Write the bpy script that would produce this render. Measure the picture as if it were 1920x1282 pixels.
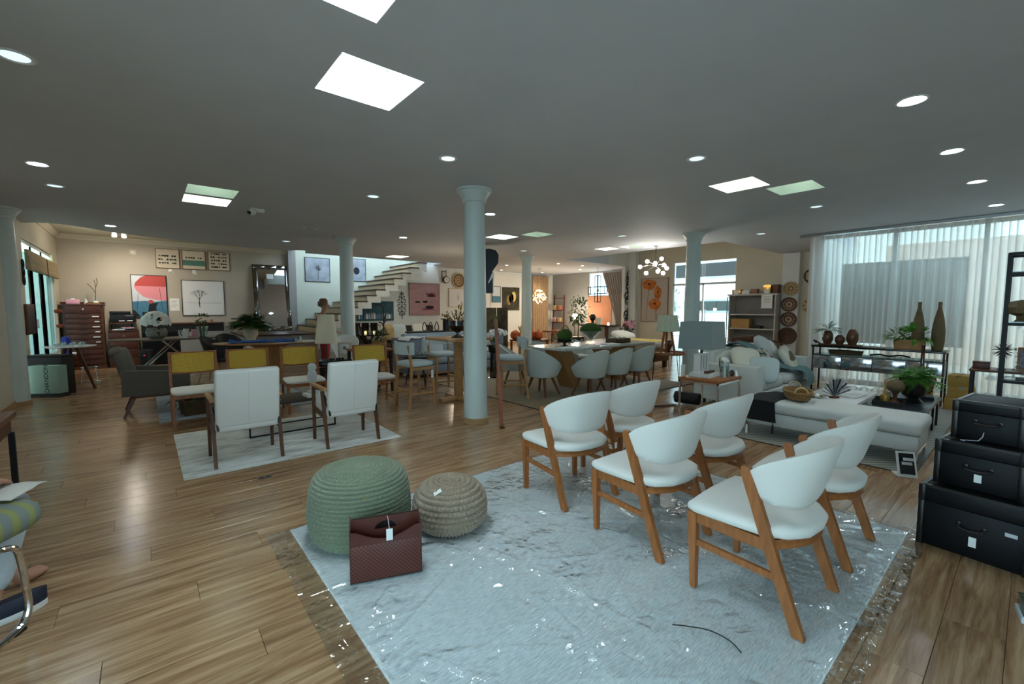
import bpy, bmesh, math, random
from mathutils import Vector, Matrix, Euler, noise
for o in list(bpy.data.objects): bpy.data.objects.remove(o, do_unlink=True)
SC = bpy.context.scene; COL = SC.collection
PI = math.pi; R = math.radians
random.seed(7)
# ---------------------------------------------------------------- camera
FOC, HORIZON, EYE = 820.0, 578.0, 1.40          # focal length and horizon in pixels of the 1920x1282 frame, eye height in metres
PITCH = math.atan((641.0 - HORIZON) / FOC); YAW = R(50.1)
cam = bpy.data.cameras.new('camera'); cam.sensor_width = 36.0; cam.lens = FOC / 1920 * 36.0; cam.clip_start = .05; cam.clip_end = 300
camo = bpy.data.objects.new('camera', cam); COL.objects.link(camo)
camo.location = (0, 0, EYE); camo.rotation_euler = (PI / 2 - PITCH, 0, YAW - PI / 2); SC.camera = camo
# ---------------------------------------------------------------- world, view
w = bpy.data.worlds.new('sky'); SC.world = w; w.use_nodes = True
bg = w.node_tree.nodes['Background']; bg.inputs[0].default_value = (.64, .83, 1.0, 1); bg.inputs[1].default_value = 4.2
SC.view_settings.view_transform = 'Standard'; SC.view_settings.look = 'None'; SC.view_settings.gamma = 1.0
SC.view_settings.use_curve_mapping = False; SC.view_settings.exposure = 0.62
SKY_PANE = 42.0          # brightness of the frosted skylight panes
SPOT_W = 11.0           # ceiling downlights
def lamp(name, kind, loc, power, col=(1, 1, 1), rot=(0, 0, 0), **kw):
    l = bpy.data.lights.new(name, kind); l.energy = power; l.color = col
    for k, v in kw.items(): setattr(l, k, v)
    o = bpy.data.objects.new(name, l); COL.objects.link(o); o.location = loc; o.rotation_euler = rot
    return o
lamp('sun', 'SUN', (16, 4, 9), 3.2, (1, .97, .92), (0, R(-32), 0), angle=R(1.2))
# ---------------------------------------------------------------- where a point of the survey photo lies in the room
_F0 = Vector((math.cos(YAW), math.sin(YAW), 0)); _R = Vector((math.sin(YAW), -math.cos(YAW), 0))
_F = _F0 * math.cos(PITCH) + Vector((0, 0, -math.sin(PITCH))); _U = _R.cross(_F)
def _ray(x, y): return _F + _R * ((x - 960) / FOC) + _U * ((641 - y) / FOC)
def PZ(x, y, z=0.0): d = _ray(x, y); return Vector((0, 0, EYE)) + d * ((z - EYE) / d.z)
def PX(x, y, X): d = _ray(x, y); return Vector((0, 0, EYE)) + d * (X / d.x)
def PY(x, y, Y): d = _ray(x, y); return Vector((0, 0, EYE)) + d * (Y / d.y)
# ---------------------------------------------------------------- materials
def lin(c):
    c = [v / 255.0 for v in c[:3]]
    return tuple((v / 12.92 if v <= .04045 else ((v + .055) / 1.055) ** 2.4) for v in c) + (1.0,)
MATS = {}
def M(name, col=(200, 200, 200), rough=.6, metal=0., var=0., vs=8., bump=0., bs=60., emit=None, es=1., trans=0., spec=.5, col2=None, coat=0., stretch=None, ior=1.45, alpha=1., sheen=0.):
    m = bpy.data.materials.new(name); m.use_nodes = True; nt = m.node_tree; N = nt.nodes; L = nt.links
    b = N['Principled BSDF']; I = b.inputs
    I['Base Color'].default_value = lin(col); I['Roughness'].default_value = rough; I['Metallic'].default_value = metal
    I['IOR'].default_value = ior; I['Transmission Weight'].default_value = trans; I['Specular IOR Level'].default_value = spec
    I['Coat Weight'].default_value = coat; I['Alpha'].default_value = alpha; I['Sheen Weight'].default_value = sheen
    if emit is not None:
        I['Emission Color'].default_value = lin(emit); I['Emission Strength'].default_value = es
    if var or col2 is not None or bump:
        tc = N.new('ShaderNodeTexCoord'); src = tc.outputs['Object']
        if stretch:
            mp = N.new('ShaderNodeMapping'); mp.inputs['Scale'].default_value = stretch; L.new(src, mp.inputs['Vector']); src = mp.outputs[0]
        if var or col2 is not None:
            nz = N.new('ShaderNodeTexNoise'); nz.inputs['Scale'].default_value = vs; nz.inputs['Detail'].default_value = 5; L.new(src, nz.inputs['Vector'])
            cr = N.new('ShaderNodeValToRGB'); L.new(nz.outputs[0], cr.inputs[0])
            c1 = lin(col); c2 = lin(col2) if col2 is not None else tuple(min(1, v * (1 + var)) for v in c1[:3]) + (1,)
            if col2 is None: c1 = tuple(v * (1 - var) for v in c1[:3]) + (1,)
            cr.color_ramp.elements[0].position = .35; cr.color_ramp.elements[1].position = .65
            cr.color_ramp.elements[0].color = c1; cr.color_ramp.elements[1].color = c2
            L.new(cr.outputs[0], I['Base Color'])
        if bump:
            n2 = N.new('ShaderNodeTexNoise'); n2.inputs['Scale'].default_value = bs; n2.inputs['Detail'].default_value = 3; L.new(src, n2.inputs['Vector'])
            bp = N.new('ShaderNodeBump'); bp.inputs['Strength'].default_value = bump; bp.inputs['Distance'].default_value = .01
            L.new(n2.outputs[0], bp.inputs['Height']); L.new(bp.outputs[0], I['Normal'])
    MATS[name] = m
    return m
def mget(m): return MATS[m] if isinstance(m, str) else m
def nodes(m): return m.node_tree.nodes, m.node_tree.links, m.node_tree.nodes['Principled BSDF']
# ---------------------------------------------------------------- mesh builder
class G:
    def __init__(s): s.b = bmesh.new()
    def _tag(s, vs, mtx):
        if mtx is not None: bmesh.ops.transform(s.b, matrix=mtx, verts=vs)
    def box(s, c, d, rot=None, bev=0., seg=2):
        r = bmesh.ops.create_cube(s.b, size=1.0); vs = r['verts']
        bmesh.ops.scale(s.b, vec=d, verts=vs)
        if bev:
            es = list({e for v in vs for e in v.link_edges})
            q = bmesh.ops.bevel(s.b, geom=es, offset=bev, segments=seg, affect='EDGES', profile=.5); vs = list({v for f in q['faces'] for v in f.verts} | {v for v in vs if v.is_valid})
        m = Matrix.Translation(c)
        if rot is not None: m = m @ (Matrix.Rotation(rot, 4, 'Z') if isinstance(rot, (int, float)) else Euler(rot).to_matrix().to_4x4())
        bmesh.ops.transform(s.b, matrix=m, verts=vs); return s
    def bb(s, x0, x1, y0, y1, z0, z1, bev=0.): return s.box(((x0 + x1) / 2, (y0 + y1) / 2, (z0 + z1) / 2), (abs(x1 - x0), abs(y1 - y0), abs(z1 - z0)), None, bev)
    def rings(s, rings, closed=True, cap0=True, cap1=True, loop=False):
        rows = [[s.b.verts.new(p) for p in r] for r in rings]; n = len(rows[0])
        pairs = list(zip(rows[:-1], rows[1:])) + ([(rows[-1], rows[0])] if loop else [])
        for a, b in pairs:
            for i in range(n if closed else n - 1):
                j = (i + 1) % n
                try: s.b.faces.new((a[i], a[j], b[j], b[i]))
                except ValueError: pass
        if closed and not loop:
            if cap0 and n > 2: s.b.faces.new(list(reversed(rows[0])))
            if cap1 and n > 2: s.b.faces.new(rows[-1])
        return s
    def cyl(s, p0, p1, r0, r1=None, n=12):
        r1 = r0 if r1 is None else r1; p0, p1 = Vector(p0), Vector(p1); d = (p1 - p0).normalized()
        a = d.orthogonal().normalized() if abs(d.z) < .999 else Vector((1, 0, 0)); b = d.cross(a)
        def ring(p, r): return [p + (a * math.cos(t) + b * math.sin(t)) * r for t in [2 * PI * i / n for i in range(n)]]
        return s.rings([ring(p0, r0), ring(p1, r1)])
    def lathe(s, prof, n=24, c=(0, 0, 0), sx=1., sy=1.):
        rr = []
        for r, z in prof:
            r = max(r, .0004); rr.append([(c[0] + sx * r * math.cos(2 * PI * i / n), c[1] + sy * r * math.sin(2 * PI * i / n), c[2] + z) for i in range(n)])
        return s.rings(rr, loop=len(prof) > 2 and prof[0][0] > .001 and prof[-1][0] > .001)
    def tube(s, pts, r, n=8, closed=False, flat=1.):
        pts = [Vector(p) for p in pts]; m = len(pts); rr = []; up = None
        for i, p in enumerate(pts):
            if closed: t = (pts[(i + 1) % m] - pts[i - 1])
            else: t = pts[min(i + 1, m - 1)] - pts[max(i - 1, 0)]
            t.normalize()
            if up is None: up = t.orthogonal().normalized()
            else:
                up = (up - t * up.dot(t)); up = up.normalized() if up.length > 1e-6 else t.orthogonal().normalized()
            b = t.cross(up); q = r(i / max(1, m - 1)) if callable(r) else r
            rr.append([p + (up * math.cos(a) + b * math.sin(a) * flat) * q for a in [2 * PI * k / n for k in range(n)]])
        return s.rings(rr, loop=closed)
    def bar(s, p0, p1, w0, d0, w1=None, d1=None, ref=(1, 0, 0)):
        """tapered square bar: w along ref, d across"""
        w1 = w0 if w1 is None else w1; d1 = d0 if d1 is None else d1; p0, p1 = Vector(p0), Vector(p1); t = (p1 - p0).normalized()
        a = Vector(ref); a = (a - t * a.dot(t)).normalized(); b = t.cross(a)
        def ring(p, w, d): return [p + a * (x * w / 2) + b * (y * d / 2) for x, y in ((-1, -1), (1, -1), (1, 1), (-1, 1))]
        return s.rings([ring(p0, w0, d0), ring(p1, w1, d1)])
    def hbar(s, p0, p1, w0, d0, w1=None, d1=None, ref=(1, 0, 0)):
        """like bar but with end cuts level with the floor (legs)"""
        w1 = w0 if w1 is None else w1; d1 = d0 if d1 is None else d1; p0, p1 = Vector(p0), Vector(p1); a = Vector(ref); b = Vector((0, 0, 1)).cross(a)
        def ring(p, w, d): return [p + a * (x * w / 2) + b * (y * d / 2) for x, y in ((-1, -1), (1, -1), (1, 1), (-1, 1))]
        return s.rings([ring(p0, w0, d0), ring(p1, w1, d1)])
    def prism(s, poly, h, mtx=None):
        """polygon in local xy extruded by h along local z"""
        m = mtx or Matrix.Identity(4)
        return s.rings([[m @ Vector((x, y, 0)) for x, y in poly], [m @ Vector((x, y, h)) for x, y in poly]])
    def sell(s, c, d, e1=.4, e2=.4, n=20, m=10, rot=None):
        """superellipsoid cushion of full size d"""
        def p(v, e): return math.copysign(abs(v) ** e, v)
        T = Matrix.Translation(c)
        if rot is not None: T = T @ (Matrix.Rotation(rot, 4, 'Z') if isinstance(rot, (int, float)) else Euler(rot).to_matrix().to_4x4())
        rr = []
        for j in range(m + 1):
            v = -PI / 2 + PI * j / m; cv = max(p(math.cos(v), e1), .002) if 0 < j < m else .002
            rr.append([T @ Vector((d[0] / 2 * cv * p(math.cos(u), e2), d[1] / 2 * cv * p(math.sin(u), e2), d[2] / 2 * p(math.sin(v), e1))) for u in [2 * PI * i / n for i in range(n)]])
        return s.rings(rr)
    def surf(s, f, nu, nv, thick=0., closed=False):
        g = [[Vector(f(i / nu, j / nv)) for i in range(nu + (0 if closed else 1))] for j in range(nv + 1)]
        if not thick: return s.rings(g, closed=closed, cap0=False, cap1=False)
        # solid shell
        def nrm(i, j):
            n = len(g[0])
            a = g[j][(i + 1) % n if closed else min(i + 1, n - 1)] - g[j][i - 1 if (closed or i) else 0]; b = g[min(j + 1, nv)][i] - g[max(j - 1, 0)][i]
            c = a.cross(b); return c.normalized() if c.length > 1e-9 else Vector((0, 0, 1))
        k = [[g[j][i] + nrm(i, j) * thick for i in range(len(g[0]))] for j in range(nv + 1)]
        A = [[s.b.verts.new(p) for p in r] for r in g]; B = [[s.b.verts.new(p) for p in r] for r in k]; n = len(A[0]); last = n if closed else n - 1
        for j in range(nv):
            for i in range(last):
                q = (i + 1) % n
                s.b.faces.new((A[j][i], A[j + 1][i], A[j + 1][q], A[j][q])); s.b.faces.new((B[j][i], B[j][q], B[j + 1][q], B[j + 1][i]))
        for i in range(last):
            q = (i + 1) % n
            s.b.faces.new((A[0][i], A[0][q], B[0][q], B[0][i])); s.b.faces.new((A[nv][q], A[nv][i], B[nv][i], B[nv][q]))
        if not closed:
            for j in range(nv):
                s.b.faces.new((A[j + 1][0], A[j][0], B[j][0], B[j + 1][0])); s.b.faces.new((A[j][n - 1], A[j + 1][n - 1], B[j + 1][n - 1], B[j][n - 1]))
        return s
    def quad(s, *p): s.b.faces.new([s.b.verts.new(q) for q in p]); return s
    def obj(s, name, mat, parent=None, smooth=35, keep=False, loc=None, rz=0):
        if not keep: bmesh.ops.recalc_face_normals(s.b, faces=s.b.faces)
        me = bpy.data.meshes.new(name); s.b.to_mesh(me); s.b.free()
        if smooth and len(me.polygons):
            me.polygons.foreach_set('use_smooth', [True] * len(me.polygons)); me.set_sharp_from_angle(angle=R(smooth))
        if mat is not None: me.materials.append(mget(mat))
        o = bpy.data.objects.new(name, me); COL.objects.link(o)
        if parent is not None: o.parent = parent
        if loc is not None: o.location = loc
        o.rotation_euler.z = rz
        return o
def tag(o, label, cat, group=None):
    o['label'] = label; o['category'] = cat
    if group: o['group'] = group
    return o
def struct(o, label=None):
    o['kind'] = 'structure'
    if label: o['label'] = label
    return o
def thing(name, label, cat, loc=(0, 0, 0), rz=0., group=None):
    o = bpy.data.objects.new(name, None); COL.objects.link(o); o.empty_display_size = .1
    o.location = loc; o.rotation_euler = (0, 0, rz); return tag(o, label, cat, group)
def kids(o): return [c for c in bpy.data.objects if c.parent == o]
def dup(root, loc, rz=0., label=None, group=None):
    def cp(o, par):
        c = o.copy(); COL.objects.link(c); c.parent = par
        for k in KIDS(o): cp(k, c)
        return c
    def KIDS(o): return list(o.children)
    r = cp(root, None); r.location = loc; r.rotation_euler = (0, 0, rz)
    if label: r['label'] = label
    if group: r['group'] = group
    return r
def arc(cx, cy, r, a0, a1, n, z=0.): return [(cx + r * math.cos(R(a0 + (a1 - a0) * i / n)), cy + r * math.sin(R(a0 + (a1 - a0) * i / n)), z) for i in range(n + 1)]
def smoothpath(pts, k=6):
    """Catmull-Rom through pts"""
    P = [Vector(p) for p in pts]; out = []
    for i in range(len(P) - 1):
        a, b, c, d = P[max(i - 1, 0)], P[i], P[i + 1], P[min(i + 2, len(P) - 1)]
        for j in range(k):
            t = j / k; out.append(.5 * ((2 * b) + (c - a) * t + (2 * a - 5 * b + 4 * c - d) * t * t + (3 * b - a - 3 * c + d) * t ** 3))
    return out + [P[-1]]
# ================================================================ materials of the place
M('paint_ceiling', (196, 201, 208), .7, var=.02, vs=2)
M('paint_white', (222, 224, 220), .55, var=.02, vs=3)
M('paint_cream', (210, 203, 184), .7, var=.03, vs=2)
M('paint_beige', (182, 173, 158), .75, var=.05, vs=1.5, bump=.08, bs=140)
M('paint_pale_green', (196, 202, 188), .7, var=.03, vs=2)
M('paint_grey', (150, 150, 148), .7, var=.03, vs=2)
M('paint_terracotta', (172, 118, 88), .8, var=.08, vs=4)
M('paint_column', (200, 212, 208), .38, var=.015, vs=3)
M('wood_trim', (168, 136, 92), .45, var=.12, vs=6)
M('dark_gap', (40, 30, 24), .9)
M('wood_tread', (74, 50, 36), .4, var=.2, vs=7, stretch=(1, 6, 1))
M('riser_cream', (214, 192, 160), .6, var=.03)
M('alu', (172, 178, 180), .3, metal=.9)
M('alu_white', (226, 228, 228), .4)
M('frosted', (240, 250, 250), .5, emit=(226, 246, 255), es=SKY_PANE)
M('frosted_warm', (240, 250, 240), .5, emit=(250, 255, 236), es=SKY_PANE * .34)
M('frosted_green', (200, 230, 210), .5, emit=(206, 240, 214), es=SKY_PANE * .06)
M('lens_on', (255, 255, 255), .4, emit=(222, 242, 255), es=60)
M('lens_faint', (205, 225, 228), .3, emit=(200, 232, 240), es=.9)  # weak emission for the pale lenses that have no beam
M('lens_warm', (255, 240, 220), .4, emit=(255, 222, 176), es=18)
def clear_glass(name, tint=(235, 245, 245), fac=.10, rough=.02, power=4.):
    m = bpy.data.materials.new(name); m.use_nodes = True; N = m.node_tree.nodes; L = m.node_tree.links; N.clear()
    o = N.new('ShaderNodeOutputMaterial'); t = N.new('ShaderNodeBsdfTransparent'); g = N.new('ShaderNodeBsdfGlossy'); x = N.new('ShaderNodeMixShader'); f = N.new('ShaderNodeLayerWeight')
    pw = N.new('ShaderNodeMath'); pw.operation = 'POWER'; pw.inputs[1].default_value = power; ml = N.new('ShaderNodeMath'); ml.operation = 'MULTIPLY_ADD'; ml.inputs[1].default_value = .85; ml.inputs[2].default_value = fac; ml.use_clamp = True
    t.inputs[0].default_value = lin(tint); g.inputs['Roughness'].default_value = rough; f.inputs[0].default_value = .5
    L.new(f.outputs['Facing'], pw.inputs[0]); L.new(pw.outputs[0], ml.inputs[0]); L.new(ml.outputs[0], x.inputs[0]); L.new(t.outputs[0], x.inputs[1]); L.new(g.outputs[0], x.inputs[2]); L.new(x.outputs[0], o.inputs[0])
    MATS[name] = m; return m
clear_glass('glass'); clear_glass('glass_door', (214, 234, 234), .03, .02, 14.); clear_glass('glass_tint', (190, 214, 214), .08); clear_glass('crystal', (240, 248, 248), .22, .03); clear_glass('glass_brown', (150, 96, 60), .10); clear_glass('glass_grey', (120, 122, 118), .1)
# floor boards: grain follows each board, shade differs from board to board
PW, PL = .192, 1.36
def off(r): return ((r * .377) % 1.0) * PL
m = M('oak_laminate', (150, 118, 84), .27, spec=.5); N, L, b = nodes(m)
geo = N.new('ShaderNodeNewGeometry'); sp = N.new('ShaderNodeSeparateXYZ'); L.new(geo.outputs['Position'], sp.inputs[0])
def mt(op, a, b_=None, c=None):
    n = N.new('ShaderNodeMath'); n.operation = op
    for i, v in enumerate((a, b_, c)):
        if v is None: continue
        if isinstance(v, (int, float)): n.inputs[i].default_value = v
        else: L.new(v, n.inputs[i])
    return n.outputs[0]
row = mt('FLOOR', mt('DIVIDE', sp.outputs[1], PW)); ofs = mt('MULTIPLY', mt('FLOORED_MODULO', mt('MULTIPLY', row, .377), 1.0), PL)
colm = mt('FLOOR', mt('DIVIDE', mt('ADD', sp.outputs[0], ofs), PL))
idv = N.new('ShaderNodeCombineXYZ'); L.new(row, idv.inputs[0]); L.new(colm, idv.inputs[1])
wn = N.new('ShaderNodeTexWhiteNoise'); wn.noise_dimensions = '2D'; L.new(idv.outputs[0], wn.inputs['Vector'])
cv = N.new('ShaderNodeCombineXYZ'); L.new(mt('MULTIPLY', sp.outputs[0], 1.1), cv.inputs[0]); L.new(mt('MULTIPLY', sp.outputs[1], 15.), cv.inputs[1]); L.new(mt('MULTIPLY', wn.outputs[0], 40.), cv.inputs[2])
n1 = N.new('ShaderNodeTexNoise'); n1.inputs['Scale'].default_value = 1.6; n1.inputs['Detail'].default_value = 7; n1.inputs['Roughness'].default_value = .62; n1.inputs['Distortion'].default_value = .6; L.new(cv.outputs[0], n1.inputs['Vector'])
n2 = N.new('ShaderNodeTexNoise'); n2.inputs['Scale'].default_value = 9.; n2.inputs['Detail'].default_value = 4; L.new(cv.outputs[0], n2.inputs['Vector'])
cr = N.new('ShaderNodeValToRGB'); e = cr.color_ramp.elements; e[0].position = .30; e[0].color = lin((121, 90, 64)); e[1].position = .66; e[1].color = lin((188, 156, 120)); k = e.new(.48); k.color = lin((157, 122, 88))
L.new(mt('ADD', n1.outputs[0], mt('MULTIPLY', mt('SUBTRACT', n2.outputs[0], .5), .16)), cr.inputs[0])
hs = N.new('ShaderNodeHueSaturation'); L.new(cr.outputs[0], hs.inputs['Color']); L.new(mt('MULTIPLY_ADD', wn.outputs[0], .18, .88), hs.inputs['Value']); L.new(hs.outputs[0], b.inputs['Base Color'])
L.new(mt('MULTIPLY_ADD', n1.outputs[0], .14, .13), b.inputs['Roughness'])
bp = N.new('ShaderNodeBump'); bp.inputs['Strength'].default_value = .06; bp.inputs['Distance'].default_value = .004; L.new(n1.outputs[0], bp.inputs['Height']); L.new(bp.outputs[0], b.inputs['Normal'])
# ================================================================ floor
H = 2.81
FX0, FX1, FY0, FY1 = -3.0, 13.6, -2.6, 14.6
floor = struct(G().bb(FX0, FX1, FY0, FY1, -.12, -.011).obj('floor', 'dark_gap', smooth=0), 'brown oak laminate floor laid in long boards')
def board(g, x0, x1, y0, y1):
    b_ = .0012; z0 = -.011
    g.rings([[(x0 + .0008, y0 + .0008, z0), (x1 - .0008, y0 + .0008, z0), (x1 - .0008, y1 - .0008, z0), (x0 + .0008, y1 - .0008, z0)], [(x0 + .0008, y0 + .0008, -b_), (x1 - .0008, y0 + .0008, -b_), (x1 - .0008, y1 - .0008, -b_), (x0 + .0008, y1 - .0008, -b_)],
             [(x0 + .002, y0 + .002, 0), (x1 - .002, y0 + .002, 0), (x1 - .002, y1 - .002, 0), (x0 + .002, y1 - .002, 0)]], cap0=False)
cells = []
for r in range(math.floor(FY0 / PW) + 1, math.floor(FY1 / PW)):
    for k in range(math.floor((FX0 + off(r)) / PL) + 1, math.floor((FX1 + off(r)) / PL)):
        x0 = k * PL - off(r); cx, cy = x0 + PL / 2, (r + .5) * PW
        v = Vector((cx, cy, -EYE)); d = v.dot(_F); seen = False
        if d > .8:
            px, py = 960 + FOC * v.dot(_R) / d, 641 - FOC * v.dot(_U) / d; seen = -250 < px < 2170 and py < 1560
        cells.append((0 if seen else 1, math.hypot(cx, cy), x0, r * PW, cx, cy))
cells.sort()
bm_ = G(); board(bm_, -PL / 2, PL / 2, -PW / 2, PW / 2); first = bm_.obj('board', 'oak_laminate', floor, smooth=0); first.location = (cells[0][4], cells[0][5], 0)
for c in cells[1:290]:
    o = first.copy(); COL.objects.link(o); o.parent = floor; o.location = (c[4], c[5], 0)
rest = G()
for c in cells[290:]: board(rest, c[2], c[2] + PL, c[3], c[3] + PW)
rest = rest.obj('far_boards', 'oak_laminate', floor, smooth=0); rest['kind'] = 'stuff'
edge = G()
edge.bb(FX0, FX1, FY0, FY0 + .2, -.011, -.002).bb(FX0, FX1, FY1 - .2, FY1, -.011, -.002)
edge.obj('edge_boards', 'oak_laminate', floor, smooth=0)
# ================================================================ ceiling slab with openings
SKY = [  # x0,x1,y0,y1, style
    (.905, 1.41, 2.54, 3.06, 'big'), (.45, .95, 1.66, 2.185, 'big'),
    (.44, .94, 6.26, 6.74, 'green'), (.44, .94, 6.84, 7.33, 'warm'),
    (5.07, 5.56, 2.04, 2.52, 'warm'), (5.70, 6.18, 1.67, 2.14, 'green'),
    (5.26, 5.74, 6.65, 7.12, 'big'), (5.60, 6.06, 6.0, 6.45, 'green'),
    (8.30, 8.72, 6.43, 6.86, 'warm'), (8.42, 8.86, 5.86, 6.28, 'green'), (5.13, 5.6, 11.05, 11.6, 'warm')]
edge_curve = smoothpath([(-1.6, 10.9, 0), (-1.17, 10.6, 0), (-.8, 10.72, 0), (-.33, 11.15, 0), (.47, 11.5, 0), (1.52, 11.72, 0), (2.6, 11.86, 0), (2.95, 11.62, 0), (3.2, 11.5, 0)], 5)
outline = [(-3.0, -2.6), (10.36, -2.6), (10.36, 2.79), (12.75, 2.79), (12.75, 4.32), (9.47, 4.32), (9.47, 8.88), (13.5, 8.92), (13.5, 13.4), (7.25, 13.4), (7.25, 12.12), (3.22, 12.12)] + [(p.x, p.y) for p in reversed(edge_curve)] + [(-3.0, 10.9)]
def holed(outline, holes, z):
    g = G(); es = []
    for poly in [outline] + holes:
        vs = [g.b.verts.new((x, y, z)) for x, y in poly]
        es += [g.b.edges.new((vs[i], vs[(i + 1) % len(vs)])) for i in range(len(vs))]
    bmesh.ops.triangle_fill(g.b, use_beauty=True, use_dissolve=False, edges=es)
    return g
g = holed(outline, [[(a, c), (b_, c), (b_, d), (a, d)] for a, b_, c, d, s in SKY], H)
g2 = [(Vector((*outline[i], H)), Vector((*outline[(i + 1) % len(outline)], H))) for i in range(len(outline))]
for a, b_ in g2: g.quad(a, b_, b_ + Vector((0, 0, .33)), a + Vector((0, 0, .33)))
ceiling = struct(g.obj('ceiling', 'paint_ceiling', smooth=20, keep=True), 'smooth pale grey ceiling slab with a curved edge')
up = struct(G().bb(-3.0, 3.3, 10.3, 14.6, 3.12, 3.2).obj('ceiling_alcove', 'paint_cream'), 'raised cream ceiling above the picture wall')
struct(G().bb(3.2, 7.4, 12.0, 14.6, 5.0, 5.1).obj('ceiling_stairwell', 'paint_white'), 'high white ceiling above the staircase')
struct(G().bb(9.3, 12.9, 4.2, 9.0, 5.2, 5.3).obj('ceiling_entry', 'paint_cream'), 'high cream ceiling of the entrance hall')
for i, (a, b_, c, d, s) in enumerate(SKY):
    lab = {'big': 'bright square skylight with white well and frosted pane', 'warm': 'glowing cream skylight with deep white well', 'green': 'dim greenish skylight with shaded well'}[s]
    t = bpy.data.objects.new('window_%d' % (i + 1), None); COL.objects.link(t); t.location = ((a + b_) / 2, (c + d) / 2, H); struct(t, lab)
    hx, hy, dp = (b_ - a) / 2, (d - c) / 2, .30; gw = G()
    for x0, x1, y0, y1 in ((-hx - .02, -hx, -hy, hy), (hx, hx + .02, -hy, hy), (-hx - .02, hx + .02, -hy - .02, -hy), (-hx - .02, hx + .02, hy, hy + .02)): gw.bb(x0, x1, y0, y1, .001, dp)
    gw.obj('well', 'paint_white', t)
    ins = .10 if s == 'big' else .07; gf = G()
    for x0, x1, y0, y1 in ((-hx, -hx + ins, -hy, hy), (hx - ins, hx, -hy, hy), (-hx + ins, hx - ins, -hy, -hy + ins), (-hx + ins, hx - ins, hy - ins, hy)): gf.bb(x0, x1, y0, y1, dp - .03, dp)
    gf.obj('frame', 'alu_white', t)
    G().bb(-hx + ins, hx - ins, -hy + ins, hy - ins, dp - .012, dp - .004).obj('pane', {'big': 'frosted', 'warm': 'frosted_warm', 'green': 'frosted_green'}[s], t)
# ================================================================ walls
def wall(name, label, mat, boxes):
    g = G()
    for b_ in boxes: g.bb(*b_)
    return struct(g.obj(name, mat, smooth=0), label)
# picture wall and staircase wall
wall('wall_pictures', 'warm beige wall hung with framed pictures', 'paint_beige', [(-1.6, 3.42, 14.48, 14.6, 0, 3.2)])
wall('wall_stairs', 'pale green grey wall beside the staircase', 'paint_pale_green', [(3.42, 7.4, 14.36, 14.6, 0, 5.1), (7.3, 7.42, 12.14, 14.6, 2.83, 5.1), (3.3, 3.42, 12.14, 14.48, 3.13, 5.1)])
wall('wall_stair_pier', 'narrow grey wall return beside the tall mirror', 'paint_grey', [(3.30, 3.50, 14.22, 14.479, 0, 3.11)])
c = G(); pr = [(0, 0), (-.02, 0), (-.03, .03), (-.075, .075), (-.08, .11), (0, .11)]
for (x0, y0, x1, y1, nx, ny) in ((-1.5, 14.48, 3.3, 14.48, 0, 1), (-1.5, 10.95, -1.5, 14.48, -1, 0)):
    c.rings([[(x0 + nx * q[0], y0 + ny * q[0], 3.005 + q[1]) for q in pr], [(x1 + nx * q[0], y1 + ny * q[0], 3.005 + q[1]) for q in pr]])
struct(c.obj('trim_1', 'paint_cream', smooth=0), 'cream crown moulding around the picture corner')
# wall_left with sliding door and transom openings
LX0, LX1 = -1.62, -1.5
wall('wall_left', 'cream side wall with a glazed sliding door', 'paint_cream', [(LX0, LX1, -2.6, -2.2, 0, 2.8), (LX0, LX1, 1.9, 9.72, 0, 2.8), (LX0, LX1, -2.2, 1.9, 2.5, 2.8), (LX0, LX1, 10.3, 10.68, 0, 3.2), (LX0, LX1, 9.72, 10.3, 2.5, 2.8), (LX0, LX1, 13.85, 14.6, 0, 3.2), (LX0, LX1, 10.68, 13.85, 2.56, 3.2), (LX0, LX1, 10.68, 13.85, 0, .42), (LX0 - .32, LX0, 10.3, 10.32, 0, 2.5)])
sw_ = bpy.data.objects.new('window_18', None); COL.objects.link(sw_); sw_.location = (-1.56, -.15, 0); struct(sw_, 'wide side window added outside the view')  # unseen opening added to bring in daylight from the left
for k in range(2): G().bb(-.006, .006, -2.03 + 2.05 * k, -.02 + 2.05 * k, .05, 2.46).obj('pane', 'glass', sw_)
for k in range(3): G().bb(-.03, .03, -2.05 + 2.03 * k, -2.01 + 2.03 * k, 0, 2.5).obj('mullion', 'alu_white', sw_)
d1 = bpy.data.objects.new('door_1', None); COL.objects.link(d1); d1.location = (-1.56, 12.2, .42); struct(d1, 'sliding glass door with aluminium stiles under a roman blind')
for y0, y1 in ((-1.5, -.5), (-.55, .55), (.5, 1.62)):
    G().bb(-.012, .012, y0 + .05, y1 - .05, .06, 2.08).obj('pane', 'glass_door', d1)
    g = G()
    for q in ((-.03, .03, y0, y0 + .05, 0, 2.12), (-.03, .03, y1 - .05, y1, 0, 2.12), (-.03, .03, y0, y1, 0, .06), (-.03, .03, y0, y1, 2.08, 2.13)): g.bb(*q)
    g.obj('stile_frame', 'alu_white', d1)
G().bb(.02, .055, -.53, -.47, .62, .78, .006).obj('handle', 'alu_white', d1)
G().bb(-.06, .34, -1.56, 1.64, -.03, -.002).obj('sill', 'alu_white', d1)
wall('wall_back', 'plain white wall behind the camera', 'paint_white', [(-3.0, -1.2, -2.72, -2.6, 0, 2.81), (.7, 13.2, -2.72, -2.6, 0, 2.81), (-1.2, .7, -2.72, -2.6, 2.5, 2.81)])
sf = bpy.data.objects.new('window_19', None); COL.objects.link(sf); sf.location = (-.25, -2.66, 0); struct(sf, 'unseen wide shop front glazing behind the viewer')  # unseen glazing, opening sized for the daylight from behind
for k in range(2): G().bb(-.93 + .95 * k, -.02 + .95 * k, -.006, .006, .05, 2.46).obj('pane', 'glass', sf)
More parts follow.
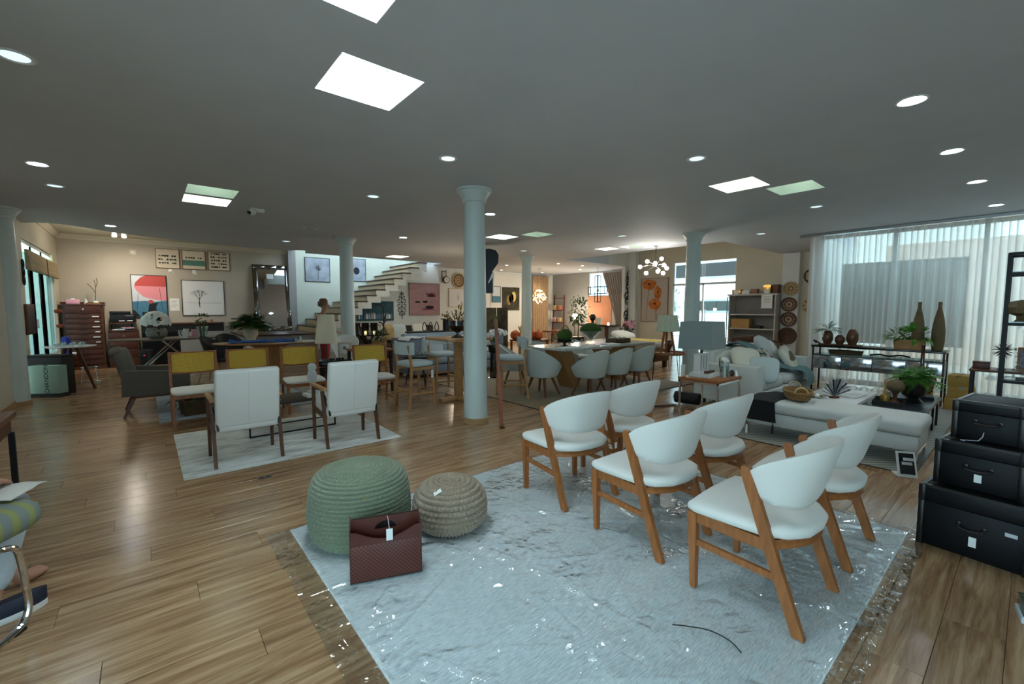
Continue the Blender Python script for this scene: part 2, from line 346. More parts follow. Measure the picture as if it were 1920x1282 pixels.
for k in range(3): G().bb(-.95 + .93 * k, -.91 + .93 * k, -.03, .03, 0, 2.5).obj('mullion', 'alu_white', sf)
# curtain side: glazed wall behind the sheer curtain, end wall of the entrance
wall('wall_right', 'cream end wall with glazed entrance beside shelf unit', 'paint_cream', [(12.72, 12.85, 2.78, 5.44, 0, 5.2), (12.72, 12.85, 7.36, 8.9, 0, 5.2), (12.72, 12.85, 5.44, 7.36, 2.80, 5.2)])
wall('trim_2', 'white pilaster strip behind the woven basket plates', 'paint_white', [(12.60, 12.72, 3.86, 4.24, 0, 2.80)])
wall('trim_3', 'white corner pilaster beside the flower painting', 'paint_white', [(12.56, 12.72, 8.62, 8.90, 0, 5.2)])
wall('wall_entry_side', 'white wall above and beside the rear room opening', 'paint_white', [(9.47, 12.72, 8.90, 9.02, 2.82, 5.2), (12.4, 12.9, 8.92, 9.04, 0, 2.8)])
wall('wall_entry_upper', 'cream wall above the ceiling edge of the entrance', 'paint_cream', [(9.35, 9.465, 4.2, 9.0, 3.15, 5.2), (9.47, 12.72, 4.2, 4.31, 3.15, 5.2)])
wall('wall_patio', 'white wall closing the corner behind the curtain', 'paint_white', [(10.35, 12.72, 2.78, 2.90, 0, 2.8)])
# rear room
wall('wall_far', 'pale wall of the rear room with hanging pictures', 'paint_white', [(7.30, 13.5, 13.3, 13.42, 0, 2.8), (7.30, 7.42, 12.62, 13.3, 0, 2.8)])
wall('wall_far_right', 'grey wall of the rear room with a window', 'paint_grey', [(13.38, 13.5, 11.32, 13.3, 0, 2.8), (13.38, 13.5, 9.0, 10.2, 0, 2.8), (13.38, 13.5, 10.2, 11.32, 2.78, 2.81)])
wall('wall_far_niche', 'terracotta wall panel below the rear window', 'paint_terracotta', [(13.36, 13.5, 10.2, 11.32, 0, 1.86)])
# staircase wall below the steps
struct(G().prism([(4.35, 0), (7.30, 0), (7.30, 2.80), (7.02, 2.80), (4.35, 1.13)], -.12, Matrix(((1, 0, 0, 0), (0, 0, 1, 12.74), (0, 1, 0, 0), (0, 0, 0, 1)))).obj('wall_under_stairs', 'paint_white', smooth=0), 'white wall under the staircase hung with paintings')
# ================================================================ columns
def column(x, y, lab):
    t = bpy.data.objects.new('column', None); COL.objects.link(t); t.location = (x, y, 0); struct(t, lab)
    G().lathe([(.146, .0), (.146, .1), (.140, 1.0), (.132, 2.0), (.126, 2.64), (.126, 2.70)], 40).obj('shaft', 'paint_column', t)
    G().lathe([(.127, 2.655), (.142, 2.66), (.146, 2.675), (.142, 2.69), (.150, 2.70), (.156, 2.725), (.178, 2.745), (.188, 2.765), (.192, 2.78), (.212, 2.785), (.214, 2.81), (.0, 2.81)], 40).obj('capital', 'paint_column', t)
    G().lathe([(.0, .001), (.162, .001), (.162, .055), (.152, .066), (.147, .066), (.147, .02)], 40).obj('base', 'wood_trim', t)
column(3.09, 4.40, 'smooth white round column standing alone mid room'); column(8.0, 4.22, 'white round column behind the square lamp'); column(3.18, 9.05, 'white round column in front of the stairs')
column(8.0, 8.95, 'far white round column beside the orchids'); column(-1.50, 9.40, 'white round column against the side wall')
g = G()
for q in ((-1.5, -1.48, 1.9, 9.7, 0, .09), (-1.48, 3.3, 14.46, 14.48, 0, .09), (7.42, 13.38, 13.28, 13.3, 0, .09)): g.bb(*q)
struct(g.obj('baseboard_left', 'wood_trim', smooth=0), 'wood toned baseboard along the walls')
# ================================================================ staircase and platform
st = bpy.data.objects.new('staircase', None); COL.objects.link(st); st.location = (3.4, 12.3, 0); struct(st, 'white zigzag staircase with dark wooden treads rising to the upper floor')
run, rise = .276, .1735; n0 = 4
G().bb(-1.55, .28, .1, 2.05, 0, .70).obj('platform', 'paint_grey', st)
G().bb(-1.60, .30, .06, 2.05, .702, .745, .006).obj('platform_tread', 'wood_tread', st)
poly_top, poly_bot = [], []
for i in range(12):
    x = .10 + i * run; z0 = .745 + i * rise
    G().bb(x - .03, x + run + .012, -.02, 2.05, z0 + rise - .035, z0 + rise, .006).obj('tread', 'wood_tread', st)
    G().bb(x, x + .02, .02, 2.05, z0 + .001, z0 + rise - .036).obj('riser', 'riser_cream', st)
    poly_top += [(x, z0), (x, z0 + rise - .036)]; poly_bot += [(x + .02 + run * .4, z0 - .22), (x + .02 + run * .4, z0 + rise - .22)]
poly = poly_top + [(.10 + 12 * run, .745 + 12 * rise - .036)] + [(.10 + 12 * run, .745 + 11 * rise - .12)] + list(reversed(poly_bot)) + [(.14, .3), (.10, .3)]
G().prism(poly, -.05, Matrix(((1, 0, 0, 0), (0, 0, 1, .05), (0, 1, 0, 0), (0, 0, 0, 1)))).obj('stringer', 'paint_white', st, smooth=0)
# ================================================================ downlights, vents, camera
def downlight(x, y, on, lab):
    t = thing('recessed_downlight', lab, 'ceiling light', (x, y, H), 0, 'recessed ceiling downlights')
    G().lathe([(.088, 0), (.09, -.004), (.078, -.008), (.066, -.004), (.062, .0)], 24).obj('trim_ring', 'alu_white', t)
    G().lathe([(.0, -.003), (.063, -.003), (.0632, -.001), (.0, -.001)], 24).obj('lens', 'lens_on' if on else 'lens_faint', t)
    if on:
        lamp('downlight_beam', 'SPOT', (x, y, H - .03), SPOT_W * on, (.84, .93, 1.0), spot_size=R(120), spot_blend=.6, shadow_soft_size=.06)
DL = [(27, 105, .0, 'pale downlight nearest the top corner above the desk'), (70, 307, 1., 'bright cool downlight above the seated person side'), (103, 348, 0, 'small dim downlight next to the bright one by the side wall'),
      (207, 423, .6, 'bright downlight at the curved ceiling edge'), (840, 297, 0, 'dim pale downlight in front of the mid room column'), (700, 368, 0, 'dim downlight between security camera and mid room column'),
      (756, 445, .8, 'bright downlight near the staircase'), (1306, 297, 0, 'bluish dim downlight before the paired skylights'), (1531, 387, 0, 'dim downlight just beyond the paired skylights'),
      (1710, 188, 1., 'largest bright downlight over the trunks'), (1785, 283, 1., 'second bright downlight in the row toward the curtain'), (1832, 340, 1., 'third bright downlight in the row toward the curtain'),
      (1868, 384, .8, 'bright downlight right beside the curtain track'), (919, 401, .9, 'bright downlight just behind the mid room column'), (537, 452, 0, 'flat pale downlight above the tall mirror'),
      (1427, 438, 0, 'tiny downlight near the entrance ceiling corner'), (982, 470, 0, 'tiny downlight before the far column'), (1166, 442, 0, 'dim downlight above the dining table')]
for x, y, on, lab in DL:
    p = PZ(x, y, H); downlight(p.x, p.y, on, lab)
FAR_DL = [(950, 497), (1047, 494), (1092, 498), (940, 506), (1017, 511), (1088, 505)]
for i, (x, y) in enumerate(FAR_DL):
    p = PZ(x, y, H); t = thing('recessed_downlight', 'small warm downlight in the rear room ceiling', 'ceiling light', (p.x, min(p.y, 13.1), H), 0, 'warm rear room downlights')
    G().lathe([(.07, 0), (.07, -.005), (.05, -.006), (.045, 0)], 16).obj('trim_ring', 'alu_white', t); G().lathe([(.0, -.002), (.047, -.002), (.047, 0), (.0, 0)], 16).obj('lens', 'lens_warm', t)
    if i in (0, 2, 4): lamp('downlight_beam', 'SPOT', (p.x, min(p.y, 13.1), H - .03), 24, (1, .80, .56), spot_size=R(130), spot_blend=.7, shadow_soft_size=.05)
# ceiling vents
for x, y in ((581, 428), ):
    p = PZ(x, y, H); t = thing('ceiling_vent', 'small flush vent slot in the ceiling before the mirror', 'vent', (p.x, p.y, H), 0)
    G().bb(-.11, .11, -.05, .05, -.008, 0).obj('frame', 'alu_white', t); G().bb(-.08, .08, -.015, .015, -.010, -.0075).obj('slot', 'dark_gap', t)
p = PZ(478, 391, H); t = thing('security_camera', 'white dome security camera with black lens on the ceiling', 'camera', (p.x, p.y, H), R(-40))
G().lathe([(.0, 0), (.055, 0), (.055, -.02), (.03, -.03), (.0, -.03)], 20).obj('mount', 'alu_white', t)
G().sell((-.03, -.02, -.055), (.10, .10, .09), 1, 1).obj('body', 'alu_white', t)
M('black_gloss', (12, 12, 14), .15); M('black_matt', (22, 22, 24), .6)
G().cyl((-.045, -.058, -.065), (-.052, -.078, -.07), .026, .024, 16).obj('lens', 'black_gloss', t)
G().box((.075, .01, -.03), (.09, .06, .05), R(15), .008).obj('junction_box', 'alu_white', t)
# ================================================================ fabrics and woods
M('fabric_white', (222, 220, 212), .85, var=.025, vs=300, bump=.15, bs=420, sheen=.2)
M('leather_white', (226, 226, 220), .55, bump=.05, bs=200)
M('wood_chair', (150, 92, 48), .42, var=.16, vs=9, stretch=(6, 6, 1))
M('wood_dark', (92, 56, 34), .45, var=.2, vs=8, stretch=(5, 5, 1))
M('wood_walnut', (112, 72, 46), .42, var=.18, vs=9, stretch=(1, 6, 6))
M('wood_light', (176, 132, 84), .45, var=.12, vs=7, stretch=(1, 5, 5))
M('yarn_green', (122, 132, 106), .95, var=.10, vs=120, bump=.4, bs=500, sheen=.3)
M('yarn_taupe', (156, 138, 116), .95, var=.12, vs=120, bump=.4, bs=500, sheen=.3)
M('leather_brown', (84, 40, 30), .38, var=.10, vs=30, bump=.1, bs=250)
M('leather_lining', (44, 30, 28), .7)
M('chrome', (220, 222, 226), .08, metal=1.)
M('steel_black', (20, 20, 21), .45, metal=.4)
M('paper', (236, 236, 232), .8); M('paper_grey', (200, 202, 204), .8); M('cardboard', (176, 138, 84), .85, var=.06, vs=10)
M('white_gloss', (235, 235, 232), .25)
M('gold', (190, 150, 80), .3, metal=.9)
# heathered rug
def rugmat(name, c0, c1, c2, sc, stretch, rz):
    m = M(name, c1, .95, sheen=.3); N, L, b = nodes(m); tc = N.new('ShaderNodeTexCoord'); mp = N.new('ShaderNodeMapping'); mp.inputs['Scale'].default_value = stretch; mp.inputs['Rotation'].default_value = (0, 0, R(rz))
    L.new(tc.outputs['Object'], mp.inputs[0]); n = N.new('ShaderNodeTexNoise'); n.inputs['Scale'].default_value = sc; n.inputs['Detail'].default_value = 6; n.inputs['Roughness'].default_value = .65; L.new(mp.outputs[0], n.inputs['Vector'])
    cr = N.new('ShaderNodeValToRGB'); e = cr.color_ramp.elements; e[0].position = .33; e[0].color = lin(c0); e[1].position = .66; e[1].color = lin(c2); k = e.new(.5); k.color = lin(c1); L.new(n.outputs[0], cr.inputs[0]); L.new(cr.outputs[0], b.inputs['Base Color'])
    bp = N.new('ShaderNodeBump'); bp.inputs['Strength'].default_value = .3; bp.inputs['Distance'].default_value = .004; L.new(n.outputs[0], bp.inputs['Height']); L.new(bp.outputs[0], b.inputs['Normal']); return m
rugmat('rug_heather', (176, 188, 192), (216, 222, 222), (240, 242, 240), 11, (2.0, 16, 1), 32)
rugmat('rug_abstract', (150, 148, 136), (206, 208, 202), (232, 232, 226), 2.6, (1, 3.2, 1), 8)
def rug(name, lab, x0, x1, y0, y1, h, mat, binding=None):
    t = thing(name, lab, 'rug', ((x0 + x1) / 2, (y0 + y1) / 2, 0)); hx, hy = (x1 - x0) / 2, (y1 - y0) / 2
    G().bb(-hx, hx, -hy, hy, .0005, h, .003).obj('pile', mat, t)
    g = G()
    for q in ((-hx - .008, -hx, -hy - .008, hy + .008), (hx, hx + .008, -hy - .008, hy + .008), (-hx, hx, -hy - .008, -hy), (-hx, hx, hy, hy + .008)): g.bb(*q, .0005, h * .9)
    g.obj('binding', binding or mat, t); return t
rug('area_rug', 'large pale blue grey heathered rug under the plastic film', .64, 3.58, .44, 2.93, .008, 'rug_heather')
# clear film over the rug: a crumpled thin sheet
clear_glass('film', (249, 252, 253), .13, .05)
m = MATS['film']; N = m.node_tree.nodes; L = m.node_tree.links; tc = N.new('ShaderNodeTexCoord'); bp = N.new('ShaderNodeBump'); bp.inputs['Strength'].default_value = 1.; bp.inputs['Distance'].default_value = .06
n1 = N.new('ShaderNodeTexNoise'); n1.inputs['Scale'].default_value = 2.2; n1.inputs['Detail'].default_value = 4; L.new(tc.outputs['Object'], n1.inputs['Vector'])
mr = N.new('ShaderNodeMapRange'); mr.inputs[1].default_value = .46; mr.inputs[2].default_value = .64; L.new(n1.outputs[0], mr.inputs[0])
n3 = N.new('ShaderNodeTexNoise'); n3.inputs['Scale'].default_value = 9; n3.inputs['Detail'].default_value = 1.5; n3.inputs['Distortion'].default_value = .8; L.new(tc.outputs['Object'], n3.inputs['Vector'])
ad = N.new('ShaderNodeMath'); ad.operation = 'MULTIPLY'; L.new(n3.outputs[0], ad.inputs[0]); L.new(mr.outputs[0], ad.inputs[1])
L.new(ad.outputs[0], bp.inputs['Height'])
for n in N:
    if n.type in ('BSDF_GLOSSY', 'LAYER_WEIGHT'): L.new(bp.outputs[0], n.inputs['Normal'])
folds = []
rnd = random.Random(3)
for i in range(70):
    a = rnd.uniform(0, PI); folds.append((rnd.uniform(.6, 3.6), rnd.uniform(.4, 3), math.cos(a), math.sin(a), rnd.uniform(.2, .8), rnd.uniform(.010, .020), rnd.uniform(.005, .013)))
def film(u, v):
    x = .50 + u * 3.14; y = .34 + v * 2.62
    inside = .64 < x < 3.58 and .44 < y < 2.93
    z = .0090 if inside else .0035
    z += .0035 * max(0, noise.noise((x * 3, y * 3, 1))) + .002 * max(0, noise.noise((x * 9, y * 9, 4)))
    for fx, fy, c, s_, ln, wd, hh in folds:
        dx, dy = x - fx, y - fy; al = dx * c + dy * s_; ac = -dx * s_ + dy * c + .05 * math.sin(al * 5)
        if abs(al) < ln: z += hh * math.exp(-(ac / wd) ** 2) * (1 - (al / ln) ** 2)
    ex = min(u, 1 - u) * 3.14; ey = min(v, 1 - v) * 2.62
    if not inside: z += .006 * max(0, noise.noise((x * 14, y * 14, 9)))
    if x > 3.4 and y < .75: z += .035 * max(0, noise.noise((x * 9, y * 9, 2)) + .15) * min(1, (x - 3.4) / .15)
    wob = .02 * noise.noise((y * 4, 0, 5)); wob2 = .012 * noise.noise((0, x * 5, 7))
    return (x + (wob if u < .05 or u > .95 else 0), y + (wob2 if v < .05 or v > .95 else 0), z)
g = G(); g.surf(film, 400, 340)
tag(g.obj('plastic_sheet', 'film', smooth=80), 'crumpled clear plastic film spread over the large pale rug', 'plastic sheet')
# ================================================================ open side chair
def side_chair():
    t = thing('dining_chair', 'x', 'chair', group='upholstered chairs on the plastic covered rug')
    for s in (-1, 1):
        G().hbar((s * .247, .222, 0), (s * .247, .235, .385), .030, .026, .040, .044).obj('front_leg', 'wood_chair', t)
        g = G(); g.rings([[(s * .247 + dx, y, z) for dx, y, z in ((-.014, -.262, 0), (.014, -.262, 0), (.014, -.216, 0), (-.014, -.216, 0))], [(s * .250 + dx, y, z) for dx, y, z in ((-.016, -.142, .34), (.016, -.142, .34), (.016, -.090, .345), (-.016, -.090, .345))],
                          [(s * .262 + dx, y, z) for dx, y, z in ((-.016, -.036, .655), (.016, -.036, .655), (.016, .012, .662), (-.016, .012, .662))], [(s * .262 + dx, y, z) for dx, y, z in ((-.014, -.026, .682), (.014, -.026, .682), (.014, .006, .685), (-.014, .006, .685))]])
        g.obj('rear_leg', 'wood_chair', t)
        G().bar((s * .247, .225, .362), (s * .249, -.115, .352), .022, .052).obj('side_rail', 'wood_chair', t)
        G().bar((s * .247, .228, .235), (s * .248, -.150, .222), .018, .030).obj('stretcher', 'wood_chair', t)
    G().bar((-.24, .225, .362), (.24, .225, .362), .05, .022, ref=(0, 0, 1)).obj('front_rail', 'wood_chair', t)
    G().tube(smoothpath([(-.245, -.115, .36), (-.13, -.19, .362), (0, -.215, .362), (.13, -.19, .362), (.245, -.115, .36)], 4), .022, 6, flat=.7).obj('rear_rail', 'wood_chair', t)
    # seat cushion
    plan = [(-.275, .225), (-.26, .262), (0, .275), (.26, .262), (.275, .225), (.272, .05), (.262, -.08), (.215, -.175), (.12, -.232), (0, -.245), (-.12, -.232), (-.215, -.175), (-.262, -.08), (-.272, .05)]
    pl = []
    for i in range(len(plan)):
        a, b_ = Vector(plan[i]), Vector(plan[(i + 1) % len(plan)]); pl += [a, (a + b_) / 2 * 1.004]
    rr = []
    for sc, z in ((.90, .386), (.965, .388), (.99, .398), (1.0, .412), (.985, .426), (.94, .437), (.82, .444), (.55, .447), (.2, .447), (.02, .447)):
        rr.append([(p.x * sc, .01 + (p.y - .01) * sc, z - (.006 * (1 - sc))) for p in pl])
    G().rings(rr).obj('seat', 'fabric_white', t, smooth=60)
    # wrap-around back
    def bk(u, v, o=0.):
        a = R(-90 + 180 * u); s_, c = math.sin(a), math.cos(a); cc = c ** .8
        zb = .562 - .058 * cc; zt = .672 + .132 * cc ** .8; z = zb + (zt - zb) * v
        dep = .155 + (.255 - .155) * ((z - .47) / .34)
        return Vector(((.248 + .02 * v + o * .9) * math.copysign(abs(s_) ** .85, s_), -.028 - (dep + o) * cc, z))
    g = G(); nu, nv = 28, 8; ring = []
    for i in range(nu + 1):
        u = i / nu; th = .034 * (.55 + .45 * math.sin(PI * u)); sec = []
        for k in range(nv + 1): sec.append(bk(u, k / nv, th / 2 * (1 if 0 < k < nv else .55)))
        for k in range(nv, -1, -1): sec.append(bk(u, k / nv, -th / 2 * (1 if 0 < k < nv else .55)))
        ring.append(sec)
    g.rings(ring); g.obj('backrest', 'fabric_white', t, smooth=70)
    return t
ch = side_chair(); SEAT = [
    ((2.29, .80, .013), 0, 'nearest white chair with orange brown legs, in front of the trunks'),
    ((2.36, 1.47, .013), -3, 'middle white chair of the front row facing away'),
    ((2.42, 2.21, .013), -7, 'white chair of the front row closest to the knitted poufs'),
    ((3.04, .80, .013), 0, 'white chair tucked behind the nearest chair by the film corner'),
    ((3.10, 1.50, .013), -2, 'white chair of the rear row in front of the upholstered bench'),
    ((3.12, 2.24, .013), -4, 'white chair of the rear row nearest the dining rug')]
for i, (l, a, lab) in enumerate(SEAT):
    if i == 0: ch.location = l; ch.rotation_euler.z = R(a); ch['label'] = lab
    else: dup(ch, l, R(a), lab)
p = Vector((2.42, 2.21, 0)); tg = G().box((0, 0, 0), (.026, .002, .045)).obj('price_tag', 'paper'); tg.location = (2.70, 1.995, .36); tag(tg, 'small white price tag hanging from a chair rail', 'tag')
# ================================================================ knitted poufs
def knit(name, lab, loc, prof, rows, st, amp, mat, shift, tagc):
    t = thing(name, lab, 'pouf', loc)
    P = smoothpath([(r, 0, z) for r, z in prof], 10)
    ln = [0]
    for a, b_ in zip(P, P[1:]): ln.append(ln[-1] + (b_ - a).length)
    def at(s_):
        d = s_ * ln[-1]
        for i in range(len(P) - 1):
            if ln[i + 1] >= d:
                f = (d - ln[i]) / max(1e-9, ln[i + 1] - ln[i]); p_ = P[i].lerp(P[i + 1], f); tt = (P[i + 1] - P[i]).normalized(); return p_, Vector((tt.z, 0, -tt.x))
        return P[-1], Vector((0, 0, 1))
    nv = rows * 4; nu = st * 4; rr = []
    for j in range(nv + 1):
        p_, n_ = at(j / nv); ph = j / 4; row_ = int(ph); a = abs(math.sin(PI * ph)); ring = []
        taper = min(1, p_.x / (prof[0][0] * .6 + .02))
        for i in range(nu):
            th = 2 * PI * i / nu; q = abs(math.sin(th * st / 2 + shift * row_ * PI / 2 + (ph - row_) * shift * .9))
            d = amp * (a ** .6) * (.15 + .85 * q ** .7) * taper
            r_ = max(.001, p_.x + n_.x * d); ring.append((r_ * math.cos(th), r_ * math.sin(th), p_.z + n_.z * d))
        rr.append(ring)
    G().rings(rr).obj('knit_cover', mat, t, smooth=80)
    return t
t = knit('knitted_pouf', 'tall sage green crocheted pouf behind the brown leather basket', (.965, 2.62, .014), [(.24, .0), (.275, .04), (.292, .12), (.292, .20), (.280, .30), (.262, .36), (.225, .395), (.15, .412), (.08, .416), (.004, .418)], 27, 62, .014, 'yarn_green', 1, None)
G().box((-.07, -.268, .325), (.035, .004, .014), R(-8)).obj('sewn_label', 'cardboard', t)
t = knit('knitted_pouf', 'low round taupe knitted pouf beside the green pouf', (1.445, 2.35, .016), [(.12, .0), (.18, .02), (.218, .08), (.222, .14), (.208, .20), (.17, .25), (.115, .275), (.06, .282), (.004, .284)], 15, 50, .020, 'yarn_taupe', 1.1, None)
lb = G().box((0, 0, 0), (.05, .026, .003)).obj('sewn_label', 'paper', t); lb.location = (-.14, -.085, .272); lb.rotation_euler = (R(24), R(-30), R(-25))
# ================================================================ leather magazine basket
m = M('leather_woven', (84, 42, 32), .36); N, L, b = nodes(m); tc = N.new('ShaderNodeTexCoord'); ck = N.new('ShaderNodeTexChecker'); ck.inputs['Scale'].default_value = 95; L.new(tc.outputs['Object'], ck.inputs['Vector'])
ck.inputs[1].default_value = lin((104, 54, 42)); ck.inputs[2].default_value = lin((70, 34, 27)); L.new(ck.outputs[0], b.inputs['Base Color']); bp = N.new('ShaderNodeBump'); bp.inputs['Strength'].default_value = .7; bp.inputs['Distance'].default_value = .004; L.new(ck.outputs[1], bp.inputs['Height']); L.new(bp.outputs[0], b.inputs['Normal'])
t = thing('magazine_basket', 'brown leather magazine basket with woven front and cut out handle', 'basket', (.915, 2.135, .016), R(-21)); W2, D2, HB = .178, .075, .27
G().bb(-W2, W2, -D2, -D2 + .008, 0, .19, .003).obj('woven_front', 'leather_woven', t)
dip = [(-W2, .19), (W2, .19), (W2, .262), (W2 - .03, .262)] + [(W2 - .03 - (2 * W2 - .06) * k / 12, .262 - .05 * math.sin(PI * k / 12)) for k in range(1, 12)] + [(-W2 + .03, .262), (-W2, .262)]
XZ = lambda y: Matrix(((1, 0, 0, 0), (0, 0, 1, y), (0, 1, 0, 0), (0, 0, 0, 1)))
G().prism(dip, .009, XZ(-D2 - .0005)).obj('front_band', 'leather_brown', t, smooth=25)
G().bb(-W2, W2, D2 - .006, D2, 0, .27, .002).obj('back_panel', 'leather_lining', t)
for s in (-1, 1):
    sd = [(-D2, 0), (D2, 0), (D2, .285), (D2 - .02, .295), (.02, .285), (-D2 + .03, .265), (-D2, .262)]
    G().prism(sd, .006 * -s, Matrix(((0, 0, 1, s * W2), (1, 0, 0, 0), (0, 1, 0, 0), (0, 0, 0, 1)))).obj('side_panel', 'leather_brown', t, smooth=25)
g = holed([(-W2 + .006, .02), (W2 - .006, .02), (W2 - .006, .30), (-W2 + .006, .30)], [[(.055 * math.cos(R(a)), .235 + .042 * math.sin(R(a))) for a in range(0, 181, 15)]], 0)
ext = bmesh.ops.extrude_face_region(g.b, geom=list(g.b.faces)); bmesh.ops.translate(g.b, vec=(0, 0, .006), verts=[v for v in ext['geom'] if isinstance(v, bmesh.types.BMVert)])
bmesh.ops.transform(g.b, matrix=XZ(-.01), verts=g.b.verts); g.obj('handle_panel', 'leather_brown', t, smooth=25)
G().bb(-W2, W2, -D2, D2, 0, .006).obj('bottom', 'leather_lining', t)
hang = G().bb(.0, .032, -D2 - .0125, -D2 - .0105, .205, .265).tube([(.016, -D2 - .0115, .262), (.012, -.045, .30), (.008, -.012, .305)], .0012, 5).obj('hang_tag', 'paper', t)
# ================================================================ stacked trunks
M('trunk_black', (7, 7, 9), .5, spec=.3, bump=.1, bs=180); M('trunk_edge', (52, 50, 48), .3, metal=.8); M('tape', (150, 160, 165), .35)
def trunk(lab, loc, rz, w_, d, h, extra=None):
    t = thing('travel_chest', lab, 'trunk', loc, rz, 'stacked black trunks'); z1 = h * .74
    G().bb(.0, d, -w_, 0, .004, z1 - .002, .004).obj('body', 'trunk_black', t); lid = G().bb(-.002, d + .002, -w_ - .002, .002, z1, h, .004).obj('lid', 'trunk_black', t)
    for y in (0, -w_):
        for z0, za in ((0.0, z1 - .003),):
            G().box((.0, y, (z0 + za) / 2 + .002), (.026, .026, za - z0), None, .003).obj('edge_strip', 'trunk_edge', t)
        G().box((.0, y, (z1 + h) / 2), (.03, .03, h - z1 + .004), None, .003).obj('corner_cap', 'trunk_edge', t)
    G().bb(-.006, .012, -w_, 0, h - .012, h + .004).bb(0, d, -.012, .005, h - .01, h + .004).obj('lid_edge', 'trunk_edge', t)
    hd = G().tube([(-.004, -w_ / 2 - .05, h * .52), (-.022, -w_ / 2 - .047, h * .47), (-.028, -w_ / 2, h * .455), (-.022, -w_ / 2 + .047, h * .47), (-.004, -w_ / 2 + .05, h * .52)], .007, 8).obj('handle', 'leather_lining', t)
    for s in (-1, 1): G().box((-.005, -w_ / 2 + s * .05, h * .52), (.008, .022, .022), None, .002).obj('handle_plate', 'trunk_edge', hd)
    for (y, z, w2, h2, mm) in (extra or []): G().box((-.003, -y, z), (.003, w2, h2)).obj('paper_label', mm, t)
    return t
trunk('largest black trunk at the bottom of the stack', (3.50, .372, 0), R(-7), .42, .66, .362, [(.22, .10, .03, .055, 'paper'), (.36, .20, .045, .02, 'paper_grey')])
trunk('middle sized black trunk in the stack of three', (3.575, .325, .367), R(-7), .335, .50, .262, [(.17, .075, .03, .045, 'paper')])
trunk('smallest black trunk on top of the stack with pale lid', (3.665, .272, .634), R(-7), .265, .38, .225)
t = G().tube([(3.655, .15, .70), (3.645, .155, .665), (3.63, .17, .642)], .0025, 5).tube([(3.63, .17, .642), (3.60, .24, .639), (3.58, .22, .641)], .002, 5).obj('tag_string', 'paper_grey'); tag(t, 'thin tag string dangling between the upper trunks', 'string')
t = thing('acrylic_block', 'small clear acrylic block on the floor before the trunks', 'block', (3.0, -.09, 0), R(10)); G().bb(-.06, .06, -.06, .06, .03, .09, .004).obj('top', 'glass_tint', t); G().bb(-.065, .065, -.065, .065, 0, .03, .004).obj('base', 'paper_grey', t)
# ================================================================ floor socket
t = thing('floor_socket', 'small dark metal socket plate set in the floor', 'socket', (.694, 4.03, 0), R(-3)); M('plate_dark', (58, 56, 54), .4, metal=.6)
G().bb(-.052, .052, -.022, .022, .0005, .004, .001).obj('plate', 'plate_dark', t)
for s in (-1, 1): G().lathe([(.0, .004), (.016, .004), (.015, .0055), (.0, .0055)], 16, (s * .024, 0, 0)).obj('cap', 'black_matt', t)
# ================================================================ film scrap cord
g = G().tube(smoothpath([(1.70, .94, .022), (1.74, .90, .02), (1.79, .82, .022), (1.80, .74, .02), (1.77, .68, .021)], 5), .0025, 5).obj('loose_cord', 'black_matt'); tag(g, 'short dark loose cord lying on the plastic film', 'cord')
# ================================================================ chrome cantilever chair at the frame edge
m = M('stripe_fabric', (130, 138, 132), .9, bump=.2, bs=300); N, L, b = nodes(m); tc = N.new('ShaderNodeTexCoord'); wv = N.new('ShaderNodeTexWave'); wv.bands_direction = 'Y'; wv.inputs['Scale'].default_value = 4.2; wv.inputs['Distortion'].default_value = .6; wv.inputs['Detail Scale'].default_value = 6
L.new(tc.outputs['Object'], wv.inputs['Vector']); cr = N.new('ShaderNodeValToRGB'); e = cr.color_ramp.elements; e[0].position = .55; e[0].color = lin((122, 130, 126)); e[1].position = .68; e[1].color = lin((138, 144, 88)); L.new(wv.outputs[0], cr.inputs[0]); L.new(cr.outputs[0], b.inputs['Base Color'])
def cantilever(lab, loc, rz):
    t = thing('cantilever_chair', lab, 'chair', loc, rz, 'chrome cantilever chairs at the edge')
    for s in (-1, 1):
        x = s * .24
        pts = smoothpath([(x, -.46, .90), (x, -.40, .62), (x, -.36, .46), (x, -.31, .405), (x, -.2, .40), (x, 0, .40), (x, .07, .395), (x, .115, .37), (x, .13, .32), (x, .145, .18), (x, .15, .09), (x, .125, .035), (x, .06, .015), (x, -.1, .0145), (x, -.3, .0145)], 4)
        G().tube(pts, .0135, 10).obj('tube_frame', 'chrome', t)
        G().box((x, .10, .008), (.02, .05, .014)).obj('glide', 'black_matt', t)
    G().tube([(-.24, -.3, .0145), (.24, -.3, .0145)], .0135, 10).obj('floor_bar', 'chrome', t)
    st_ = G().sell((0, .0, .478), (.52, .58, .16), .6, .35, 28, 12).obj('seat', 'stripe_fabric', t, smooth=70)
    G().sell((0, -.43, .74), (.46, .07, .34), .45, .4, 24, 10, rot=(R(-14), 0, 0)).obj('backrest', 'stripe_fabric', t, smooth=70)
    for s in (-1, 1): G().cyl((s * .245, .02, .40), (s * .275, .03, .41), .006, .008, 8).obj('bolt', 'chrome', st_)
    return t
cc = cantilever('chrome cantilever chair with green striped padded seat', (-.743, 2.785, 0), R(-33))
def cl(u, v):
    x = -.10 + .2 * u; y = -.12 + .24 * v; r_ = math.hypot(x, y)
    return (x, y, .004 + .01 * noise.noise((x * 14, y * 14, 3)) - .25 * max(0, abs(y) - .08) ** 1.3 + .008)
g = G(); g.surf(cl, 16, 18, .004); t = g.obj('white_cloth', 'fabric_white', smooth=70); t.location = (-.545, 2.975, .552); t.rotation_euler.z = R(-20); tag(t, 'folded white cloth lying on the striped chair seat', 'cloth')
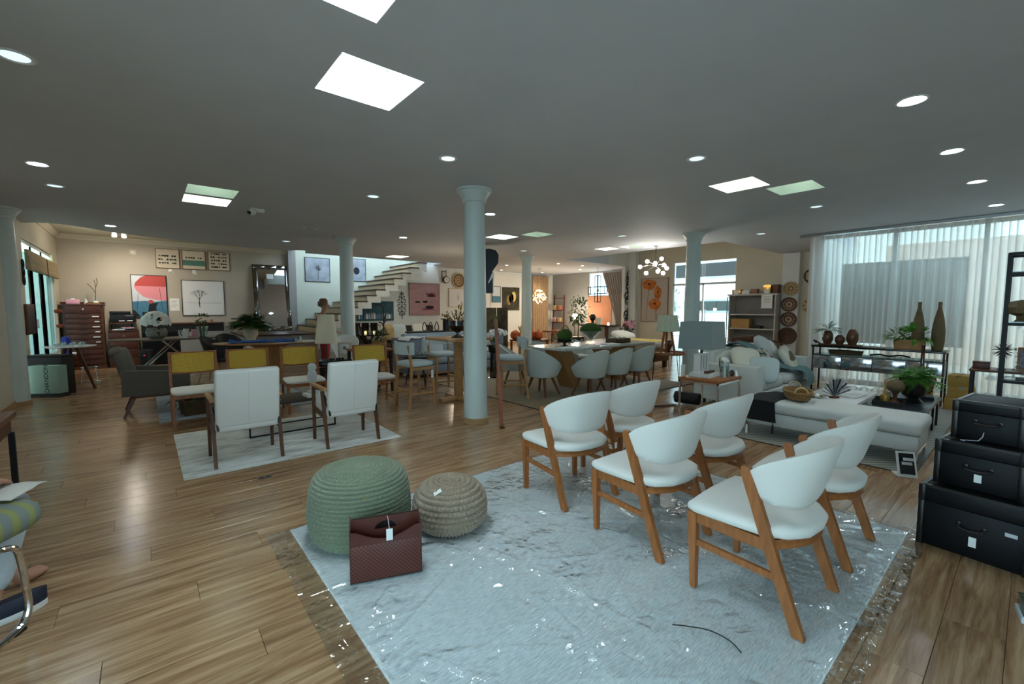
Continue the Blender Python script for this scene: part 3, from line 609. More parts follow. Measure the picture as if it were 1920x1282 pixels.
# ================================================================ people
M('skin', (186, 136, 112), .55, var=.04, vs=12); M('skin_b', (196, 146, 120), .55, var=.04, vs=12)
M('trouser_pale', (188, 196, 200), .85, var=.04, vs=30, bump=.2, bs=60); M('shirt_grey', (150, 158, 160), .85, bump=.15, bs=90); M('shirt_red', (176, 62, 66), .8, var=.08, vs=12, bump=.15, bs=90)
M('hair_dark', (40, 28, 22), .6, bump=.5, bs=90); M('hair_curly', (132, 104, 78), .75, var=.3, vs=40, bump=.6, bs=120); M('shoe_navy', (30, 34, 52), .6); M('sole_white', (228, 228, 224), .5); M('eye', (20, 16, 14), .3); M('lips', (150, 70, 66), .5)
def skinned(name, pts, edges, rad, mat, parent=None, sub=2, root=0):
    me = bpy.data.meshes.new(name); me.from_pydata([tuple(p) for p in pts], edges, []); o = bpy.data.objects.new(name, me); COL.objects.link(o)
    sk = o.modifiers.new('skin', 'SKIN'); sk.use_smooth_shade = True
    if not me.skin_vertices: me.attributes.new if False else None
    for i, r_ in enumerate(rad):
        v = me.skin_vertices[0].data[i]; v.radius = r_ if isinstance(r_, tuple) else (r_, r_); v.use_root = (i == root)
    sb = o.modifiers.new('sub', 'SUBSURF'); sb.levels = sub; sb.render_levels = sub
    dg = bpy.context.evaluated_depsgraph_get(); ev = o.evaluated_get(dg); m2 = bpy.data.meshes.new_from_object(ev)
    o.modifiers.clear(); o.data = m2; bpy.data.meshes.remove(me)
    m2.materials.clear(); m2.materials.append(mget(mat)); m2.polygons.foreach_set('use_smooth', [True] * len(m2.polygons))
    if parent is not None: o.parent = parent
    return o
def chain(pts, rads, base=0):
    return pts, [(base + i, base + i + 1) for i in range(len(pts) - 1)], rads
def foot_chain(ank, d, z0=.022):
    """points of a foot from ankle along unit direction d"""
    a = Vector(ank); d = Vector((d[0], d[1], 0)).normalized()
    return [a + Vector((0, 0, -.04)) + d * .01, Vector((a.x, a.y, z0 + .016)) + d * .05, Vector((a.x, a.y, z0 + .006)) + d * .12, Vector((a.x, a.y, z0)) + d * .165], [.036, (.036, .026), (.040, .018), (.034, .012)]
def seated(name, lab, loc, rz, sc, legs, arms, head_turn, mats, hair, parts_shoes, lean=.0, pz=0.):
    """legs: two (knee, ankle, foot dir); body local, facing +y, origin on floor under the pelvis"""
    t = []; E_ = []; RD = []
    UP = Vector((0, 0, pz))
    def add(pts, rads, link):
        b0 = len(t); t.extend(Vector(p) for p in pts); RD.extend(rads)
        if link is not None: E_.append((link, b0))
        for i in range(len(pts) - 1): E_.append((b0 + i, b0 + i + 1))
        return b0
    pel = add([Vector(q) + UP for q in ((0, 0, .50), (0, -.02 + lean * .2, .62), (0, -.03 + lean * .5, .78), (0, -.02 + lean * .9, .92), (0, .0 + lean, 1.0), (0, .02 + lean, 1.06))], [(.15, .11), (.14, .10), (.155, .10), (.13, .085), .055, .05], None)
    neck = Vector((0, .03 + lean, 1.09)); chest = pel + 3
    add([Vector(q) + UP for q in ((0, .03 + lean, 1.10), (0, .045 + lean, 1.155), (0, .05 + lean, 1.215), (0, .035 + lean, 1.26))], [.055, (.072, .085), (.078, .092), (.055, .06)], pel + 5)
    ank = []
    for s, (kn, an, fd) in zip((-1, 1), legs):
        kn, an = Vector(kn), Vector(an); hip = Vector((s * .09, .02, .50)) + UP; calf = kn.lerp(an, .35) + Vector((0, -.012, 0))
        b0 = add([hip, hip.lerp(kn, .5), kn, calf, kn.lerp(an, .75), an], [.085, .075, .058, .056, .042, .034], pel)
        fp, fr = foot_chain(an, fd); add(fp, fr, b0 + 5); ank.append((hip, kn, calf, an, Vector((fd[0], fd[1], 0)).normalized()))
    for s, (el, wr) in zip((-1, 1), arms):
        sh = Vector((s * .17, -.02 + lean * .9, .93)) + UP; el, wr = Vector(el), Vector(wr); d = (wr - el).normalized()
        b0 = add([Vector((s * .10, -.02 + lean * .9, .945)) + UP, sh, sh.lerp(el, .5), el, el.lerp(wr, .5), wr, wr + d * .05], [.06, .055, .046, .040, .036, .025, (.036, .016)], chest)
        side = d.cross(Vector((0, 0, 1))).normalized()
        for k, (of, ln_) in enumerate(((-.027, .062), (-.009, .074), (.009, .070), (.027, .055))):
            p0 = wr + d * .07 + side * of; add([p0, p0 + d * ln_ * .5 + Vector((0, 0, -.004)), p0 + d * ln_ + Vector((0, 0, -.02))], [.0095, .009, .007], b0 + 6)
        th = wr + d * .02 - side * s * .03; add([th, th + d * .035 - side * s * .022, th + d * .065 - side * s * .026], [.011, .0095, .008], b0 + 5)
    root = skinned(name, [p * sc for p in t], E_, [(tuple(q * sc for q in r_) if isinstance(r_, tuple) else r_ * sc) for r_ in RD], mats[0])
    root.location = loc; root.rotation_euler.z = rz; tag(root, lab, 'person')
    # clothes
    def S(p): return Vector(p) * sc
    pp, ee, rr = [S(UP + Vector((0, 0, .50))), S(UP + Vector((0, -.01, .60)))], [(0, 1)], [(.165 * sc, .125 * sc), (.15 * sc, .11 * sc)]
    for hip, kn, calf, an, fd in ank:
        b0 = len(pp); q = [S(hip), S(hip.lerp(kn, .5)), S(kn), S(calf), S(kn.lerp(an, .9))]; pp += q; rr += [.098 * sc, .086 * sc, .072 * sc, .072 * sc, .062 * sc]; ee += [(0, b0)] + [(b0 + i, b0 + i + 1) for i in range(4)]
    skinned('trousers', pp, ee, rr, mats[1], root)
    pp = [S(Vector(q) + UP) for q in ((0, -.01, .58), (0, -.02 + lean * .3, .70), (0, -.03 + lean * .6, .82), (0, -.02 + lean * .9, .93), (0, lean, .985))]; ee = [(0, 1), (1, 2), (2, 3), (3, 4)]; rr = [(.165 * sc, .12 * sc), (.158 * sc, .112 * sc), (.168 * sc, .112 * sc), (.145 * sc, .095 * sc), .066 * sc]
    for s, (el, wr) in zip((-1, 1), arms):
        sh = Vector((s * .17, -.02 + lean * .9, .93)) + UP; b0 = len(pp); pp += [S(sh), S(sh.lerp(Vector(el), .55)), S(Vector(el).lerp(Vector(wr), .15))]; rr += [.066 * sc, .058 * sc, .05 * sc]; ee += [(3, b0), (b0, b0 + 1), (b0 + 1, b0 + 2)]
    skinned('shirt', pp, ee, rr, mats[2], root)
    # face and hair
    hc = (Vector((0, .05 + lean, 1.20)) + UP) * sc
    for s in (-1, 1): G().sell(hc + Vector((s * .03, .080, .0)) * sc, (.022 * sc, .014 * sc, .011 * sc), 1, 1, 8, 6).obj('eye', 'eye', root)
    G().sell(hc + Vector((0, .093, -.025)) * sc, (.026 * sc, .03 * sc, .042 * sc), 1, 1, 10, 8).obj('nose', mats[0], root); G().sell(hc + Vector((0, .084, -.06)) * sc, (.045 * sc, .012 * sc, .014 * sc), 1, 1, 10, 6).obj('mouth', 'lips', root)
    for s in (-1, 1): G().sell(hc + Vector((s * .078, -.005, -.01)) * sc, (.018 * sc, .035 * sc, .055 * sc), 1, 1, 8, 6).obj('ear', mats[0], root)
    hair(root, hc, sc)
    for i, (hip, kn, calf, an, fd) in enumerate(ank):
        if not parts_shoes[i]: continue
        a = Vector((an.x, an.y, 0)) * sc; ang = math.atan2(fd.y, fd.x)
        def sole(f, z): return [(a.x + math.cos(ang) * lx - math.sin(ang) * ly, a.y + math.sin(ang) * lx + math.cos(ang) * ly, z) for lx, ly in [((.055 + .135 * math.cos(u)) * sc, .046 * f * sc * math.sin(u) * (1 + .15 * math.cos(u))) for u in [2 * PI * k / 24 for k in range(24)]]]
        sh = G().rings([sole(1.0, .026), sole(1.02, .045), sole(.85, .07), sole(.55, .085)]).obj('shoe', 'shoe_navy', root); G().rings([sole(1.04, .001), sole(1.1, .012), sole(1.08, .028)]).obj('sole', 'sole_white', sh)
    return root
def hair_short(root, hc, sc): G().sell(hc + Vector((0, -.022, .035)) * sc, (.172 * sc, .185 * sc, .15 * sc), .9, .9, 20, 10).obj('hair', 'hair_dark', root)
def hair_curls(root, hc, sc):
    g = G(); rn = random.Random(5)
    g.sell(hc + Vector((0, -.03, .03)) * sc, (.19 * sc, .19 * sc, .18 * sc), .9, .9, 16, 10)
    for k in range(46):
        th = rn.uniform(0, 2 * PI); v = rn.uniform(-.5, 1); q = Vector((math.cos(th) * math.sqrt(1 - min(1, v * v)), math.sin(th) * math.sqrt(1 - min(1, v * v)), v))
        if q.y > .45 and q.z < .55: continue
        g.sell(hc + (Vector((0, -.03, .03)) + Vector((q.x * .1, q.y * .1, q.z * .1))) * sc, (.06 * sc,) * 3, 1, 1, 8, 6)
    g.obj('hair', 'hair_curly', root, smooth=80)
seated('person', 'seated person in pale trousers and navy shoe with white sole at the chrome chair', (-.855, 2.80, .0), R(-33), .98,
       (((-.11, .46, .50), (.045, .50, .085), (-.12, .9)), ((.13, .43, .50), (.175, .215, .085), (.55, .85))), (((-.25, .1, .70), (-.15, .34, .62)), ((.25, .1, .70), (.13, .33, .62))), 0, ('skin', 'trouser_pale', 'shirt_grey'), hair_short, (0, 1))
M('trouser_dark', (44, 44, 52), .85)
seated('person', 'standing person with curly hair in red clothes behind the table lamp', (2.86, 9.62, 0), R(-125), .93, (((-.09, .03, .47), (-.09, .0, .085), (-.1, 1)), ((.09, .04, .47), (.09, .02, .085), (.1, 1))), (((-.23, .02, 1.03), (-.17, .22, .98)), ((.23, .02, 1.03), (.17, .22, .98))), 0, ('skin_b', 'shirt_red', 'shirt_red'), hair_curls, (1, 1), 0., .38)
# ================================================================ plant and decor helpers
M('leaf', (58, 96, 44), .5, var=.25, vs=30); M('leaf_bright', (82, 138, 46), .5, var=.25, vs=30); M('leaf_dark', (34, 58, 34), .5, var=.25, vs=30); M('leaf_dry', (140, 118, 72), .8, var=.3, vs=40); M('moss', (56, 84, 26), .95, var=.35, vs=60, bump=.8, bs=120)
M('petal_white', (232, 232, 226), .6); M('petal_pink', (214, 150, 160), .6); M('stem', (72, 84, 46), .6); M('twig', (92, 76, 50), .8); M('twig_dark', (44, 36, 30), .7)
M('ceramic_grey', (124, 122, 114), .45, var=.06, vs=12); M('ceramic_white', (226, 226, 220), .3); M('ceramic_brown', (96, 64, 44), .25, var=.2, vs=8); M('ceramic_taupe', (104, 88, 60), .7, var=.15, vs=14, stretch=(1, 1, 8)); M('pot_black', (24, 24, 26), .35)
M('wicker', (150, 112, 66), .8, var=.3, vs=90, bump=.6, bs=160); M('wicker_pale', (196, 176, 140), .8, var=.2, vs=90, bump=.6, bs=160); M('wicker_dark', (92, 72, 50), .8, var=.3, vs=80, bump=.6, bs=150)
def leafblade(g, p, d, ln, wd, droop=.3, n=3, nrm=None):
    p = Vector(p); d = Vector(d).normalized(); sd = d.cross(Vector((0, 0, 1))); sd = sd.normalized() if sd.length > .05 else Vector((1, 0, 0))
    L_, R_ = [], []
    for i in range(n + 1):
        f = i / n; c = p + d * ln * f + Vector((0, 0, -droop * ln * f * f)); w_ = wd * math.sin(PI * (.12 + .86 * f)) / 2
        L_.append(g.b.verts.new(c - sd * w_)); R_.append(g.b.verts.new(c + sd * w_))
    for i in range(n): g.b.faces.new((L_[i], R_[i], R_[i + 1], L_[i + 1]))
def fern(g, c, r_, h, n, seed, pinn=11, wd=.16, lw=.35):
    rn = random.Random(seed)
    for k in range(n):
        th = rn.uniform(0, 2 * PI); el = rn.uniform(.15, 1.25); ln = r_ * rn.uniform(.75, 1.15); d = Vector((math.cos(th) * math.cos(el), math.sin(th) * math.cos(el), math.sin(el) * h / r_)).normalized(); prev = None; dr = rn.uniform(.35, .8)
        for i in range(1, pinn + 1):
            f = i / pinn; q = Vector(c) + d * ln * f + Vector((0, 0, -dr * ln * f * f * .9)); tt = (d - Vector((0, 0, 1.8 * dr * f * .9))).normalized(); sd = tt.cross(Vector((0, 0, 1)));
            sd = sd.normalized() if sd.length > .05 else Vector((1, 0, 0)); l_ = ln * wd * math.sin(PI * (.1 + .85 * f)) * 1.5
            for s in (-1, 1): leafblade(g, q, sd * s + tt * .5, l_, l_ * lw, .25, 2)
            if prev is not None and i % 3 == 0: g.tube([prev, q], .0015, 3)
            if i % 3 == 0 or i == 1: prev = q
def bushy(g, c, r3, n, ls, seed, lo=-.6):
    rn = random.Random(seed)
    for k in range(n):
        th = rn.uniform(0, 2 * PI); v = rn.uniform(lo, 1); q = math.sqrt(max(0, 1 - v * v)); f = rn.uniform(.55, 1); p = Vector(c) + Vector((r3[0] * q * math.cos(th), r3[1] * q * math.sin(th), r3[2] * v)) * f
        d = Vector((math.cos(th) * q + rn.uniform(-.6, .6), math.sin(th) * q + rn.uniform(-.6, .6), v + rn.uniform(-.5, .5))); leafblade(g, p, d, ls * rn.uniform(.7, 1.3), ls * .45, .2, 2)
def book(name, lab, c, d, rz, mat, parent=None):
    t = thing(name, lab, 'book', c, rz); G().box((0, 0, d[2] / 2), (d[0], d[1], d[2] * .12)).box((0, 0, d[2] * .06), (d[0], d[1], d[2] * .12)).box((0, 0, d[2] * .94), (d[0], d[1], d[2] * .12)).box((-d[0] / 2 + .002, 0, d[2] / 2), (.004, d[1], d[2])).obj('cover', mat, t); G().box((.003, 0, d[2] / 2), (d[0] - .01, d[1] - .012, d[2] * .76)).obj('pages', 'paper', t); return t
# ================================================================ rugs of the lounge
rug('area_rug', 'pale abstract rug with brushed grey blue marks under two white armchairs', .18, 2.07, 4.38, 6.02, .010, 'rug_abstract')
rugmat('rug_slate', (92, 102, 112), (128, 138, 146), (160, 166, 170), 2.8, (1, 2.4, 1), 30)
rug('area_rug', 'slate grey mottled rug under the plant basket', .07, 1.9, 6.80, 8.9, .010, 'rug_slate')
# ================================================================ white back armchairs
def armchair_w():
    t = thing('armchair', 'x', 'armchair', group='white leather back armchairs')
    for s in (-1, 1):
        G().hbar((s * .262, .215, 0), (s * .262, .20, .575), .026, .030, .030, .038).obj('front_leg', 'wood_dark', t)
        G().hbar((s * .262, -.225, 0), (s * .262, -.10, .56), .026, .034, .030, .042).obj('rear_leg', 'wood_dark', t)
        G().box((s * .262, .03, .590), (.046, .46, .030), None, .008).obj('armrest', 'wood_light', t)
        G().bar((s * .255, .20, .33), (s * .255, -.17, .30), .022, .045).obj('side_rail', 'wood_dark', t)
    G().box((0, .02, .375), (.50, .50, .11), (R(5), 0, 0), .03, 3).obj('seat', 'leather_white', t)
    bk = G(); bk.box((0, -.235, .605), (.500, .085, .52), (R(10), 0, 0), .025, 3); bk = bk.obj('backrest', 'leather_white', t)
    for s in (0,): G().box((s * .085, -.2795, .605), (.002, .0015, .48), (R(10), 0, 0)).obj('seam', 'paper_grey', bk)
    for s in (-1, 1): G().bar((s * .235, -.245, .33), (s * .255, -.14, .52), .012, .03).obj('bracket', 'steel_black', t)
    return t
a = armchair_w(); a.location = (.667, 4.715, .0105); a['label'] = 'white leather armchair seen from behind, nearer the grey armchair'
dup(a, (1.585, 4.655, .0105), 0, 'white leather armchair seen from behind, beside the small white bust')
# ================================================================ cane back chairs
m = M('cane', (176, 142, 46), .6); N, L, b = nodes(m); tc = N.new('ShaderNodeTexCoord'); sp = N.new('ShaderNodeSeparateXYZ'); L.new(tc.outputs['Object'], sp.inputs[0])
def mt2(op, a_, b_): 
    n = N.new('ShaderNodeMath'); n.operation = op
    for i, v in enumerate((a_, b_)):
        if isinstance(v, (int, float)): n.inputs[i].default_value = v
        else: L.new(v, n.inputs[i])
    return n.outputs[0]
sx = mt2('ABSOLUTE', mt2('SINE', mt2('MULTIPLY', sp.outputs[0], 210.), 0), 0); sz = mt2('ABSOLUTE', mt2('SINE', mt2('MULTIPLY', sp.outputs[2], 210.), 0), 0); pr = mt2('GREATER_THAN', mt2('MULTIPLY', sx, sz), .62)
mx = N.new('ShaderNodeMixRGB'); L.new(pr, mx.inputs[0]); mx.inputs[1].default_value = lin((220, 182, 62)); mx.inputs[2].default_value = lin((120, 92, 32)); L.new(mx.outputs[0], b.inputs['Base Color'])
def cane_chair():
    t = thing('cane_chair', 'x', 'chair', group='yellow cane back chairs in a row')
    for s in (-1, 1):
        G().hbar((s * .235, .24, 0), (s * .235, .225, .40), .030, .030, .036, .036).obj('front_leg', 'wood_chair', t)
        g = G(); g.rings([[(s * .235 + dx, y, z) for dx, y in ((-.014, y0 - .017), (.014, y0 - .017), (.014, y0 + .017), (-.014, y0 + .017))] for y0, z in ((-.25, 0), (-.215, .40), (-.24, .60), (-.29, .86))]); g.obj('rear_leg', 'wood_chair', t)
        G().bar((s * .235, .235, .372), (s * .235, -.215, .372), .024, .04).obj('side_rail', 'wood_chair', t); G().bar((s * .235, .24, .10), (s * .235, -.245, .10), .02, .026).obj('stretcher', 'wood_chair', t)
    G().bar((-.235, .23, .372), (.235, .23, .372), .04, .022, ref=(0, 0, 1)).obj('front_rail', 'wood_chair', t)
    bk = G(); bk.box((0, -.265, .725), (.436, .008, .235), (R(10.5), 0, 0)); cp = bk.obj('cane_panel', 'cane', t)
    for z, y in ((.845, -.288), (.605, -.242)): G().tube(smoothpath([(-.235, y, z), (-.1, y - .012, z), (.1, y - .012, z), (.235, y, z)], 3), .015, 6).obj('back_rail', 'wood_chair', t)
    sc_ = G().sell((0, .01, .415), (.50, .50, .06), .5, .3, 28, 8).obj('seat_cushion', 'fabric_white', t, smooth=70)
    return t
cchair = cane_chair(); CN = [((.43, 6.51, .0), PI, 'yellow cane back chair in front of the grey armchair'), ((1.03, 6.52, .0), PI, 'yellow cane back chair behind the nearer white armchair'), ((1.65, 6.50, .0), R(176), 'yellow cane back chair behind the white bust'), ((2.52, 6.12, .0), R(173), 'yellow cane back chair behind the second white armchair, apart from the rest')]
for i, (l, a_, lab) in enumerate(CN):
    if i == 0: cchair.location = l; cchair.rotation_euler.z = a_; cchair['label'] = lab
    else: dup(cchair, l, a_, lab)
# ================================================================ low table with sculpture
t = thing('coffee_table', 'low dark coffee table on thin black sled legs', 'table', (1.24, 5.55, .0105))
G().bb(-.47, .47, -.24, .24, .325, .36, .004).obj('tabletop', M('wood_espresso', (58, 46, 38), .4), t)
for y in (-.22, .22):
    g = G()
    for q in ((-.45, -.436, y - .007, y + .007, 0, .324), (.436, .45, y - .007, y + .007, 0, .324), (-.45, .45, y - .007, y + .007, 0, .014)): g.bb(*q)
    g.obj('leg_frame', 'steel_black', t)
TZ = .3715
book('book', 'pale book under the white sculpture on the coffee table', (1.50, 5.43, TZ), (.24, .19, .032), R(4), 'paper'); 
M('plaster', (196, 200, 198), .8, var=.08, vs=20)
t = thing('sculpture', 'small white bust sculpture on a square base on the coffee table', 'sculpture', (1.47, 5.43, TZ + .033), R(10))
G().box((0, 0, .015), (.10, .10, .03), None, .003).obj('base', 'plaster', t)
G().lathe([(.02, .03), (.034, .05), (.026, .08), (.034, .12), (.05, .17), (.056, .21), (.048, .25), (.038, .275), (.048, .30), (.05, .325), (.036, .345), (.012, .355)], 14, sy=.75).sell((.03, .0, .30), (.05, .05, .06), 1, 1, 10, 8).obj('bust', 'plaster', t, smooth=50)
t = thing('glass_dish', 'small clear glass dish on the coffee table', 'dish', (1.10, 5.42, TZ)); G().lathe([(.0, 0), (.03, 0), (.012, .01), (.01, .04), (.05, .07), (.045, .072), (.006, .045), (.0, .045)], 18).obj('bowl', 'crystal', t)
t = thing('photo_frame', 'small silver picture frame standing on the coffee table', 'frame', (1.08, 5.60, TZ), R(20)); G().box((0, 0, .06), (.10, .012, .12), (R(-12), 0, 0), .003).obj('frame', 'chrome', t); G().box((0, -.008, .06), (.08, .003, .10), (R(-12), 0, 0)).obj('picture', 'paper_grey', t)
# plant basket behind
t = thing('plant_basket', 'brown woven basket of leafy plants under the cane chair', 'basket', (.50, 7.12, .0105), R(8))
g = G(); g.rings([[(-.19, -.14, 0), (.19, -.14, 0), (.19, .14, 0), (-.19, .14, 0)], [(-.21, -.16, .2), (.21, -.16, .2), (.21, .16, .2), (-.21, .16, .2)], [(-.195, -.145, .2), (.195, -.145, .2), (.195, .145, .2), (-.195, .145, .2)], [(-.18, -.13, .03), (.18, -.13, .03), (.18, .13, .03), (-.18, .13, .03)]]); g.obj('basket_body', 'wicker_dark', t, smooth=25)
g = G(); bushy(g, (-.1, 0, .22), (.22, .16, .10), 70, .12, 4); g.obj('foliage', 'leaf_dark', t, smooth=0)
# ================================================================ grey armchair
M('fabric_olive', (88, 84, 76), .9, var=.05, vs=80, bump=.2, bs=300)
t = thing('armchair', 'olive grey upholstered armchair with wooden base facing the cane chairs', 'armchair', (.08, 7.70, 0), R(-90))
G().box((0, .02, .26), (.66, .62, .035), None, .006).obj('base_frame', 'wood_dark', t)
for sx_ in (-1, 1):
    for sy_ in (-1, 1): G().hbar((sx_ * .33, .0 + sy_ * .35, 0), (sx_ * .28, .02 + sy_ * .27, .245), .025, .03, .045, .055).obj('leg', 'wood_dark', t)
    am = G(); am.rings([[(sx_ * .335 + dx, y, z) for dx, y, z in ((-.045, -.36, z0), (.045, -.36, z0), (.05, .34, z1), (-.05, .34, z1))] for z0, z1 in ((.28, .28), (.30, .30), (.60, .545), (.615, .56))]); am.obj('arm', 'fabric_olive', t, smooth=50)
G().box((0, .05, .36), (.57, .60, .16), None, .04, 3).obj('seat_cushion', 'fabric_olive', t); G().sell((0, -.31, .62), (.60, .17, .52), .35, .35, 24, 12, rot=(R(14), 0, 0)).obj('backrest', 'fabric_olive', t, smooth=70)
G().sell((0, -.40, .83), (.56, .14, .13), .8, .35, 24, 10, rot=(R(14), 0, 0)).obj('head_roll', 'fabric_olive', t, smooth=70)
# ================================================================ desk at the frame edge
t = thing('desk', 'brown desk with dark metal legs cut off by the frame edge', 'desk', (-.99, 3.80, 0), R(0)); G().bb(-.5, .325, -.45, .35, .715, .75, .003).obj('top', 'wood_walnut', t); G().bb(-.48, .30, -.42, .33, .62, .714).obj('drawer', 'wood_dark', t)
for x in (-.47, .30):
    for y in (-.42, .32): G().bar((x, y, 0), (x, y, .62), .028, .028).obj('leg', 'steel_black', t)
t = book('book', 'pale magazine lying on the desk corner', (-.735, 3.72, .751), (.10, .15, .012), R(20), 'paper')
# ================================================================ column corner: boxes and small round table
M('box_mint', (146, 172, 160), .8, var=.03); M('ink', (20, 20, 22), .8)
def letters(txt, size, mtx, mat, name, parent, ext=.0008):
    c = bpy.data.curves.new('txt', 'FONT'); c.body = txt; c.size = size; c.extrude = ext; c.align_x = 'CENTER'; c.align_y = 'CENTER'
    o = bpy.data.objects.new('txt', c); COL.objects.link(o); dg = bpy.context.evaluated_depsgraph_get(); me = bpy.data.meshes.new_from_object(o.evaluated_get(dg)); bpy.data.objects.remove(o); me.materials.clear(); me.materials.append(mget(mat))
    r_ = bpy.data.objects.new(name, me); COL.objects.link(r_); r_.parent = parent; r_.matrix_local = mtx; return r_
t = thing('cooler_case', 'black wooden case behind the mint coloured box', 'case', (-1.27, 10.14, 0), R(-35)); G().bb(-.27, .24, .0, .22, 0, .62, .006).obj('body', 'black_matt', t); G().bb(-.28, .25, -.01, .23, .62, .65, .004).obj('lid', 'steel_black', t)
t = thing('drinks_box', 'mint green cardboard box with black sideways lettering beside the column', 'box', (-1.235, 9.98, .0), R(-35)); G().bb(-.225, .20, -.06, .10, .06, .50, .003).obj('carton', 'box_mint', t); G().bb(-.24, .215, -.07, .11, 0, .06).obj('plinth', 'black_matt', t)
letters('CHANDON', .088, Matrix.Translation((.03, -.0612, .29)) @ Euler((R(90), 0, 0)).to_matrix().to_4x4() @ Euler((0, 0, R(90))).to_matrix().to_4x4(), 'ink', 'lettering', t)
t = thing('round_side_table', 'small round white topped table on splayed wooden legs by the window', 'table', (-1.02, 10.62, 0)); G().lathe([(.0, .735), (.30, .735), (.33, .748), (.33, .757), (.0, .757)], 40).obj('tabletop', 'white_gloss', t)
for k in range(3): a_ = R(100 + 120 * k); G().bar((.30 * math.cos(a_), .30 * math.sin(a_), 0), (.08 * math.cos(a_), .08 * math.sin(a_), .735), .03, .03, .045, .045, ref=(-math.sin(a_), math.cos(a_), 0)).obj('leg', 'wood_dark', t)
for k in range(9): 
    a_ = R(40 * k); q = thing('drinking_glass', 'small upturned glass in the cluster on the round white table', 'glass', (-1.02 + .17 * math.cos(a_), 10.62 + .17 * math.sin(a_), .758), 0, 'glasses on the round white table'); G().lathe([(.028, 0), (.032, .055), (.03, .055), (.026, .003), (.0, .003)], 12).obj('bowl', 'crystal', q)
# low wire stand under table
t = thing('wire_stand', 'chrome wire plant stand behind the round table legs', 'stand', (-.86, 11.35, 0)); G().tube(arc(0, 0, .16, 0, 345, 24, .012), .008, 6, closed=True).tube(arc(0, 0, .12, 0, 345, 24, .30), .006, 6, closed=True).obj('ring', 'chrome', t)
for k in range(4): a_ = R(45 + 90 * k); G().cyl((.16 * math.cos(a_), .16 * math.sin(a_), .01), (.12 * math.cos(a_), .12 * math.sin(a_), .30), .005).obj('rod', 'chrome', t)
t = thing('open_carton', 'small open cardboard box under the round table', 'box', (-1.30, 11.05, 0), R(-20)); g = G(); g.bb(-.11, .11, -.10, -.095, 0, .24).bb(-.11, .11, .095, .10, 0, .24).bb(-.11, -.105, -.1, .1, 0, .24).bb(.105, .11, -.1, .1, 0, .24).bb(-.11, .11, -.1, .1, 0, .005); g.obj('carton', 'cardboard', t); g = G(); g.box((-.14, 0, .25), (.07, .2, .004), (0, R(-20), 0)).box((.14, 0, .25), (.07, .2, .004), (0, R(20), 0)); g.obj('flap', 'cardboard', t)
# ================================================================ roman blind, wall items on the side wall
M('blind', (176, 158, 124), .85, var=.06, vs=14)
t = thing('roman_blind', 'beige roman blind gathered above the sliding door', 'blind', (-1.46, 12.25, 2.04))
for k, (z, d) in enumerate(((.0, .07), (.11, .06), (.22, .045))): G().bb(-.02, d - .02, -1.55, 1.58, z, z + .115, .012).obj('fold', 'blind', t)
G().tube([(.055, .0, .30), (.06, .0, .05), (.06, .01, -.06)], .006, 6).obj('cord', 'wicker_dark', t)
w_ = bpy.data.objects.new('window_20', None); COL.objects.link(w_); w_.location = (-1.56, 12.27, 2.36); struct(w_, 'narrow transom window above the blind'); 
for k in range(2): G().bb(-.01, .01, -1.58 + k * 1.6, -.03 + k * 1.6, 0.02, .19).obj('pane', 'frosted_green', w_)
t = thing('wall_sconce', 'dark ornamental metal wall piece on the side wall before the blind', 'wall decor', (-1.497, 10.50, 1.78)); 
for k in range(3): G().tube(arc(0, 0, .07, 0, 340, 18), .012, 6, closed=True).obj('ring', 'steel_black', t, loc=(.02, .0, .07 + .13 * k)).rotation_euler = (0, R(90), 0)
t = thing('framed_picture', 'small dark picture in profile on the side wall near the door', 'picture', (-1.498, 10.76, .97)); G().bb(0, .035, -.32, .32, 0, .50, .004).obj('frame', 'wood_dark', t); G().bb(.035, .037, -.29, .29, .03, .47).obj('print', 'plate_dark', t)
# ================================================================ picture wall
M('frame_black', (24, 22, 22), .4); M('frame_wood', (120, 82, 56), .5, var=.1, vs=10); M('canvas', (214, 202, 180), .85, var=.03); M('print_white', (226, 226, 226), .8); M('print_red', (190, 76, 72), .7); M('print_pink', (226, 142, 152), .7); M('print_sky', (210, 216, 224), .8); M('print_blue', (72, 124, 150), .7, var=.1, vs=9); M('print_dark', (30, 34, 42), .8); M('print_teal', (86, 132, 116), .8, var=.2, vs=30, stretch=(1, 1, 8)); M('print_grey', (120, 124, 130), .8)
def picture(name, lab, c, w_, h, frame, base, rot, group=None, depth=.03, fw=.014, tilt=0.):
    """flat picture in the local xz plane, front towards local -y, origin at its lower middle"""
    t = thing(name, lab, 'picture', c, rot, group); t.rotation_euler = (tilt, 0, rot)
    G().bb(-w_ / 2, -w_ / 2 + fw, -depth, 0, 0, h).bb(w_ / 2 - fw, w_ / 2, -depth, 0, 0, h).bb(-w_ / 2 + fw, w_ / 2 - fw, -depth, 0, 0, fw).bb(-w_ / 2 + fw, w_ / 2 - fw, -depth, 0, h - fw, h).obj('frame', frame, t, smooth=0)
    pr = G().bb(-w_ / 2 + fw, w_ / 2 - fw, -depth * .7, -.002, fw, h - fw).obj('print', base, t, smooth=0)
    return t, pr, -depth * .7 - .0006
def ink(pr, poly, y, mat, name, k=0): return G().prism(poly, -.0008, XZ(y - .0012 * k)).obj(name, mat, pr, smooth=0)
def blob(cx, cz, rx, rz, n=14): return [(cx + rx * math.cos(2 * PI * i / n), cz + rz * math.sin(2 * PI * i / n)) for i in range(n)]
W_Y = 14.479
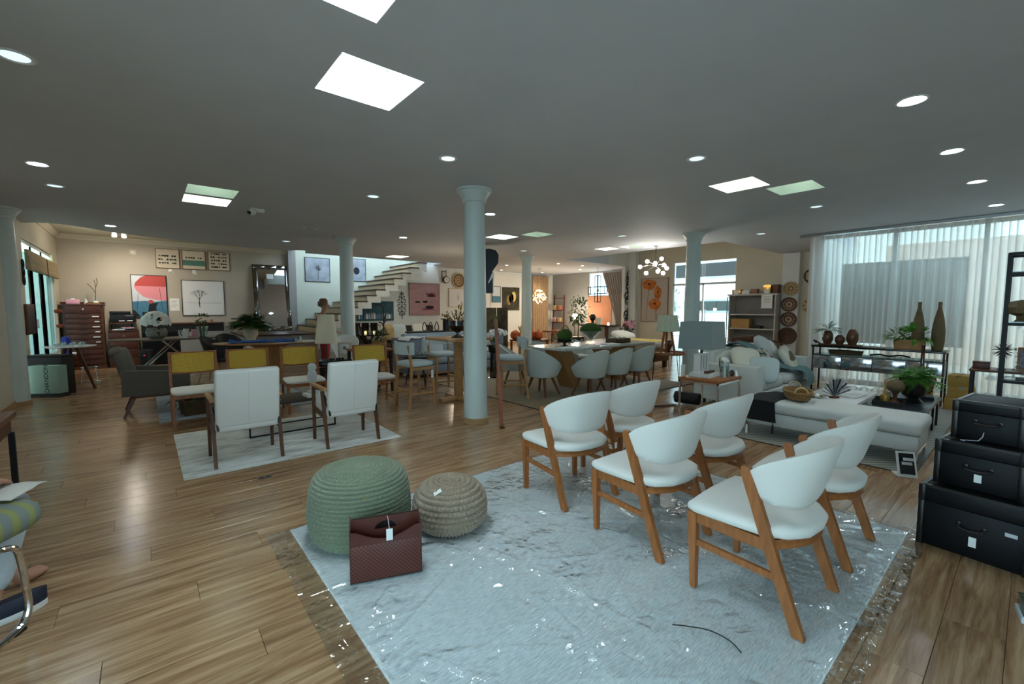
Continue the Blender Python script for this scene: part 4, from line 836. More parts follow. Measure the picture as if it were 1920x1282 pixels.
for (x0, x1, lab, kind) in ((.26, .75, 'wood framed picture of three rows of little vintage cars', 3), (.80, 1.31, 'wood framed picture of one row of cars over a green band', 1), (1.36, 1.87, 'unframed looking canvas printed with five rows of little cars', 5)):
    t, pr, y = picture('framed_picture', lab, ((x0 + x1) / 2, W_Y, 2.43), x1 - x0, .50, 'frame_wood', 'canvas', 0, 'small car pictures in a row'); rn = random.Random(kind)
    if kind == 1: ink(pr, [(-.24, .10), (.24, .10), (.24, .24), (-.24, .24)], y, 'print_teal', 'printed_band')
    for r_ in range(kind):
        z = {1: .285, 3: .12 + .09 * r_, 5: .075 + .088 * r_}[kind]; xs = [-.16, -.10, -.05, .0, .10, .15] if r_ % 2 == 0 else [-.17, -.12, 0, .06, .11, .16]
        for k, x in enumerate(xs): ink(pr, blob(x, z + .02, rn.uniform(.018, .03), rn.uniform(.014, .024), 10), y, 'print_dark', 'printed_car', 1)
        if kind == 3: ink(pr, [(-.2, z - .006), (.2, z - .006), (.2, z - .001), (-.2, z - .001)], y, 'print_grey', 'printed_line', 1)
for x in (.545, 1.045): 
    q = G().box((0, 0, 0), (.075, .002, .09)).box((.03, 0, -.04), (.05, .002, .05)).obj('price_tag', 'paper'); q.location = (x, W_Y - .004, 2.37); tag(q, 'white paper tag hanging under the %s car picture' % ('three row' if x < 1 else 'green band'), 'tag')
t, pr, y = picture('framed_picture', 'black framed picture of a red and pink parachute over blue water', (.10, W_Y, 1.17), .70, 1.07, 'frame_black', 'print_sky', 0)
ink(pr, [(-.336, .02), (.336, .02), (.336, .43), (.1, .40), (-.1, .42), (-.336, .40)], y, 'print_blue', 'printed_sea')
ink(pr, [(.336, .42), (.1, .45), (-.12, .52), (-.24, .66), (-.29, .76), (.336, .76)], y, 'print_pink', 'printed_canopy', 1); ink(pr, [(-.29, .76), (-.26, .88), (-.16, 1.0), (-.06, 1.056), (.336, 1.056), (.336, .76)], y, 'print_red', 'printed_canopy', 1)
ink(pr, [(-.29, .75), (.336, .75), (.336, .785), (-.285, .79)], y, 'print_pink', 'printed_stripe', 2)
ink(pr, blob(.02, .40, .05, .05), y, 'print_red', 'printed_head', 3); ink(pr, [(-.05, .1), (.12, .1), (.12, .28), (.17, .38), (.08, .36), (.0, .37), (-.03, .28)], y, 'print_dark', 'printed_figure', 2); ink(pr, [(-.16, .02), (.3, .02), (.26, .12), (-.16, .14)], y, 'print_dark', 'printed_boat', 2); ink(pr, [(-.336, .02), (-.2, .02), (-.28, .16), (-.336, .2)], y, 'print_dark', 'printed_shore', 2)
for a_, b_ in (((-.22, .6), (-.26, .2)), ((.2, .74), (.24, .2))): ink(pr, [a_, (a_[0] + .008, a_[1]), (b_[0] + .008, b_[1]), b_], y, 'print_dark', 'printed_rope', 2)
t, pr, y = picture('framed_picture', 'black framed photograph of a lone bare tree standing in still water', (1.225, W_Y, 1.21), .95, .94, 'frame_black', 'print_white', 0)
g = G(); rn = random.Random(11)
def br(x, z, a_, l_, w_, n):
    x2, z2 = x + math.cos(a_) * l_, z + math.sin(a_) * l_; g.prism([(x - w_ / 2, z), (x + w_ / 2, z), (x2 + w_ * .3, z2), (x2 - w_ * .3, z2)], -.0008, XZ(y))
    if n: [br(x2, z2, a_ + d + rn.uniform(-.15, .15), l_ * .74, w_ * .62, n - 1) for d in (-.5, .02, .5)]
br(-.1, .30, R(88), .13, .026, 4); br(-.1, .30, R(-84), .10, .02, 0); g.obj('printed_tree', 'print_dark', pr, smooth=0)
ink(pr, [(-.4, .332), (.4, .332), (.4, .338), (-.4, .338)], y, 'print_grey', 'printed_horizon')
for x in (-.3, .12, .18, .24, .36): ink(pr, [(x, .335), (x + .004, .335), (x + .004, .38), (x, .38)], y, 'print_grey', 'printed_post')
q = G().bb(-.1, .1, -.003, 0, 0, .32).obj('notice_sheet', 'paper'); q.location = (.595, W_Y, 1.34); tag(q, 'white printed notice sheet taped between two pictures', 'notice')
for k in range(6): G().bb(-.07, .07 - .02 * (k % 3), -.0042, -.0032, .27 - .035 * k, .276 - .035 * k).obj('text_line', 'print_grey', q)
q = thing('wall_alarm', 'small square white alarm sensor high on the beige wall', 'sensor', (-.17, W_Y, 2.72)); G().bb(-.07, .07, -.03, 0, 0, .13, .008).obj('case', 'paint_cream', q); G().lathe([(.0, 0), (.035, 0), (.03, .012), (.0, .014)], 16).obj('dome', 'alu_white', q, loc=(0, -.03, .065)).rotation_euler = (R(90), 0, 0)
q = thing('wall_socket', 'tiny socket low on the beige wall under the tree picture', 'socket', (1.38, W_Y, 1.03)); G().bb(-.03, .03, -.01, 0, 0, .07, .003).obj('plate', 'wicker', q)
# two track spots with warm light on the alcove ceiling
p = PZ(222, 446, 3.0)
t = thing('track_spotlight', 'pair of glowing warm spotlights under the alcove ceiling', 'spotlight', (-.36, 12.9, 3.12)); G().bb(-.12, .12, -.015, .015, -.03, 0).obj('bar', 'alu_white', t)
for s in (-1, 1):
    G().cyl((s * .08, 0, -.03), (s * .08, 0, -.07), .008).obj('stem', 'alu_white', t); G().cyl((s * .08, -.0, -.06), (s * .08, .05, -.15), .035, .05, 16).obj('head', 'alu_white', t); G().cyl((s * .08, .051, -.152), (s * .08, .054, -.157), .044, .044, 16).obj('lens', 'lens_warm', t)
    lamp('alcove_spot', 'SPOT', (-.36 + s * .08, 12.97, 2.95), 42, (1., .89, .74), (R(42), 0, R(-8 - s * 14)), spot_size=R(110), spot_blend=.8, shadow_soft_size=.05)
# ================================================================ tall leaning mirror on the platform
M('mirror', (236, 238, 238), .02, metal=1.); M('mirror_dim', (150, 148, 144), .06, metal=1.); M('frame_bronze', (70, 60, 50), .35, metal=.7)
t = thing('floor_mirror', 'tall silver mirror in a mirrored frame leaning on the beige wall', 'mirror', (2.86, 14.16, .746), 0); t.rotation_euler = (R(-7.5), 0, 0)
G().bb(-.47, .47, .0, .03, 0, 1.93).obj('backing', 'frame_bronze', t); G().bb(-.35, .35, -.012, -.001, .13, 1.79).obj('glass', 'mirror', t)
for q in ((-.46, -.36, .12, 1.81), (.36, .46, .12, 1.81)): G().bb(q[0], q[1], -.016, -.001, q[2], q[3], .006).obj('bevel_strip', 'mirror_dim', t)
for z0, z1 in ((.01, .11), (1.82, 1.92)):
    for k in range(3): G().bb(-.46 + k * .31, -.16 + k * .31, -.016, -.001, z0, z1, .006).obj('bevel_strip', 'mirror_dim', t)
G().bb(-.12, .05, -.0145, -.013, 1.52, 1.66).obj('paper_note', 'paper', t)
# ================================================================ office corner: drawer tower, cabinet, printer
M('wood_red', (84, 46, 34), .4, var=.18, vs=8, stretch=(6, 6, 1)); M('knob_pale', (214, 204, 190), .4); M('plastic_black', (26, 26, 30), .4)
t = thing('drawer_tower', 'tall dark red wooden cabinet with eleven flat drawers', 'cabinet', (-1.09, 13.94, 0), 0); G().bb(-.33, .33, .0, .45, .08, 1.46).obj('body', 'wood_dark', t); G().bb(-.36, .36, -.03, .46, 1.46, 1.50, .006).bb(-.36, -.34, -.02, .45, 1.50, 1.55).bb(.34, .36, -.02, .45, 1.50, 1.55).bb(-.34, .34, .43, .45, 1.50, 1.55).obj('top_gallery', 'wood_red', t); G().bb(-.34, .34, -.01, .45, 0, .08).obj('plinth', 'wood_dark', t)
zz = .10; hs_ = [.10] * 10 + [.20]
for k, h in enumerate(hs_):
    d = G().bb(-.30, .30, -.022, 0, zz + .006, zz + h + .012, .004).obj('drawer', 'wood_red', t); G().bb(-.06, .06, -.026, -.02, zz + h - .008, zz + h + .006).obj('finger_slot', 'leather_lining', d)
    if 3 < k < 10: G().bb(.14 if k % 2 else .18, .26, -.0245, -.0225, zz + .04, zz + .065).obj('drawer_label', 'paper', d)
    if k == 10: G().sell((0, -.035, zz + .10), (.04, .03, .04), 1, 1, 10, 6).obj('knob', 'knob_pale', d)
    zz += h + .018
zz = 1.502
q = thing('tissue_box', 'pink box on top of the drawer tower', 'box', (-1.24, 14.0, 1.501), R(4)); M('pink_card', (232, 168, 190), .7); G().bb(-.12, .10, -.06, .06, 0, .10, .003).obj('carton', 'pink_card', q); G().sell((-.01, 0, .105), (.08, .03, .05), 1, 1, 10, 6).obj('tissue', 'paper', q)
q = thing('bottle', 'small white bottle on top of the drawer tower', 'bottle', (-1.04, 14.0, 1.501)); G().lathe([(.0, 0), (.03, 0), (.032, .07), (.012, .09), (.012, .12), (.0, .12)], 14).obj('body', 'ceramic_white', q)
q = thing('twig_vase', 'dry twigs in a white pot on the drawer tower', 'vase', (-.88, 14.05, 1.501)); G().lathe([(.0, 0), (.05, 0), (.055, .05), (.04, .07), (.035, .07), (.0, .04)], 14).obj('pot', 'ceramic_white', q); g = G()
for pts in (((0, 0, .05), (.01, 0, .25), (.02, 0, .42), (.0, 0, .56)), ((.01, 0, .25), (-.05, 0, .38), (-.12, 0, .47)), ((.02, 0, .38), (.05, .02, .5), (.04, .02, .6))): g.tube(smoothpath(pts, 3), .007, 5)
g.obj('twigs', 'twig', q)
q = thing('trinket_tray', 'small brown tray on the drawer tower', 'tray', (-.93, 13.96, 1.501)); G().bb(-.11, .13, -.05, .02, 0, .025, .004).obj('tray', 'wicker', q)
t = thing('drawer_cabinet', 'low dark red cabinet of four drawers carrying papers and the printer shelf', 'cabinet', (-.425, 13.93, 0), 0); G().bb(-.27, .27, 0, .42, 0, .86).obj('body', 'wood_dark', t); G().bb(-.275, .275, -.02, .43, .86, .885).obj('top', 'wood_red', t)
for k in range(4):
    d = G().bb(-.25, .25, -.022, 0, .03 + .205 * k, .215 + .205 * k, .004).obj('drawer', 'wood_red', t); G().bb(-.06, .06, -.026, -.02, .205 + .205 * k, .217 + .205 * k).obj('finger_slot', 'leather_lining', d)
    if k in (1, 3): G().sell((0, -.03, .13 + .205 * k), (.03, .025, .03), 1, 1, 10, 6).obj('knob', 'knob_pale', d)
for k, (dx, mm) in enumerate(((-.12, 'paper'), (.0, 'print_blue'), (.12, 'pink_card'))): q = G().bb(-.11, .11, -.14, .14, 0, .018).obj('paper_stack', mm); q.location = (-.42 + dx * .6, 14.05, .887 + .0185 * k); q.rotation_euler.z = R(8 * (k - 1)); tag(q, ('loose white', 'blue folder', 'pink folder')[k] + ' paper stack on the low drawer cabinet', 'papers')
t = thing('credenza', 'dark credenza along the beige wall behind the oval desk', 'cabinet', (.60, 14.0, 0)); G().bb(-.70, 1.0, 0, .42, .06, 1.0).obj('body', 'black_matt', t); G().bb(-.70, 1.02, -.02, .44, 1.0, 1.03).obj('top', 'wood_dark', t); G().bb(.05, 1.0, -.012, 0, .10, .80).obj('door', 'paint_grey', t); G().bb(-.70, .0, -.012, 0, .10, .80).obj('door', 'trunk_black', t); G().bb(-.68, .98, .02, .40, 0, .06).obj('plinth', 'black_matt', t)
t = thing('shelf_bracket', 'dark wall shelf carrying the printer over the low cabinet', 'shelf', (-.40, 14.1, 1.03)); G().bb(-.27, .14, .0, .37, 0, .03).obj('board', 'wood_dark', t)
for x in (-.25, .12): G().bb(x - .01, x + .01, .30, .37, -.14, 0).obj('bracket', 'steel_black', t)
t = thing('printer', 'black office printer with pale front buttons on the wall shelf', 'printer', (-.40, 14.115, 1.061), 0); G().bb(-.25, .20, 0, .32, 0, .20, .012).obj('body', 'plastic_black', t); G().bb(-.26, .12, -.01, .31, .201, .27, .012).obj('scanner_lid', 'plastic_black', t); G().bb(.02, .17, -.004, 0, .15, .175).obj('screen', 'print_grey', t)
for x in (-.10, .05): G().bb(x, x + .10, -.006, 0, .03, .05).obj('paper_slot', 'paper', t)
q = thing('bottle', 'small dark bottle with pale cap beside the printer', 'bottle', (.02, 14.1, 1.031)); G().lathe([(.0, 0), (.05, 0), (.05, .08), (.015, .11), (.0, .11)], 14).obj('body', 'ceramic_brown', q); G().lathe([(.016, .11), (.016, .15), (.0, .15)], 10).obj('cap', 'knob_pale', q)
q = thing('pen_holder', 'cup of thin pens on the credenza behind the flowers', 'cup', (.27, 14.1, 1.031)); G().lathe([(.0, 0), (.04, 0), (.045, .06), (.04, .06), (.0, .01)], 14).obj('cup', 'paper_grey', q)
for k in range(4): G().cyl((-.02 + .015 * k, 0, .02), (-.06 + .04 * k, .0, .24), .004).obj('pen', 'wood_light', q)
t = thing('computer_tower', 'black computer tower with red light under the oval desk', 'computer', (-.06, 13.3, 0), R(-10)); G().bb(-.10, .10, 0, .40, .0, .42, .006).obj('case', 'plastic_black', t); G().bb(-.02, .0, -.003, 0, .30, .31).obj('power_light', M('led_red', (255, 40, 50), .4, emit=(255, 40, 60), es=4), t)
# oval desk
t = thing('oval_desk', 'oval dark topped desk on crossed steel legs', 'desk', (.36, 12.3, 0), R(4)); G().lathe([(.0, .715), (.93, .715), (1.0, .735), (1.0, .75), (.0, .75)], 56, sx=.98, sy=.52).obj('tabletop', M('top_grey_brown', (104, 92, 82), .3, var=.1, vs=4), t)
for s in (-1, 1):
    for y in (-.22, .22): G().cyl((s * .55, y, .0), (s * -.12 + .0, y, .715), .016, n=10).obj('leg', 'chrome', t)
    G().cyl((s * .55, -.24, .014), (s * .55, .24, .014), .014, n=8).obj('foot_bar', 'chrome', t)
DZ = .751
def petals(g, c, r_, n, seed, sz):
    rn = random.Random(seed)
    for k in range(n):
        th = rn.uniform(0, 2 * PI); v = rn.uniform(-.1, 1); q = math.sqrt(1 - v * v); p_ = Vector(c) + Vector((q * math.cos(th) * r_[0], q * math.sin(th) * r_[1], v * r_[2])); nn = Vector((q * math.cos(th), q * math.sin(th) - .4, v)).normalized(); a_ = nn.orthogonal().normalized(); b_ = nn.cross(a_)
        for j in range(5):
            f = 2 * PI * j / 5; d = a_ * math.cos(f) + b_ * math.sin(f); e_ = a_ * -math.sin(f) + b_ * math.cos(f)
            g.quad(p_, p_ + d * sz * .6 + e_ * sz * .4 + nn * sz * .15, p_ + d * sz, p_ + d * sz * .6 - e_ * sz * .4 + nn * sz * .15)
t = thing('flower_pot', 'white orchids arching from a round grey bowl on the oval desk', 'plant', (.16, 12.0, DZ)); G().lathe([(.0, 0), (.10, 0), (.17, .06), (.19, .14), (.17, .21), (.14, .235), (.12, .23), (.0, .19)], 28).obj('bowl', 'ceramic_grey', t); g = G(); petals(g, (0, 0, .33), (.24, .2, .24), 95, 2, .062); g.obj('blossoms', 'petal_white', t, smooth=0); g = G(); bushy(g, (0, 0, .28), (.19, .17, .17), 50, .13, 8); g.obj('foliage', 'leaf_dark', t, smooth=0)
t = thing('mug_planter', 'white square cup with a black brush drawing on the oval desk', 'cup', (.62, 11.98, DZ), R(-10)); G().rings([[(-.07, -.07, 0), (.07, -.07, 0), (.07, .07, 0), (-.07, .07, 0)], [(-.09, -.09, .17), (.09, -.09, .17), (.09, .09, .17), (-.09, .09, .17)], [(-.08, -.08, .17), (.08, -.08, .17), (.08, .08, .17), (-.08, .08, .17)], [(-.065, -.065, .02), (.065, -.065, .02), (.065, .065, .02), (-.065, .065, .02)]]).obj('cup', 'ceramic_white', t, smooth=25); G().tube([(-.07, -.094, .15), (-.03, -.093, .155), (-.045, -.090, .10), (-.02, -.085, .05)], .008, 5).obj('drawing', 'ink', t)
t = thing('glass_vase', 'clear vase of green bamboo stems on the oval desk', 'vase', (.98, 12.28, DZ)); G().lathe([(.0, 0), (.085, 0), (.10, .12), (.12, .24), (.115, .24), (.092, .12), (.078, .006), (.0, .006)], 24).obj('glass', 'crystal', t); g = G()
for k in range(6): a_ = R(60 * k); g.cyl((.03 * math.cos(a_), .03 * math.sin(a_), .01), (.06 * math.cos(a_), .06 * math.sin(a_), .36), .008, n=6)
g.obj('stems', 'stem', t); g = G(); bushy(g, (0, 0, .40), (.15, .15, .12), 46, .10, 3); g.obj('foliage', 'leaf', t, smooth=0)
for k, (x, y, w2, h, mm, lab) in enumerate(((.70, 12.55, .10, .18, 'paper', 'folded white leaflet stand on the oval desk'), (.86, 12.6, .12, .16, 'pink_card', 'pink printed card box on the oval desk'))): q = G().box((0, 0, h / 2), (w2, .06, h), None, .004).obj('card_box', mm); q.location = (x, y, DZ); q.rotation_euler.z = R(15); tag(q, lab, 'box')
# floor vase with red dry flowers by the window
t = thing('floor_vase', 'blue floor vase with red dried flowers beside the drawer tower', 'vase', (-1.33, 13.2, 0)); M('blue_glaze', (28, 44, 150), .25); G().lathe([(.0, 0), (.07, 0), (.09, .35), (.07, .72), (.05, .80), (.04, .80), (.0, .75)], 20).obj('vase', 'blue_glaze', t)
g = G(); g.tube([(0, 0, .78), (-.02, 0, 1.05), (-.06, 0, 1.32)], .006, 5).tube([(0, 0, .78), (.0, 0, .9), (-.05, 0, 1.02)], .006, 5); g.obj('stalks', 'twig_dark', t); g = G(); g.sell((-.08, 0, 1.34), (.13, .1, .09), .8, .8, 10, 6).sell((-.07, 0, 1.03), (.12, .1, .08), .8, .8, 10, 6); g.obj('flower_head', M('dry_red', (150, 66, 42), .8), t)
# ================================================================ oval dining table with blue runner, fern, dark chairs
t = thing('oval_table', 'oval wooden dining table on a flared pedestal before the mirror', 'table', (1.80, 9.40, 0), R(-14)); G().lathe([(.0, .725), (.95, .73), (1.0, .748), (1.0, .76), (.0, .76)], 60, sx=.92, sy=.50).obj('tabletop', M('wood_honey', (168, 124, 78), .25, var=.12, vs=4, stretch=(1, 5, 1)), t); G().lathe([(.0, 0), (.30, 0), (.30, .03), (.17, .08), (.15, .4), (.24, .66), (.34, .725), (.0, .725)], 30, sx=1.1, sy=.75).obj('pedestal', 'wood_honey', t)
M('cloth_blue', (22, 92, 172), .85, var=.25, vs=14, bump=.4, bs=40)
def rn_(u, v):
    x, y = -.62 + u * 1.1, -.18 + .30 * v; return (x, y, .008 + .05 * max(0, noise.noise((x * 7, y * 7, 2)) + .35) * math.sin(PI * min(1, max(0, v))) ** .5 + .004)
g = G(); g.surf(rn_, 50, 14, .004); q = g.obj('table_runner', 'cloth_blue', smooth=70); q.location = (1.76, 9.41, .7615); q.rotation_euler.z = R(-14); tag(q, 'bright blue gathered runner along the oval wooden table', 'runner')
for k, (x, y, lab) in enumerate(((2.20, 9.16, 'small clear tealight glass beside the blue runner'), (2.30, 9.20, 'taller clear glass at the end of the blue runner'))): q = thing('candle_glass', lab, 'glass', (x, y, .761)); G().lathe([(.0, 0), (.03, 0), (.035, .07 + .03 * k), (.032, .07 + .03 * k), (.027, .006), (.0, .006)], 14).obj('cup', 'crystal', q)
t = thing('potted_fern', 'bushy dark fern on a tall stand behind the oval table', 'plant', (1.86, 11.72, 0)); G().lathe([(.0, 0), (.16, 0), (.10, .05), (.09, .7), (.15, .78), (.16, .95), (.14, .95), (.0, .9)], 24).obj('stand_pot', 'paint_cream', t); g = G(); fern(g, (0, 0, .99), .56, .78, 150, 5, 12, .18); g.obj('foliage', 'leaf', t, smooth=0)
def shellchair(lab, loc, rz, mat, group):
    t = thing('shell_chair', lab, 'chair', loc, rz, group)
    def sh(u, v):
        a_ = R(-115 + 230 * u); r_ = .25 * (.55 + .45 * v); top = .42 + (.46 * v) * (.35 + .65 * math.cos(a_ / 1.9) ** 2); return (r_ * math.sin(a_), -r_ * math.cos(a_) + .02, top)
    g = G(); g.surf(sh, 20, 7, .012); g.obj('shell', mat, t, smooth=70); G().sell((0, .02, .41), (.44, .44, .06), .6, .7, 20, 8).obj('seat', mat, t)
    for sx_ in (-1, 1):
        for sy_ in (-1, 1): G().cyl((sx_ * .22, sy_ * .22, 0), (sx_ * .12, sy_ * .12, .39), .011, .016, 8).obj('leg', 'wood_light', t)
    return t
shellchair('black shell chair pushed under the oval table end', (.98, 10.0, 0), R(-120), 'plastic_black', 'black shell chairs'); shellchair('black shell chair standing behind the first near the wall', (1.30, 10.62, 0), R(-160), 'plastic_black', 'black shell chairs'); shellchair('white shell chair beside the person in red', (2.98, 8.68, 0), R(150), 'ceramic_white', None)
# ================================================================ lamp table
t = thing('lamp_table', 'black box side table with glossy top under the table lamp', 'table', (2.50, 8.05, 0), R(-10)); G().bb(-.24, .30, -.2, .2, .0, .47, .004).obj('body', 'black_gloss', t); G().bb(-.27, .33, -.22, .22, .471, .49, .003).obj('top', 'black_gloss', t)
def shade(g, r0, r1, h, z, n=40, th=.003): return g.lathe([(r0, z), (r1, z + h), (r1 - th, z + h), (r0 - th, z)], n)
m = M('shade_cream', (222, 214, 190), .8, sheen=.2); N, L, b = nodes(m); b.inputs['Subsurface Weight'].default_value = 0
t = thing('table_lamp', 'table lamp with wide cream shade and slim metal stem on the black table', 'lamp', (2.43, 8.02, .491)); G().lathe([(.0, 0), (.09, 0), (.09, .012), (.012, .02), (.009, .45), (.0, .45)], 20).obj('stem', 'frame_bronze', t); g = G(); shade(g, .19, .135, .50, .30); g.obj('shade', 'shade_cream', t, smooth=50)
t = thing('card_stand', 'small standing card with a round emblem beside the lamp', 'card', (2.72, 7.95, .491), R(-30)); G().bb(-.12, .12, -.01, .01, 0, .30).obj('frame', 'paint_cream', t); G().bb(-.075, .075, -.013, -.0105, .10, .27).obj('card', 'paper', t); G().lathe([(.0, 0), (.03, 0), (.03, .001), (.0, .001)], 16).obj('emblem', 'ceramic_grey', t, loc=(0, -.0135, .2)).rotation_euler = (R(90), 0, 0)
for k in range(5): q = G().sell((0, 0, .018), (.05, .05, .036), 1, 1, 10, 6).obj('decor_ball', 'black_gloss'); q.location = (2.46 + .05 * k, 7.90 + .015 * (k % 2), .4905); tag(q, 'small dark glossy ball at the foot of the table lamp', 'ball', 'dark balls beside the lamp')
# clear ghost stool
t = thing('acrylic_stool', 'smoky blue transparent stool beside the lamp table', 'stool', (2.25, 7.55, 0)); clear_glass('acrylic_blue', (120, 146, 166), .12); G().lathe([(.17, 0), (.15, .2), (.17, .42), (.19, .44), (.0, .44), (.0, .43), (.16, .42), (.14, .2), (.16, 0)], 28).obj('drum', 'acrylic_blue', t)

lamp('alcove_fill', 'POINT', (-.36, 12.75, 2.86), 10, (1., .9, .76), shadow_soft_size=.08)  # extra fill added near the track spots, brightens crown and alcove ceiling
# ================================================================ bar table group
t = thing('bar_table', 'tall square wooden bar table on a single post with cross foot', 'table', (3.66, 5.64, 0)); tp = [(-.40, -.32), (-.32, -.40), (.32, -.40), (.40, -.32), (.40, .32), (.32, .40), (-.32, .40), (-.40, .32)]; G().prism(tp, .035, Matrix.Translation((0, 0, .925))).obj('tabletop', 'wood_light', t, smooth=20); G().box((-.02, .0, .49), (.10, .10, .86), None, .004).obj('post', 'wood_light', t)
for q in ((.66, .09), (.09, .66)): G().box((-.02, 0, .03), (q[0], q[1], .06), None, .006).obj('foot', 'wood_light', t)
def bar_stool():
    t = thing('bar_stool', 'x', 'stool', group='upholstered bar stools at the tall table')
    for s in (-1, 1):
        G().hbar((s * .20, .19, 0), (s * .17, .17, .59), .026, .026, .034, .036).obj('front_leg', 'wood_light', t); g = G(); g.rings([[(s * x + dx, y + dy, z) for dx, dy in ((-.014, -.018), (.014, -.018), (.014, .018), (-.014, .018))] for x, y, z in ((.205, -.23, 0), (.18, -.165, .59), (.185, -.215, .90))]); g.obj('rear_leg', 'wood_light', t)
        G().bar((s * .178, .17, .565), (s * .182, -.165, .565), .02, .04).obj('side_rail', 'wood_light', t); G().bar((s * .195, .185, .22), (s * .197, -.20, .22), .018, .028).obj('stretcher', 'wood_light', t)
    for y, z in ((.185, .17), (-.20, .27)): G().bar((-.19, y, z), (.19, y, z), .026, .018, ref=(0, 0, 1)).obj('foot_rail', 'wood_light', t)
    G().sell((0, 0, .625), (.43, .42, .085), .5, .45, 24, 8).obj('seat', 'fabric_ice', t, smooth=70)
    def bk(u, v): a_ = R(-70 + 140 * u); return (.225 * math.sin(a_) / math.sin(R(70)), -.10 - .13 * math.cos(a_), .77 + .17 * v)
    g = G(); g.surf(bk, 14, 4, .03); g.obj('backrest', 'fabric_ice', t, smooth=60); return t
M('fabric_ice', (188, 200, 200), .9, var=.03, vs=200, bump=.15, bs=300)
s0 = bar_stool(); s0.location = (2.90, 5.62, 0); s0.rotation_euler.z = R(-85); s0['label'] = 'pale bar stool pulled up to the tall table on the lounge side'
dup(s0, (3.88, 6.50, 0), R(172), 'pale bar stool at the far side of the tall table'); dup(s0, (4.36, 5.24, .0105), R(62), 'pale bar stool half hidden behind the mid room column')
q = G().box((0, 0, 0), (.05, .002, .11), R(20)).obj('price_tag', 'paper'); q.location = (3.07, 5.43, .48); tag(q, 'white price tag hanging from the first bar stool', 'tag')
t = thing('wooden_easel', 'slim reddish wooden pole leaning beside the mid room column', 'pole', (3.13, 3.93, 0)); G().bar((0, 0, 0), (.10, .24, 1.27), .04, .03, .03, .025).obj('pole', M('wood_rosy', (156, 98, 76), .45, var=.1, vs=8), t); G().box((.004, .0, .012), (.05, .04, .02)).obj('foot', 'wood_dark', t)
t = thing('vase_bowl', 'dark glass footed bowl of dried branches on the tall bar table', 'vase', (3.62, 5.62, .961)); G().lathe([(.0, 0), (.10, 0), (.09, .015), (.02, .05), (.02, .07), (.10, .11), (.145, .18), (.14, .25), (.135, .25), (.138, .18), (.095, .118), (.0, .09)], 28).obj('bowl', 'glass_grey', t); g = G(); rn = random.Random(9)
for k in range(26):
    th = rn.uniform(0, 2 * PI); l_ = rn.uniform(.2, .42); e_ = rn.uniform(.5, 1.35); d = Vector((math.cos(th) * math.cos(e_), math.sin(th) * math.cos(e_), math.sin(e_)))
    for i in range(14): f = .25 + .75 * i / 14; p_ = Vector((0, 0, .16)) + d * l_ * f * 1.1; leafblade(g, p_, d + Vector((rn.uniform(-1, 1), rn.uniform(-1, 1), rn.uniform(-1, 1))), .05, .026, .1, 2)
g.obj('dried_leaves', 'leaf_dry', t, smooth=0)
# plant side table
t = thing('console_stool', 'square wooden side table with dark legs carrying a small plant', 'table', (2.90, 7.20, 0), R(3)); G().bb(-.32, .28, -.27, .27, .69, .725, .004).obj('tabletop', 'wood_chair', t); G().bb(-.29, .25, -.24, .24, .12, .14).obj('lower_shelf', 'wood_chair', t)
for x in (-.28, .24):
    for y in (-.23, .23): G().hbar((x * 1.06, y * 1.06, 0), (x, y, .69), .035, .035, .045, .045).obj('leg', 'black_matt', t)
t = thing('potted_plant', 'green succulent in a woven basket pot on the side table', 'plant', (3.02, 7.12, .7265)); G().lathe([(.0, 0), (.11, 0), (.125, .13), (.115, .13), (.0, .10)], 20).obj('basket_pot', 'wicker', t); g = G(); bushy(g, (0, 0, .17), (.13, .13, .11), 130, .06, 12, -.2); g.obj('foliage', 'moss', t, smooth=0)
t = thing('brass_bottle', 'small bottle on the lower shelf of the side table', 'bottle', (3.02, 7.05, .1405)); G().lathe([(.0, 0), (.03, 0), (.035, .08), (.012, .11), (.012, .14), (.0, .14)], 12).obj('body', 'glass_brown', t)
# low tray table before sofa
t = thing('tray_table', 'small black tray table with glassware behind the bar table', 'table', (3.80, 7.22, 0)); G().lathe([(.0, .50), (.27, .50), (.28, .53), (.27, .53), (.26, .51), (.0, .51)], 28).obj('tray', 'steel_black', t)
for k in range(3): a_ = R(30 + 120 * k); G().cyl((.24 * math.cos(a_), .24 * math.sin(a_), 0), (.12 * math.cos(a_), .12 * math.sin(a_), .50), .01, n=8).obj('leg', 'steel_black', t)
for k, (x, y, h) in enumerate(((-.08, 0, .12), (.05, .05, .16), (.1, -.08, .10))): q = thing('glass_jar', ('squat', 'tall stoppered', 'small round')[k] + ' clear glass jar on the black tray table', 'jar', (3.80 + x, 7.22 + y, .5115)); G().lathe([(.0, 0), (.05, 0), (.055, h * .6), (.02, h * .8), (.025, h), (.02, h), (.0, h * .3)], 16).obj('body', 'crystal', q)
